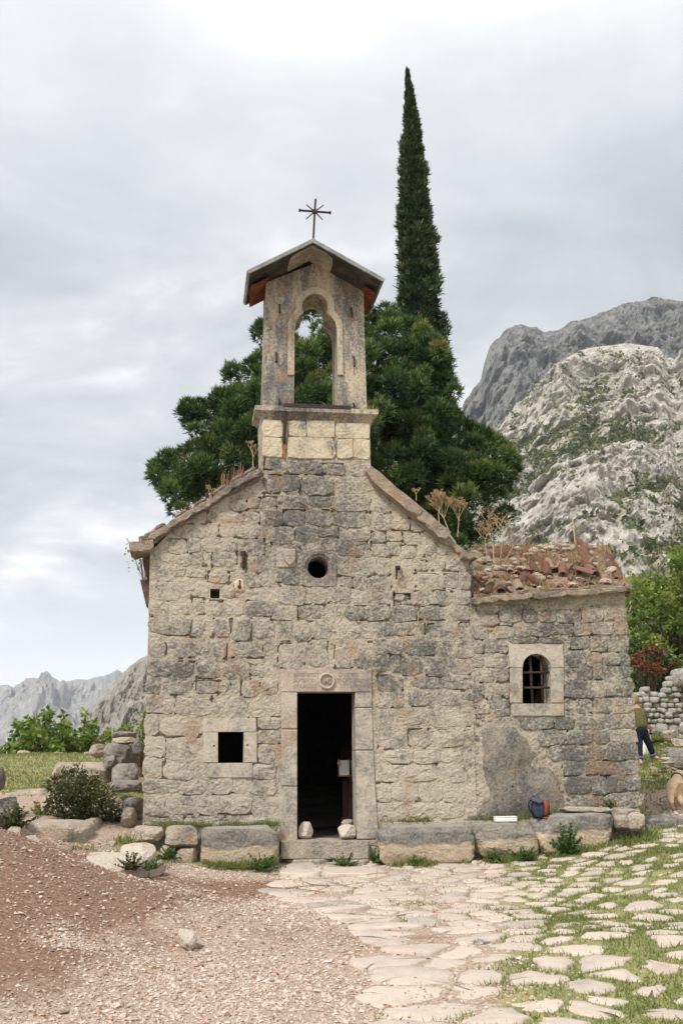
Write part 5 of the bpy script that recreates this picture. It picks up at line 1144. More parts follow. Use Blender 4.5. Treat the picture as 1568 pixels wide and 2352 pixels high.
s = Shape(); s.tube([(-.09, .0, .235), (-.15, -.02, .23), (-.165, -.02, .17), (-.14, -.02, .10), (-.10, -.02, .06)], [.008, .01, .008, .009, .012], 6); s.build('loose_strap', MAT['blackcloth'], bag, True)
s = Shape(); s.tube([(.155, -.03, .22), (.165, -.04, .19), (.15, -.04, .17), (.145, -.035, .19), (.155, -.03, .2)], .006, 5); s.build('buckle', MAT['white'], bag, True)

# ------------------------------------------------------------------ rocks, steps and the old wall on the left
rock('step_slab', (60,1884,204,1948), 13.1, .42, 'rock', 6, .07, label='large pale slab step at the foot of the left stairs', cat='stone step', tone=.3, n=12, sink=.08)
rock('step_slab', (8,1812,127,1866), 15.6, .4, 'rock', 6, .08, label='grey slab step above and left of the bush', cat='stone step', tone=.5, n=12, sink=.15)
rock('step_slab', (125,1746,258,1788), 16.6, .4, 'rock', 7, .06, label='long flat slab edging the terrace behind the bush', cat='stone step', tone=.42, n=12, sink=.2)
rock('boulder', (258,1753,318,1793), 15.3, .3, 'greyrock', 7, .06, label='square grey block against the chapel corner, level with the terrace', cat='boulder', tone=.6, sink=.1)
rock('flat_stone', (252,1791,328,1820), 14.8, .3, 'greyrock', 4, .1, label='flat grey stone jutting from the bank below the square block', cat='stone', tone=.6)
rock('boulder', (245,1706,317,1756), 16.6, .4, 'greyrock', 4, .12, label='biggest boulder on the pile at the chapel left corner', cat='boulder', tone=.55, sink=.1)
rock('boulder', (211,1708,248,1743), 17, .3, 'rock', 3, .15, label='pinkish grey boulder at the left end of the pile', cat='boulder', tone=.4)
rock('boulder', (240,1732,270,1768), 16.3, .2, 'greyrock', 4, .12, label='small upright stone in front of the biggest boulder', cat='boulder', tone=.3)
rock('flat_stone', (259,1693,314,1712), 16.8, .3, 'rock', 3, .12, label='cracked pale slab lying on the biggest boulder', cat='stone', tone=.15)
rock('boulder', (261,1678,310,1698), 17.2, .3, 'greyrock', 3, .14, label='topmost grey stone of the pile by the chapel', cat='boulder', tone=.5)
rock('boulder', (308,1700,334,1736), 16.2, .25, 'greyrock', 4, .12, label='shaded stone between the pile and the chapel wall', cat='boulder', tone=.6)
rock('boulder', (286,1831,322,1864), 14.4, .25, 'greyrock', 4, .1, label='grey stone in the bank right of the bush', cat='boulder', tone=.6, sink=.1)
rock('boulder', (284,1855,311,1901), 14.1, .2, 'rock', 6, .08, label='brownish upright block between the bush and the first bench', cat='boulder', tone=.3)
rock('boulder', (200,1876,226,1926), 13.7, .25, 'rock', 6, .1, label='tall narrow stone half hidden by the bush', cat='boulder', tone=.4)
rock('boulder', (-60,1755,11,1838), 13.6, .5, 'greyrock', 4, .12, label='dark boulder cut by the left frame edge', cat='boulder', tone=.6)
rock('boulder', (-40,1822,51,1896), 12.6, .5, 'greyrock', 4, .14, label='grey boulder at the mound top by the left edge', cat='boulder', tone=.5, sink=.1)
rock('boulder', (45,1916,100,1976), 11.6, .3, 'rock', 3, .18, label='slanting pale stone on the crest of the earth mound', cat='boulder', tone=.1, tilt=.5)
rock('boulder', (15,1896,48,1925), 11.8, .2, 'rock', 3, .15, label='pale lump above the slanting stone on the mound', cat='boulder', tone=.15)
rock('boulder', (3,1920,36,1945), 10.8, .2, 'rock', 3, .15, label='low pale stone on the mound near the left edge', cat='boulder', tone=.2)
rock('boulder', (282,1935,362,1975), 12.9, .32, 'palerock', 4, .09, .2, label='smooth pale boulder below the leftmost bench', cat='boulder', tone=.0, sink=.08)
rock('boulder', (190,1962,300,2010), 12.4, .34, 'palerock', 4.5, .08, label='long pale boulder half sunk at the gravel edge', cat='boulder', tone=.05, sink=.1)
rock('boulder', (268,1958,346,2014), 12.3, .34, 'palerock', 4, .1, label='tan boulder touching the long sunk boulder', cat='boulder', tone=.1, sink=.1)
rock('boulder', (338,1978,372,2002), 12.4, .2, 'rock', 3, .12, label='small boulder with weeds right of the tan one', cat='boulder', tone=.1, sink=.06)
rock('boulder', (241,1931,268,1953), 13.2, .14, 'rock', 3, .18, label='small angular stone in the grass below the bush', cat='boulder', tone=.3)
rock('boulder', (146,1938,172,1961), 12.9, .14, 'rock', 3, .18, label='small stone under the right end of the large slab step', cat='boulder', tone=.3)
rock('boulder', (168,1935,190,1953), 13.0, .14, 'rock', 3, .15, label='small stone beside the tall narrow one', cat='boulder', tone=.35)
rock('boulder', (205,1936,240,1968), 13.5, .16, 'rock', 4, .14, label='brown stone under the right side of the bush', cat='boulder', tone=.4)
for k, (a, b, c, d) in enumerate([(36,1724,72,1746),(72,1726,92,1746),(102,1727,150,1748),(160,1728,184,1747),(184,1727,222,1748)]):
    rock('wall_stone', (a, b, c, d), 26.3, .35, 'rock', 4, .12, label=('leftmost', 'second', 'middle', 'fourth', 'rightmost')[k]+' from the left in the row of pale stones edging the terrace', cat='stone', group='row of stones at the terrace edge', tone=.3, n=6, sink=.1)
rock('boulder', (408,2134,449,2181), 8.25, .13, 'palerock', 2.3, .26, .4, label='pointed pale rock lying alone on the gravel', cat='rock', tone=0, n=9, sink=.02, freq=1.3)

# ------------------------------------------------------------------ paved path on the right: each stone on its own
def voronoi(seeds, rad):
    cells = []
    for i, p in enumerate(seeds):
        poly = [(p[0]+rad*math.cos(t*math.pi/8), p[1]+rad*math.sin(t*math.pi/8)) for t in range(16)]
        for j, q in enumerate(seeds):
            if j == i or abs(q[0]-p[0]) > 2*rad or abs(q[1]-p[1]) > 2*rad: continue
            mx, my, nx, ny = (p[0]+q[0])/2, (p[1]+q[1])/2, q[0]-p[0], q[1]-p[1]; out = []
            for k in range(len(poly)):
                a, b = poly[k], poly[(k+1) % len(poly)]; da = (a[0]-mx)*nx+(a[1]-my)*ny; db = (b[0]-mx)*nx+(b[1]-my)*ny
                if da <= 0: out.append(a)
                if da*db < 0: t = da/(da-db); out.append((a[0]+(b[0]-a[0])*t, a[1]+(b[1]-a[1])*t))
            poly = out
            if len(poly) < 3: break
        cells.append(poly)
    return cells
rp_ = random.Random(3); seeds = []; tries = 0
def visible(x, y, m=.5): return -.36*y-m < x < .36*y+m and y > 5.6
while tries < 26000 and len(seeds) < 290:
    tries += 1; x = rp_.uniform(-.6, 6); y = rp_.uniform(5.6, 15.6)
    if not visible(x, y, .4) or not in_poly([(x, y)], PAVE)[0]: continue
    dm = (.41 if x > 1.4 else .46)*rp_.uniform(.5, 1.25)
    if all((a-x)**2+((b-y)*1.05)**2 > dm*dm for a, b in seeds): seeds.append((x, y))
cells = voronoi(seeds, .42)
# bed of the path
nb2 = 120; xs = np.linspace(-1.0, 6.2, nb2); ys = np.linspace(5.0, 15.8, nb2); X, Y = np.meshgrid(xs, ys, indexing='ij'); XY = np.column_stack([X.ravel(), Y.ravel()])
H = height(XY)+.006; i = np.arange(nb2*nb2).reshape(nb2, nb2); Q = np.column_stack([i[:-1, :-1].ravel(), i[1:, :-1].ravel(), i[1:, 1:].ravel(), i[:-1, 1:].ravel()])
inn = in_poly(XY, PAVE); Q = Q[inn[Q].all(1)]; z = zones(XY, H)
path = tag(link('path', fast_mesh('path', np.column_stack([XY, H]), Q, z, True), MAT['ground']), kind='structure')
PST = []
for (p, poly) in zip(seeds, cells):
    if len(poly) < 4 or rp_.random() < .05: continue
    cx = sum(a for a, b in poly)/len(poly); cy = sum(b for a, b in poly)/len(poly)
    gap = (.022+.05*float(sstep(cx-.3-(cy-7)*.17, 0.1, 1.8)))*rp_.uniform(.4, 1.6) if cy < 13.2 or cx > 1.8 else .022
    pts = [(cx+(a-cx)*(1-gap/max(.02, math.hypot(a-cx, b-cy))), cy+(b-cy)*(1-gap/max(.02, math.hypot(a-cx, b-cy)))) for a, b in poly]
    for _ in range(1):
        pts = [q for k in range(len(pts)) for q in ((pts[k][0]*.84+pts[(k+1) % len(pts)][0]*.16, pts[k][1]*.84+pts[(k+1) % len(pts)][1]*.16), (pts[k][0]*.5+pts[(k+1) % len(pts)][0]*.5+rp_.gauss(0, .018), pts[k][1]*.5+pts[(k+1) % len(pts)][1]*.5+rp_.gauss(0, .018)), (pts[k][0]*.16+pts[(k+1) % len(pts)][0]*.84, pts[k][1]*.16+pts[(k+1) % len(pts)][1]*.84))]
    pts = [(a+rp_.gauss(0, .011), b+rp_.gauss(0, .011)) for k, (a, b) in enumerate(pts) if k == 0 or math.hypot(a-pts[k-1][0], b-pts[k-1][1]) > .012]
    n = len(pts); h0 = hz(cx, cy); hh = height(pts); top = rp_.uniform(.002, .024) if gap > .03 else rp_.uniform(.004, .014); dome = rp_.uniform(.002, .012); V = []
    tx, ty = rp_.gauss(0, .04), rp_.gauss(0, .04)
    for (f, dz) in ((1.0, -.05), (1.0, top*.35), (.93, top), (.5, top+dome)):
        for (a, b), h in zip(pts, hh):
            u, v = (a-cx)*f, (b-cy)*f; V.append((u, v, (h-h0)*f+dz+(u*tx+v*ty if dz > 0 else 0)+rp_.uniform(-.004, .004)))
    V.append((0, 0, top+dome)); Q = []
    for k in range(n):
        j = (k+1) % n
        for r_ in range(3): Q.append((r_*n+k, r_*n+j, (r_+1)*n+j, (r_+1)*n+k))
        Q.append((3*n+k, 3*n+j, 4*n))
    o = link('paving_stone', mesh('paving_stone', V, Q, True), MAT['paving'], path); o.location = (cx, cy, h0); o['tone'] = min(1, max(0, rp_.gauss(.38, .3))); PST.append(pts)
def off_stones(XY, sc=1.0):
    ok = np.ones(len(XY), bool)
    for pts in PST:
        xs = [p[0] for p in pts]; ys = [p[1] for p in pts]; m = np.where((XY[:, 0] > min(xs)) & (XY[:, 0] < max(xs)) & (XY[:, 1] > min(ys)) & (XY[:, 1] < max(ys)) & ok)[0]
        if len(m):
            cx = sum(xs)/len(xs); cy = sum(ys)/len(ys); ok[m[in_poly(XY[m], [(cx+(a-cx)*sc, cy+(b-cy)*sc) for a, b in pts])]] = False
    return ok
# doorstep flags laid flush before the sill
for (x0, y0, x1, y1, tn) in [(655,1975,760,1990,.3),(762,1974,845,1990,.35),(640,1991,740,2010,.2),(742,1991,866,2008,.25)]:
    a = G(x0, y1); b = G(x1, y0); pts = [(u, v) for u, v in rounded_poly(a.x, a.y, b.x, b.y, 12, 7, .02, rp_)]; n = len(pts); cx, cy = (a.x+b.x)/2, (a.y+b.y)/2; h0 = hz(cx, cy); V = []
    for (f, dz) in ((1, -.05), (1, .018), (.96, .03)): V += [((p-cx)*f, (q-cy)*f, dz) for p, q in pts]
    Q = [(r_*n+k, r_*n+(k+1) % n, (r_+1)*n+(k+1) % n, (r_+1)*n+k) for r_ in range(2) for k in range(n)]+[tuple(2*n+k for k in range(n))]
    o = link('paving_stone', mesh('paving_stone', V, Q, False), MAT['pinkstone'] if tn > .25 else MAT['paving'], path); o.location = (cx, cy, h0); o['tone'] = tn; PST.append(pts)

# ------------------------------------------------------------------ gravel
def pebbles(XY, size, tone, name, mat, lift=.2, flatten=.6):
    n = len(XY); O6 = np.array([(1,0,0),(-1,0,0),(0,1,0),(0,-1,0),(0,0,1),(0,0,-1)], float); Fo = np.array([(0,2,4),(2,1,4),(1,3,4),(3,0,4),(2,0,5),(1,2,5),(3,1,5),(0,3,5)])
    P = O6[None]*(1+.35*RNG.normal(size=(n, 6, 1)))+.28*RNG.normal(size=(n, 6, 3)); a = RNG.random(n)*6.283; ca, sa = np.cos(a), np.sin(a)
    X = P[:, :, 0]*ca[:, None]-P[:, :, 1]*sa[:, None]*.8; Y = P[:, :, 0]*sa[:, None]+P[:, :, 1]*ca[:, None]*.8
    S = size[:, None]; H = height(XY)
    V = np.stack([XY[:, 0:1]+X*S, XY[:, 1:2]+Y*S, (H+size*lift)[:, None]+P[:, :, 2]*S*flatten], -1).reshape(-1, 3)
    Fa = (Fo[None]+6*np.arange(n)[:, None, None]).reshape(-1, 3)
    return tag(link(name, fast_mesh(name, V, Fa, np.repeat(tone, 6)), mat), kind='stuff')
N = 170000; XY = np.column_stack([RNG.uniform(-5, 2.6, N), RNG.uniform(5.2, 14.0, N)]); X, Y = XY[:, 0], XY[:, 1]
z = zones(XY, None); q = np.column_stack([XY, np.zeros(N)]); nn = fbm(q*.9, 4, .55, 41)
den = np.clip(.95-.80*z['dirt']+.5*nn, .08, 1)*sstep(X, -4.6, -4.0)
inp = in_poly(XY, PAVE); den = np.where(inp, sstep(X-.3-(Y-7)*.17, 1.6, .1)*.8, den)
fac = O.y+X*math.tan(PSI); den *= (Y < fac-.45)*(np.abs(X) < .365*Y+.5); den *= np.where(Y < 8, 1.0, .75)
den *= np.where(X < -1.0, sstep(Y, 14.0+.0*X, 13.0), 1)
k = RNG.random(N) < den; XY = XY[k]; k = off_stones(XY); XY = XY[k]; n = len(XY)
z = zones(XY, None); sz = .0062+.0135*RNG.random(n)**2.4; sz *= 1+.8*(RNG.random(n) < .02)
tn = np.clip(.54+.22*RNG.normal(size=n)-.30*z['dirt'], 0, .925); tn = np.where(RNG.random(n) < .018, .97+.03*RNG.random(n), tn)
pebbles(XY, sz, tn, 'gravel', MAT['gravel'])
# grit swept over the nearer slabs
n = 26000; XY = np.column_stack([RNG.uniform(-.9, 4.4, n), RNG.uniform(5.6, 13.4, n)]); w = fbm(np.column_stack([XY, np.zeros(n)])*1.3, 3, .5, 47); k = in_poly(XY, PAVE) & (RNG.random(n) < np.clip(.22+1.5*w, 0.02, 1)*np.maximum(sstep(XY[:, 0]-.3-(XY[:, 1]-7)*.17, 1.6, -.6), .8*sstep(XY[:, 1], 10, 12.5)*sstep(XY[:, 0], 2.4, .6))) & (XY[:, 0] < .36*XY[:, 1]+.2); XY = XY[k]; n = len(XY)
grit = pebbles(XY, .005+.008*RNG.random(n)**2, np.clip(.55+.22*RNG.normal(size=n), 0, .925), 'path_grit', MAT['gravel'], 2.6, .6)
# broken tile and larger chips, thinly strewn
n = 300; XY = np.column_stack([RNG.uniform(-3.4, 1.4, n), RNG.uniform(5.6, 12.6, n)]); k = (np.abs(XY[:, 0]) < .36*XY[:, 1]+.1); XY = XY[k]; n = len(XY)
pebbles(XY, .012+.015*RNG.random(n)**2, np.where(RNG.random(n) < .3, .98, .5+.25*RNG.random(n)), 'stone_chips', MAT['gravel'], .35, .5)
# rubble on the right slope and beside the kerb
n = 6000; XY = np.column_stack([RNG.uniform(4.3, 10.5, n), RNG.uniform(14.6, 28, n)]); k = RNG.random(n) < 2.2*(1-zones(XY, None)['grass'])* np.clip(.55+1.2*fbm(np.column_stack([XY, np.zeros(n)])*.8, 3, .5, 43), .05, 1)*np.where(XY[:, 1] < 17.5, 1, .4); XY = XY[k]; n = len(XY)
pebbles(XY, .012+.05*RNG.random(n)**3.5, np.clip(.7+.15*RNG.normal(size=n), 0, .92), 'slope_rubble', MAT['gravel'], .2, .6)

# ------------------------------------------------------------------ turf and weeds
N = 460000; XY = np.column_stack([RNG.uniform(-.8, 6.4, N), RNG.uniform(5.4, 15.6, N)]); k = (XY[:, 0] < .37*XY[:, 1]+.3); XY = XY[k]
z = zones(XY, None); q = np.column_stack([XY, np.zeros(len(XY))]); nn = fbm(q*1.6, 4, .6, 51)
den = np.clip(z['grass']*1.2+1.3*nn-.3, 0, 1)*np.where(in_poly(XY, PAVE), 1, .6); den = np.where(XY[:, 0]-.3-(XY[:, 1]-7)*.17 < .1, np.clip(nn-.28, 0, 1)*2.2*sstep(XY[:, 0], -.2, .5), den)
k = RNG.random(len(XY)) < den*.6; XY = XY[k]; XY = XY[off_stones(XY, .90)]; n = len(XY); H = height(XY)
lushy = fbm(np.column_stack([XY, np.zeros(n)])*2.1, 3, .5, 53)
D = unit(np.array([0, 0, 1])+.55*RNG.normal(size=(n, 3))); D[:, 2] = np.abs(D[:, 2])
T = blades(np.column_stack([XY, H-.003]), D, .026+.04*RNG.random(n)**1.5+.014*np.clip(lushy, 0, 1), .008+.005*RNG.random(n), np.clip(.46+.25*lushy+.17*RNG.normal(size=n), 0, 1))
tag(link('turf', fast_mesh('turf', *T), MAT['grass']), kind='stuff')
def turf_line(pts, n, wid, h0, h1, name, mat, tone=.45, zoff=0):
    pts = [Vector(p) for p in pts]; L = [(pts[k+1]-pts[k]).length for k in range(len(pts)-1)]; tot = sum(L); C = []
    for _ in range(n):
        t = RNG.random()*tot; k = 0
        while t > L[k] and k < len(L)-1: t -= L[k]; k += 1
        p = pts[k].lerp(pts[k+1], t/L[k]); C.append((p.x+RNG.normal()*wid, p.y+RNG.normal()*wid, p.z+zoff))
    C = np.array(C); w = fbm(C*3.1, 3, .6, int(tot*100) % 90); k = w > -.15; C = C[k]; w = w[k]; n = len(C)
    D = unit(np.array([0, -.1, 1])+.5*RNG.normal(size=(n, 3))); T = blades(C, D, (h0+(h1-h0)*RNG.random(n))*(1+w*.8), .008+.008*RNG.random(n), np.clip(tone+.3*w+.15*RNG.normal(size=n), 0, 1), False)
    return tag(link(name, fast_mesh(name, *T), mat), kind='stuff')
def onw(px, dv, dy):   # point beside the wall, dy in front
    u = F(px, 1950)[0]; p = FW(u, dy, 0); p.z = hz(p.x, p.y)+dv; return p
benchtop = F(500, 1897)[1]
turf_line([FW(F(345, 1900)[0], -.08, benchtop-.03), FW(F(636, 1900)[0], -.08, benchtop-.03)], 1300, .04, .05, .13, 'wall_foot_grass', MAT['grass'])
turf_line([FW(F(880, 1900)[0], -.07, benchtop-.03), FW(F(1200, 1890)[0], -.09, benchtop-.0), FW(F(1300, 1885)[0], -.07, benchtop+.06)], 1300, .045, .04, .12, 'wall_foot_grass', MAT['grass'], .4)
turf_line([FW(F(1290, 1885)[0], -.12, benchtop+.09), FW(F(1400, 1870)[0], -.1, benchtop+.14)], 500, .05, .04, .12, 'wall_foot_grass', MAT['grass'], .6)
turf_line([onw(470, 0, -.5), onw(640, 0, -.5)], 700, .05, .03, .12, 'bench_foot_grass', MAT['grass'])
turf_line([onw(872, 0, -.52), onw(1095, 0, -.55), onw(1240, 0, -.6), onw(1300, 0, -.68), onw(1425, 0, -.68), onw(1475, 0, -.3)], 3600, .07, .03, .12, 'bench_foot_grass', MAT['grass'])
turf_line([A(215, 1945, 13.4), A(290, 1940, 13.4), A(300, 1925, 13.6)], 700, .14, .04, .12, 'bank_grass', MAT['grass'])
turf_line([A(215, 1945, 13.2), A(330, 1985, 12.8), A(380, 1990, 12.9)], 500, .15, .03, .1, 'bank_grass', MAT['grass'])
turf_line([A(120, 1960, 12.4), A(215, 1955, 12.9)], 380, .1, .03, .1, 'bank_grass', MAT['grass'])
# grass tufts of the terrace and the right-hand slope
N = 26000; XY = np.column_stack([RNG.uniform(-10.5, -2.6, N), RNG.uniform(15.2, 26.5, N)]); k = (np.abs(XY[:, 0]) < .37*XY[:, 1]+.4) & (XY[:, 0] < -.2*XY[:, 1]+.9); XY = XY[k]; n = len(XY); H = height(XY); w = fbm(np.column_stack([XY, np.zeros(n)])*.9, 4, .6, 57)
T = blades(np.column_stack([XY, H-.005]), unit(np.array([0, 0, 1])+.5*RNG.normal(size=(n, 3))), .03+.06*RNG.random(n), .012+.01*RNG.random(n), np.clip(.62+.35*w+.15*RNG.normal(size=n), 0, 1))
tag(link('terrace_grass', fast_mesh('terrace_grass', *T), MAT['grass']), kind='stuff')
N = 30000; XY = np.column_stack([RNG.uniform(4.2, 11, N), RNG.uniform(14.8, 29, N)]); z = zones(XY, None); w = fbm(np.column_stack([XY, np.zeros(N)])*.8, 4, .6, 59); k = (RNG.random(N) < np.clip(z['grass']*(1.1+w*.9)-.08, 0, 1)) & (XY[:, 0] < .37*XY[:, 1]+.6); XY = XY[k]; w = w[k]; n = len(XY); H = height(XY)
T = blades(np.column_stack([XY, H-.005]), unit(np.array([0, 0, 1])+.5*RNG.normal(size=(n, 3))), .04+.09*RNG.random(n), .014+.012*RNG.random(n), np.clip(.5+.35*w+.15*RNG.normal(size=n), 0, 1))
tag(link('slope_grass', fast_mesh('slope_grass', *T), MAT['grass']), kind='stuff')
def weed(px, dy, w, h, n, label, fern=False, base=None, mat='weed', cat='weed'):
    p = base if base is not None else onw(px, 0, dy); root = empty('weed', p, label, cat); Ls = []
    for k in range(n):
        az = RNG.random()*6.283; el = RNG.uniform(.35, 1.4); L = h*RNG.uniform(.7, 1.15); d = np.array([math.cos(az)*math.cos(el)*w/h, math.sin(az)*math.cos(el)*w/h*.7-.1, math.sin(el)])*L
        m = 9; t = np.linspace(.15, 1, m)[:, None]; C = d[None]*t+np.array([0, 0, -.35*L])*(t**2)*(1 if fern else .4); tang = unit(np.gradient(C, axis=0)); sd = unit(np.cross(tang, np.array([0, 0, 1.])+.01))
        for sgn in (-1, 1): Ls.append(blades(C, unit(tang*.6+sgn*sd+.2*RNG.normal(size=(m, 3))), L*.28*(1.1-t[:, 0]*.8), L*.09+.008, np.clip(RNG.uniform(.3, .8)+.12*RNG.normal(size=m), 0, 1), False))
    o = link('leaves', fast_mesh('leaves', *merge(Ls)), MAT[mat], root); return root
weed(595, -.62, .34, .28, 26, 'bushy green weed at the right end of the longest left bench block')
weed(392, -.5, .26, .26, 16, 'dark fern in front of the square pale block on the left', True)
weed(783, -.42, .26, .2, 18, 'leafy weed growing at the middle of the door step')
weed(856, -.3, .16, .26, 14, 'tall grassy weed at the foot of the right door jamb')
weed(930, -.66, .22, .24, 9, 'broad leaved fern in front of the long right bench block', True)
weed(1102, -.6, .2, .22, 14, 'green weed in the gap between the long and middle right bench blocks')
weed(1165, -.66, .3, .26, 20, 'straggly weed in front of the middle right bench block')
weed(1262, -.66, .3, .42, 22, 'tallest weed, in the gap before the rightmost bench block')
weed(1405, -.5, .18, .2, 10, 'small dry weed at the corner end of the rightmost bench', mat='scrub')
weed(0, 0, .22, .24, 14, 'dark weed at the right foot of the tan boulder', base=A(300, 2002, 11.9), mat='scrub')
weed(0, 0, .2, .2, 10, 'weed beside the small boulder under the fern', base=A(350, 2000, 12.1))
weed(0, 0, .4, .35, 30, 'grass tuft below the grey slab step on the left', base=A(97, 1895, 14.2), mat='grass')
weed(0, 0, .3, .3, 26, 'dark weed on the mound by the left edge', base=A(32, 1906, 11.9), mat='scrub')
weed(0, 0, .45, .3, 26, 'tuft of dark grass at the foot of the drystone wall', base=A(1500, 1705, 26.5), mat='grass')
o = weed(0, 0, .14, .2, 9, 'green sprout in the bed of the annex wall above the bench', base=FW(F(1395, 1858)[0], -.07, F(1395, 1862)[1]), mat='scrub')

# ------------------------------------------------------------------ dry plants on the roofs
def dry_weed(base, h, spread, label, mat='straw', seed=1, depth=3, thick=.009, heads=True, bend=0.0, cat='dry plant', kids=4, up=.55, name='dry_weed'):
    rnd = random.Random(seed); root = empty(name, base, label, cat); s = Shape(); tips = []
    def grow(p, d, L, r, lev):
        q = p+d*L; mid = p+d*L*.5+Vector((rnd.gauss(0, .03), rnd.gauss(0, .03), 0))*L
        s.tube([p, mid, q], [r, r*.85, r*.6], 4)
        if lev == 0: tips.append(q); return
        for k in range(rnd.randint(kids-1, kids)):
            a = 6.283*(k+rnd.random()*.7)/kids; nd = (d*up+Vector((math.cos(a)*spread, math.sin(a)*spread, .45+rnd.uniform(-.2, .25)))).normalized()
            grow(q-d*L*rnd.uniform(0, .25), nd, L*rnd.uniform(.38, .62), r*.6, lev-1)
    grow(Vector((0, 0, -.03)), Vector((bend, 0, 1)).normalized(), h*.5, thick, depth)
    s.build('stems', MAT[mat], root)
    if heads:
        C = np.repeat(np.array([t[:] for t in tips]), 5, 0); T = blades(C, unit(rdirs(len(C))+np.array([0, 0, .6])), .035, .012, .5+.3*RNG.random(len(C)), False); tag(link('seed_heads', fast_mesh('seed_heads', *T), MAT['hay'], root), kind='stuff')
    return root
def RW(a, b): return FM @ (roof_at(a, b)+Vector((0, 0, .02)))
dry_weed(RW(.10, .72), .68, .75, 'leftmost straw coloured dead plant on the annex roof', seed=3, bend=-.1)
dry_weed(RW(.145, .6), .95, .7, 'tallest straw coloured dead plant on the annex roof', seed=4, bend=-.02)
dry_weed(RW(.19, .7), .9, .7, 'forked dead plant leaning right on the annex roof', seed=5, bend=.2)
dry_weed(RW(.22, .66), .7, .5, 'thin pale dead plant leaning far right on the annex roof', seed=8, depth=2, bend=.6, thick=.008)
q = F(1035, 1235, .5); dry_weed(FW(q[0], .5, q[1]), .8, .62, 'dense golden dead plant behind the right roof verge', seed=6, kids=6, bend=-.3, depth=3, up=.75)
q = F(1050, 1228, .6); dry_weed(FW(q[0], .6, q[1]), .68, .62, 'smaller golden dead plant next to the dense one at the roof verge', seed=7, kids=6, bend=.12, up=.75)
q = F(1008, 1200, .5); dry_weed(FW(q[0], .5, q[1]), .55, .6, 'short golden dead plant highest on the right roof verge', seed=17, kids=6, bend=.05, up=.75)
q = F(1320, 1246, 2.3); r_ = empty('dry_stick', FW(q[0], 2.3, q[1]), 'single thin upright stick on the annex ridge', 'stick'); s = Shape(); s.tube([(0, 0, -.05), (-.01, 0, .25), (-.03, 0, .52)], [.014, .012, .008], 5).build('stem', MAT['straw'], r_)
q = F(585, 1082, .3); dry_weed(FW(q[0], .3, q[1]), .55, .45, 'bare twiggy plant beside the pedestal on the left roof', seed=12, depth=3, bend=-.1, thick=.008, kids=3)
q = F(482, 1150, .3); dry_weed(FW(q[0], .3, q[1]), .3, .6, 'pale seeded plant halfway up the left roof verge', seed=13, depth=2, thick=.006)
q = F(955, 1145, .4); dry_weed(FW(q[0], .4, q[1]), .25, .7, 'small white seeded plant on the right roof slope', seed=14, depth=2, thick=.006, cat='dry plant')
root = empty('dry_weed', FW(F(530, 1112, .2)[0], .2, F(530, 1112, .2)[1]), 'row of reddish dead stalks on the upper left roof verge', 'dry plant'); s = Shape(); rnd = random.Random(2)
for k in range(46):
    x = rnd.uniform(-.13, .17); z = x*.62; s.tube([(x, rnd.uniform(-.1, .15), z-.05), (x+rnd.gauss(0, .015), rnd.uniform(-.1, .15), z+rnd.uniform(.08, .24))], [.005, .004], 4)
s.build('stems', MAT['redstalk'], root)
q = F(903, 1112, .6); weed(0, 0, .2, .42, 18, 'green leafy shoots behind the right roof verge', base=FW(q[0], .6, q[1]-.05))
q = F(338, 1335, .25); root = empty('wall_shrub', FW(q[0]-.02, .25, q[1]), 'spindly yellowing shoot with leaves on the left flank of the chapel', 'plant'); s = Shape(); s.tube([(0, 0, 0), (-.1, 0, .16), (-.16, -.02, .34), (-.19, -.02, .5)], [.007, .006, .005, .003], 5); s.tube([(-.1, 0, .16), (-.05, 0, .33)], [.004, .003], 4); s.build('stems', MAT['redstalk'], root)
C = np.array([(-.19, -.02, .46)]*26+[(-.16, -.02, .36)]*26+[(-.06, 0, .32)]*18+[(-.12, 0, .22)]*14)+.055*RNG.normal(size=(84, 3)); link('leaves', fast_mesh('leaves', *blades(C, rdirs(84), .05, .028, .55+.45*RNG.random(84), False)), MAT['fig'], root)
root = empty('dry_weed', FW(q[0]-.01, .3, q[1]), 'wispy pink dead grass standing on the bracket of the left flank', 'dry plant'); s = Shape()
for k in range(34): x = rnd.uniform(-.09, .05); s.tube([(x*.6, rnd.uniform(-.1, .1), 0), (x*1.3+rnd.gauss(0, .02), rnd.uniform(-.1, .1), rnd.uniform(.15, .4))], [.003, .0025], 3)
s.build('stems', MAT['redstalk'], root)
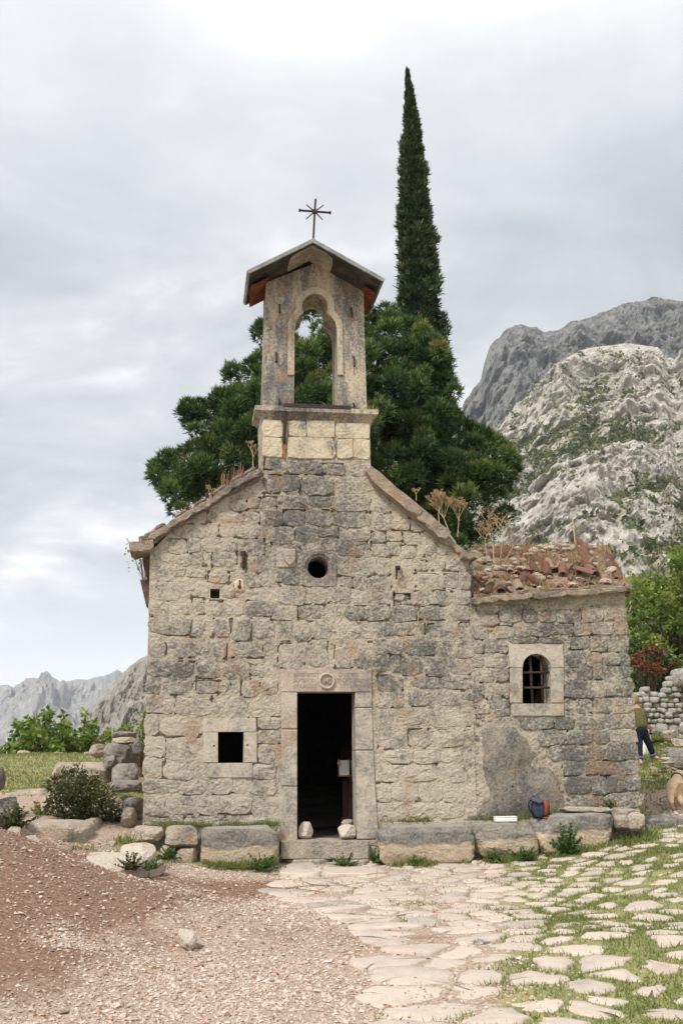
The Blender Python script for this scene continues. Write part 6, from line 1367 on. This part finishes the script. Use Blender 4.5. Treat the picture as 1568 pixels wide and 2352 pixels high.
#@@PART4
# ------------------------------------------------------------------ trees behind the chapel
def limb(s, pts, r0, r1): n = len(pts); s.tube(pts, [r0+(r1-r0)*k/(n-1) for k in range(n)], 8)
JP = [(340,1092),(358,1062),(400,1046),(428,1040),(445,1000),(418,962),(408,932),(440,925),(474,942),(490,905),(525,902),(552,888),(512,858),(530,838),(560,842),(590,814),(606,800),(588,760),(590,744),(606,742),(640,735),(690,716),(722,706),(750,716),(800,718),(835,706),(872,698),(893,694),(902,728),(932,735),(970,742),(1000,775),(1024,805),(1034,872),(1058,905),(1046,962),(1090,985),(1130,1002),(1160,1022),(1194,1070),(1172,1112),(1150,1150),(1184,1180),(1150,1205),(1100,1240),(1050,1262),(900,1180),(760,1160),(600,1150),(520,1112),(452,1142),(402,1182),(388,1160),(372,1122)]
def juniper():
    D0 = 21.0; root = empty('juniper_tree', (A(780, 1300, D0).x, D0, hz(A(780, 1300, D0).x, D0)), 'broad dark green juniper spreading behind the chapel and bell gable', 'tree'); inv = root.matrix_world.inverted()
    B = Vector(root.location); bpy.context.view_layer.update(); loc = lambda p: Vector(p)-B
    s = Shape(); top = A(800, 900, D0); limb(s, [Vector((0, 0, -.2)), loc(A(785, 1200, D0)), loc(A(800, 1000, D0)), loc(top)], .34, .08)
    for (x, y, dd) in ((450, 1080, -.5), (520, 930, .6), (640, 820, 0), (1100, 1080, .3), (960, 880, .5), (1000, 1150, -.6), (880, 780, -.2), (600, 1060, .4)):
        e = A(x, y, D0+dd); m = loc(A(785+(x-785)*.35, 1180-(1180-y)*.3, D0)); limb(s, [loc(A(785, 1210, D0)), m, (m+loc(e))/2+Vector((0, 0, .1)), loc(e)], .16, .03)
    s.build('trunk', MAT['bark'], root)
    rnd = random.Random(9); L = []; poly = JP; edge = []
    n = len(poly)
    for i in range(n):
        a, b = poly[i], poly[(i+1) % n]; l = math.hypot(b[0]-a[0], b[1]-a[1])
        for k in range(max(1, int(l/17))): t = (k+.5)/max(1, int(l/17)); edge.append((a[0]+(b[0]-a[0])*t, a[1]+(b[1]-a[1])*t))
    cxm, cym = 780, 1040
    def dedge(x, y): return min(math.hypot(x-a, y-b) for a, b in edge)
    holes = [(872, 850, 24, 22), (866, 1035, 14, 26), (618, 780, 10, 12), (482, 1125, 16, 9), (425, 955, 10, 8), (940, 790, 7, 8)]
    for (x, y) in edge:                                   # rim lobes: small, so that the outline stays ragged
        d = math.hypot(cxm-x, cym-y); r = rnd.uniform(11, 20); x2 = x+(cxm-x)/d*r*.75; y2 = y+(cym-y)/d*r*.75
        if rnd.random() < .9: L.append((x2, y2, D0+rnd.gauss(0, .5), r))
    tries = 0
    while len(L) < 640 and tries < 30000:
        tries += 1; x = rnd.uniform(340, 1195); y = rnd.uniform(690, 1262)
        if not in_poly([(x, y)], poly)[0]: continue
        de = dedge(x, y); r = rnd.uniform(16, 34)
        if de < r*.8 or any(((x-a)/c)**2+((y-b)/d)**2 < 1.4 for a, b, c, d in holes): continue
        th = min(2.2, .25+de/95.); L.append((x, y, D0+rnd.uniform(-1, 1)*th-.25*th, r))
    Cs, Ds, Ts, Ln = [], [], [], []
    for (x, y, d, r) in L:
        c = np.array(A(x, y, d)[:]); R_ = r*d/FPX; m = int(66+330*R_)
        dirs = rdirs(m); dirs = dirs[(dirs[:, 1] < .55)]; dirs = unit(dirs*np.array([1, 1, .8])+np.array([0, 0, .25])); m = len(dirs)
        lump = 1+.35*vnoise(dirs*2.3+c*3, 5)
        Cs.append(c+dirs*(R_*lump*(.55+.45*RNG.random(m)**.5))[:, None]); Ds.append(unit(dirs*.8+np.array([0, 0, .5])+.3*RNG.normal(size=(m, 3))))
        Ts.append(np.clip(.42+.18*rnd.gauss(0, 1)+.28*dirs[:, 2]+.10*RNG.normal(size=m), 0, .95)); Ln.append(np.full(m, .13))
    C = np.vstack(Cs); Dd = np.vstack(Ds); T = np.concatenate(Ts); T = np.where(RNG.random(len(T)) < .002, 1, T)
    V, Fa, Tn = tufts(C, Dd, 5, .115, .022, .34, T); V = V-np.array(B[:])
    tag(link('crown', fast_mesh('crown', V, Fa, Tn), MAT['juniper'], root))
juniper()
def cypress():
    D0 = 25.0; ax = [(935,156,1),(936,180,4),(940,210,9),(942,250,14),(945,290,20),(946,340,26),(948,400,30),(951,460,36),(955,540,43),(960,620,48),(965,700,51),(971,780,54),(976,860,58),(985,930,62),(985,1000,62),(975,1110,58),(970,1200,50)]
    ys = np.array([a[1] for a in ax], float); base = A(968, 1290, D0); base.z = hz(base.x, D0)
    root = empty('cypress_tree', base, 'very tall narrow cypress rising above the chapel, tip leaning left', 'tree'); s = Shape()
    limb(s, [Vector((0, 0, -.2))]+[A(np.interp(y, ys, [a[0] for a in ax]), y, D0)-base for y in (1100, 900, 700, 500, 300, 190)], .26, .015); s.build('trunk', MAT['bark'], root)
    n = 38000; t = RNG.random(n)**.72; y = 158+t*1030; cx = np.interp(y, ys, [a[0] for a in ax]); hw = np.interp(y, ys, [a[2] for a in ax]); a = RNG.random(n)*6.283
    rr = np.sqrt(RNG.random(n))*.35+.65; rr = np.where(RNG.random(n) < .2, RNG.random(n), rr)
    r = ray; C = np.empty((n, 3))
    for k in range(n): p = A(cx[k], y[k], D0); C[k] = p[:]
    W = hw*D0/FPX; lump = .95+.30*vnoise(np.column_stack([np.cos(a)*1.6, np.sin(a)*1.6, C[:, 2]*2.4]), 8)+.34*vnoise(np.column_stack([np.cos(a)*3.4, np.sin(a)*3.4, C[:, 2]*6.5]), 9)
    C[:, 0] += np.cos(a)*W*rr*lump*.9; C[:, 1] += np.sin(a)*W*rr*lump*.9
    Dr = unit(np.column_stack([np.cos(a)*.55, np.sin(a)*.55, np.full(n, 1.0)])+.25*RNG.normal(size=(n, 3)))
    tone = np.clip(.36+.55*(lump-.95)+.15*RNG.normal(size=n), 0, .9); tone = np.where(RNG.random(n) < .045, .97, tone)
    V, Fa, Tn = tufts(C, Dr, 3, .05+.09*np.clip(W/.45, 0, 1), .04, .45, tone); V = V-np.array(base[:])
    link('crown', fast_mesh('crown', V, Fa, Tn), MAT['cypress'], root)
cypress()
def leafy(name, label, cat, lobes, d0, mat, leaf, per, base, trunkr=.12, group=None, dth=1.2, stems=None):
    """broad-leaved crown from lobes measured in the photo (x, y, r)"""
    b = A(base[0], base[1], d0); g = hz(b.x, d0); b.z = min(g, b.z) if base[2] else b.z
    root = empty(name, b, label, cat, group); s = Shape(); rnd = random.Random(len(label)); Ls = []
    for (x, y, r) in lobes:
        d = d0+rnd.uniform(-1, 1)*dth; c = A(x, y, d); R_ = r*d/FPX; e = c-b
        limb(s, [Vector((rnd.gauss(0, .08), rnd.gauss(0, .08), -.1)), e*.45+Vector((0, 0, .15*e.z)), e*.8, e], trunkr*.45, .012)
        m = int(per*(R_/.5)**1.7)+8; dirs = rdirs(m); lump = 1+.4*vnoise(dirs*2.1+np.array(c[:]), 4); P = np.array(c[:])+dirs*(R_*lump*RNG.random(m)**.4)[:, None]*np.array([1, 1, .9])
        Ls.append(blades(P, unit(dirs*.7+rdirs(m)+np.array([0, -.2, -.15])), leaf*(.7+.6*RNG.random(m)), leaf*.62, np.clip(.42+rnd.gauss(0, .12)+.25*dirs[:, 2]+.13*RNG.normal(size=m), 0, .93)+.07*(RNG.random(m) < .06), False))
    limb(s, [Vector((0, 0, -.3)), Vector((.02, 0, .4))], trunkr, trunkr*.7)
    s.build('trunk', MAT['bark'], root); V, Fa, T = merge(Ls); link('crown', fast_mesh('crown', V-np.array(b[:]), Fa, T), MAT[mat], root); return root
rnd = random.Random(21)
def blob(poly, n, r0, r1):
    out = []; xs = [p[0] for p in poly]; ys = [p[1] for p in poly]; k = 0
    while len(out) < n and k < 6000:
        k += 1; x, y = rnd.uniform(min(xs), max(xs)), rnd.uniform(min(ys), max(ys))
        if in_poly([(x, y)], poly)[0]: out.append((x, y, rnd.uniform(r0, r1)))
    return out
leafy('broadleaf_tree', 'bright green rounded tree behind the annex right side', 'tree', blob([(1440,1345),(1475,1315),(1520,1300),(1560,1272),(1620,1250),(1760,1250),(1800,1400),(1760,1560),(1560,1545),(1500,1500),(1450,1470),(1425,1420)], 120, 22, 44), 34, 'broadleaf', .17, 150, (1600,1690,True), .3, dth=2.2)
leafy('shaded_tree', 'dark leafy tree standing low behind the drystone wall', 'tree', blob([(1430,1440),(1500,1500),(1600,1540),(1600,1640),(1430,1640)], 46, 18, 34), 32, 'juniper', .16, 130, (1500,1690,True), .2, dth=1.0)
leafy('red_shrub', 'rust red shrub between the green tree and the drystone wall', 'shrub', blob([(1450,1490),(1490,1480),(1530,1500),(1545,1540),(1500,1560),(1460,1530)], 15, 9, 17), 30.6, 'redleaf', .12, 260, (1500,1690,True), .03, dth=.5)
leafy('fig_bush', 'big leafy fig bush left of centre beyond the terrace', 'bush', [(35,1700,16),(52,1672,20),(75,1662,18),(80,1690,22),(108,1648,10),(110,1636,8),(100,1680,20),(60,1712,20),(95,1712,20),(118,1700,18),(30,1722,14),(118,1666,8),(125,1720,16)], 27.5, 'fig', .17, 300, (80,1745,False), .06, dth=.6)
leafy('fig_bush', 'yellowing fig bush in the middle of the terrace edge', 'bush', [(140,1680,14),(150,1665,12),(146,1642,6),(160,1690,18),(140,1708,18),(165,1715,18),(182,1700,14),(135,1725,14),(185,1722,14)], 28.2, 'fig', .16, 300, (155,1745,False), .06, dth=.6)
leafy('fig_bush', 'fig bush with a tall spray just left of the stone pile', 'bush', [(200,1672,14),(205,1690,16),(195,1708,18),(215,1705,14),(225,1720,12),(240,1700,10),(255,1690,9),(212,1665,10),(196,1640,5)], 27.8, 'fig', .16, 300, (205,1745,False), .06, dth=.6)
leafy('small_fig', 'low fig sprig at the far left edge of the terrace', 'bush', [(8,1722,9),(20,1732,8),(2,1735,8)], 27, 'fig', .15, 300, (10,1745,False), .04, dth=.3)
leafy('green_shrub', 'dense green shrub behind the stone pile against the chapel', 'shrub', [(300,1690,16),(318,1668,16),(330,1645,16),(335,1680,20),(312,1705,16),(290,1672,10),(345,1625,14),(350,1660,18)], 18.6, 'broadleaf', .09, 150, (325,1745,False), .05, dth=.3)
# bush by the left stairs
def bushy(name, label, lobes, d0, mat, per, leaf, base):
    b = A(base[0], base[1], d0); root = empty(name, b, label, 'bush'); Ls = []; s = Shape(); rnd2 = random.Random(4)
    for (x, y, r) in lobes:
        d = d0+rnd2.uniform(-.25, .25); c = np.array(A(x, y, d)[:]); R_ = r*d/FPX; m = int(per*(R_/.25)**1.8); dirs = rdirs(m); lump = 1+.4*vnoise(dirs*2.2+c*2, 6); P = c+dirs*(R_*lump*RNG.random(m)**.35)[:, None]
        limb(s, [Vector((0, 0, -.05)), (Vector(c)-b)*.6, Vector(c)-b], .02, .006)
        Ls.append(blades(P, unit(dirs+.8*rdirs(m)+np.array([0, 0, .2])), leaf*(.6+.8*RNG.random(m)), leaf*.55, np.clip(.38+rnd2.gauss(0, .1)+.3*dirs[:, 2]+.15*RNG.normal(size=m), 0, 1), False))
    s.build('stems', MAT['bark'], root); V, Fa, T = merge(Ls); link('foliage', fast_mesh('foliage', V-np.array(b[:]), Fa, T), MAT[mat], root)
bushy('round_bush', 'dark olive bush growing over the steps left of the chapel', [(200,1822,36),(232,1838,34),(170,1850,34),(215,1860,40),(250,1866,32),(160,1815,30),(186,1876,34),(240,1890,28),(268,1880,18),(140,1830,26),(206,1796,22),(150,1790,22),(128,1800,22),(176,1776,18),(140,1880,18),(120,1850,18)], 14.0, 'scrub', 800, .045, (210,1910))
bushy('round_bush', 'small dark bush on the mound by the left boulder', [(30,1885,14),(22,1896,12),(42,1892,13)], 12.0, 'scrub', 300, .04, (32,1908))

# ------------------------------------------------------------------ drystone wall on the right slope
WD = 28.0; wp = [(1440,1588),(1462,1590),(1474,1580),(1486,1586),(1500,1592),(1514,1596),(1524,1600),(1528,1566),(1540,1545),(1568,1538),(1600,1528),(1660,1540)]
b = A(1530, 1690, WD); dw = empty('drystone_wall', (b.x, WD, hz(b.x, WD)), 'grey drystone wall with a ragged top on the slope behind the annex', 'wall'); BW = np.array(dw.location[:])
wm = [rock_mesh('stone', 1, .9, 1, 9, .11, 300+k, 4, facets=7) for k in range(10)]
for m in wm:
    m.polygons.foreach_set('use_smooth', [True]*len(m.polygons)); m.materials.append(MAT['wallrock'])
y = 1700; rnd = random.Random(31); row = 0; tx = np.array([p[0] for p in wp]); ty = np.array([p[1] for p in wp])
while y > 1530:
    h = rnd.uniform(10, 15) if y < 1670 else rnd.uniform(15, 24); x = 1436+rnd.uniform(-8, 8)
    while x < 1650:
        w = rnd.uniform(12, 22)*(1.25 if y > 1670 else 1); cx = x+w/2; top = np.interp(cx, tx, ty)
        if y-h*.5 > top-3:
            hh = h*rnd.uniform(.9, 1.08); p = A(cx, y-h/2+rnd.uniform(-1.5, 1.5), WD+rnd.uniform(-.08, .08)); sc = WD/FPX
            o = link('stone', rnd.choice(wm), None, dw); o.location = Vector(p)-Vector(BW); o.scale = (w/2*sc*1.06, .26, hh/2*sc*1.14); o.rotation_euler = (0, rnd.gauss(0, .06), rnd.choice((0, math.pi))+rnd.gauss(0, .06)); o['tone'] = min(1, max(0, rnd.gauss(.35, .22)))
        x += w*.97
    y -= h; row += 1
# rubble core so that nothing shows through the joints
s = Shape(); V = []
for (x, yy) in wp:
    p = A(x, yy+10, WD+.22); q = A(x, 1712, WD+.22); V += [(p.x-BW[0], .12, p.z-BW[2]), (q.x-BW[0], .12, q.z-BW[2]), (p.x-BW[0], .5, p.z-BW[2]), (q.x-BW[0], .5, q.z-BW[2])]
Q = []
for k in range(len(wp)-1): a = 4*k; b2 = a+4; Q += [(a, a+1, b2+1, b2), (a+2, b2+2, b2+3, a+3), (a, b2, b2+2, a+2)]
o = s.add(V, Q).build('rubble_core', MAT['hole'], dw)
for k, (a, b2, c, d, dd) in enumerate([(1548,1535,1580,1575,27.6)]):
    rock('ruin_block', (a, b2, c, d), dd, .3, 'wallrock', 6, .07, label='large squared block on the ruined end of the drystone wall', cat='stone', tone=.5)
rock('boulder', (1526,1676,1556,1706), 26.2, .4, 'rock', 3, .14, label='rounded pale boulder in front of the drystone wall', cat='boulder', tone=.3)
rock('boulder', (1466,1668,1502,1700), 27.2, .4, 'greyrock', 4, .1, label='grey boulder at the wall foot behind the person', cat='boulder', tone=.6)
rock('boulder', (1530,1716,1580,1745), 22.5, .6, 'greyrock', 3, .14, label='broad rock breaking out of the slope right of the person', cat='boulder', tone=.4)
rock('boulder', (1538,1696,1590,1716), 25, .6, 'rock', 3, .16, label='pale rubble hump high on the right slope', cat='boulder', tone=.1)
rock('boulder', (1552,1722,1600,1772), 20.5, .5, 'greyrock', 4, .13, label='grey rock cut by the right frame edge above the dog', cat='boulder', tone=.5)
for k, (a, b2, c, d, dd) in enumerate([(1513,1738,1545,1748,22),(1519,1749,1552,1757,20.5),(1518,1757,1531,1769,19.5),(1497,1776,1513,1784,18.6),(1512,1769,1524,1777,19),(1520,1768,1533,1776,18.8),(1490,1762,1508,1767,20),(1540,1762,1552,1770,19.6),(1480,1790,1500,1794,18)]):
    rock('slope_stone', (a, b2, c, d), dd, .16, 'rock', 3, .16, label=('flat pale stone just below the broad rock on the right slope', 'pale slab in the grass above the tan dog', 'wide pale stone right behind the tan dog', 'small pale stone nearest the annex edge above the path', 'tilted small stone below the person', 'little pale stone between the tilted one and the wide one', 'flat stone beside the near foot of the person', 'small stone under the grey rock at the right frame edge', 'lowest flat stone in the grass beside the annex corner')[k], cat='stone', group='loose stones in the grass right of the annex', tone=.1, n=4)

# ------------------------------------------------------------------ person and dogs
def skin(name, V, E, Rr, mat, parent, sub=2, root=0):
    me = bpy.data.meshes.new(name); me.from_pydata([tuple(v) for v in V], E, []); me.update(); me.materials.append(mat)
    o = bpy.data.objects.new(name, me); COL.objects.link(o); o.parent = parent
    m = o.modifiers.new('skin', 'SKIN'); m.use_smooth_shade = True
    sv = me.skin_vertices[0].data
    for k, r in enumerate(Rr): sv[k].radius = r if isinstance(r, tuple) else (r, r); sv[k].use_root = (k == root)
    s = o.modifiers.new('sub', 'SUBSURF'); s.levels = sub; s.render_levels = sub
    return o
MAT['skin'] = flat('skin', (.45, .25, .17), .6, .06, 20); MAT['olive'] = cloth('olive knit', (.115, .098, .042)); MAT['navy'] = cloth('near black jeans', (.012, .016, .028)); MAT['cuff'] = cloth('turned up denim cuff', (.10, .13, .18)); MAT['hair'] = flat('blond hair', (.25, .16, .08), .6, .3, 40)
pd = 24.0; f1 = A(1504, 1746, pd); f2 = A(1469, 1755, pd-.35); f1.z = hz(f1.x, f1.y); f2.z = hz(f2.x, f2.y)
pb = Vector(((f1.x+f2.x)/2, pd-.15, min(f1.z, f2.z))); person = empty('person', pb, 'person in an olive jumper and dark rolled-up jeans seen from behind at the annex corner', 'person')
def PP(x, y, d=0): return A(x, y, pd-.15+d)-pb
hipc = PP(1471, 1668); hl = PP(1464, 1675); hr = PP(1479, 1675); kl = PP(1467, 1712, -.05); kr = PP(1489, 1708, .02); al = PP(1468, 1745, -.2); ar_ = PP(1499, 1737, .1); tl = al+Vector((.0, -.16, -.09)); tr = ar_+Vector((.10, -.12, -.05))
ch = PP(1466, 1640, .15); nk = PP(1459, 1624, .22); hd = PP(1456, 1610, .32); sl = PP(1449, 1634, .15); sr = PP(1475, 1634, .15); er = PP(1481, 1652, .18); wr = PP(1478, 1672, .32); el_ = PP(1444, 1655, .2); wl_ = PP(1450, 1675, .35)
BV = [hipc, ch, nk, hd, hl, kl, al, tl, hr, kr, ar_, tr, sl, el_, wl_, sr, er, wr]
BE = [(0,1),(1,2),(2,3),(0,4),(4,5),(5,6),(6,7),(0,8),(8,9),(9,10),(10,11),(1,12),(12,13),(13,14),(1,15),(15,16),(16,17)]
BR_ = [(.15,.12),(.15,.11),.055,(.10,.12),.085,.06,.04,.035,.085,.06,.04,.035,.06,.042,.032,.06,.042,.032]
skin('body', BV, BE, BR_, MAT['skin'], person)
skin('jumper', [PP(1471,1680), PP(1469,1655,.06), ch, PP(1461,1628,.2), sl, el_, PP(1449,1671,.33), sr, er, PP(1479,1668,.3)], [(0,1),(1,2),(2,3),(2,4),(4,5),(5,6),(2,7),(7,8),(8,9)], [(.205,.165),(.18,.15),(.19,.13),.08,.085,.065,.05,.085,.065,.05], MAT['olive'], person)
skin('jeans', [PP(1471,1664), PP(1471,1681), PP(1466,1690), kl, PP(1468,1741,-.18), PP(1478,1688), kr, PP(1498,1733,.09)], [(0,1),(1,2),(2,3),(3,4),(1,5),(5,6),(6,7)], [(.175,.14),(.18,.15),.11,.085,.07,.11,.085,.07], MAT['navy'], person)
for a, b2 in ((PP(1468,1739,-.17), PP(1468,1745,-.19)), (PP(1497.5,1731,.085), PP(1499.5,1736,.1))):
    s = Shape(); s.tube([a, b2], [.082, .08], 10); s.build('cuff', MAT['cuff'], person, True)
o = link('hair', rock_mesh('hair', .11, .13, .15, 2.3, .1, 5, 6), MAT['hair'], person); o.location = hd+Vector((0, -.03, .0))
MAT['fur'] = flat('tan short fur', (.58, .43, .27), .8, .18, 9); MAT['furw'] = flat('white fur', (.72, .68, .62), .8, .08, 9); MAT['furb'] = flat('brown fur patch', (.20, .10, .05), .8, .2, 9)
# white dog sitting beyond the person
dd = 25.2; q = A(1481, 1742, dd); q.z = hz(q.x, dd); wdog = empty('dog', q, 'white dog with a brown head and dark collar sitting behind the person', 'dog')
def WP(x, y, d=0): return A(x, y, dd+d)-q
skin('body', [WP(1478,1728), WP(1480,1708), WP(1484,1690), WP(1485,1678), WP(1488,1674,-.12), WP(1474,1738,-.1), WP(1487,1738,-.1), WP(1486,1715,.1), WP(1487,1743,.12), WP(1481,1743,.12), WP(1466,1740,-.25)], [(0,1),(1,2),(2,3),(3,4),(0,5),(0,6),(2,7),(7,8),(2,9),(0,10)], [.16,.15,.13,.085,.05,.07,.07,.06,.04,.045,.03], MAT['furw'], wdog)
o = link('head_patch', rock_mesh('head_patch', .10, .11, .10, 2.4, .1, 6, 6), MAT['furb'], wdog); o.location = WP(1487, 1673.5, -.02)
s = Shape(); V, Q = ring_mesh((0, 0), .10, .125, -.02, .02, 14); s.add(V, Q); o = s.build('collar', MAT['blackcloth'], wdog); o.location = WP(1484.5, 1684); o.rotation_euler = (WP(1485,1678)-WP(1484,1690)).to_track_quat('Y', 'Z').to_euler()
# tan dog trotting away at the right edge
dd2 = 16.4; q2 = A(1552, 1858, dd2); q2.z = hz(q2.x, dd2); tdog = empty('dog', q2, 'tan short haired dog walking away at the right edge of the photo', 'dog')
def TP(x, y, d=0): return A(x, y, dd2+d)-q2
DV = [TP(1544,1808,-.12), TP(1549,1803,.2), TP(1555,1801,.5), TP(1554,1789,.66), TP(1556,1776,.78), TP(1566,1780,.92),
      TP(1537,1828,-.2), TP(1541,1842,-.34), TP(1542,1855,-.26), TP(1546,1857.5,-.17),
      TP(1556,1828,-.08), TP(1563,1842,-.22), TP(1566,1856,-.14), TP(1570,1858.5,-.05),
      TP(1547,1830,.52), TP(1549,1854,.5), TP(1563,1830,.56), TP(1566,1855,.6),
      TP(1557,1800,-.24), TP(1570,1797,-.34)]
DE = [(0,1),(1,2),(2,3),(3,4),(4,5),(0,6),(6,7),(7,8),(8,9),(0,10),(10,11),(11,12),(12,13),(2,14),(14,15),(2,16),(16,17),(0,18),(18,19)]
DR = [.125,.125,.13,.085,.085,.05,.075,.036,.028,.03,.075,.036,.028,.03,.05,.032,.05,.032,.03,.016]
skin('body', DV, DE, DR, MAT['fur'], tdog, root=1)
for sx in (-1, 1):
    o = link('ear', rock_mesh('ear', .03, .02, .055, 2.5, .08, 9, 6), MAT['fur'], tdog); o.location = TP(1556+sx*10, 1777, .76); o.rotation_euler = (0, sx*.5, 0)
s = Shape(); V, Q = ring_mesh((0, 0), .085, .10, -.014, .014, 14); s.add(V, Q); o = s.build('collar', MAT['wood'], tdog); o.location = TP(1554.2, 1787, .68); o.rotation_euler = (TP(1556,1776,.78)-TP(1554,1789,.66)).to_track_quat('Y', 'Z').to_euler()

# ------------------------------------------------------------------ haze: one closed box of thin air round the whole place
HZ = 6500.; s = Shape(); s.box(-HZ, HZ, -HZ, HZ, -330, 620)
hm = bpy.data.materials.new('thin air'); hm.use_nodes = True; ht = hm.node_tree; ht.nodes.remove(ht.nodes['Principled BSDF'])
pv = ht.nodes.new('ShaderNodeVolumePrincipled'); pv.inputs['Color'].default_value = (.80, .88, 1.0, 1); pv.inputs['Density'].default_value = 0.00015; pv.inputs['Anisotropy'].default_value = 0.2
ht.links.new(pv.outputs[0], ht.nodes['Material Output'].inputs['Volume'])
o = s.build('haze', hm); o['kind'] = 'stuff'
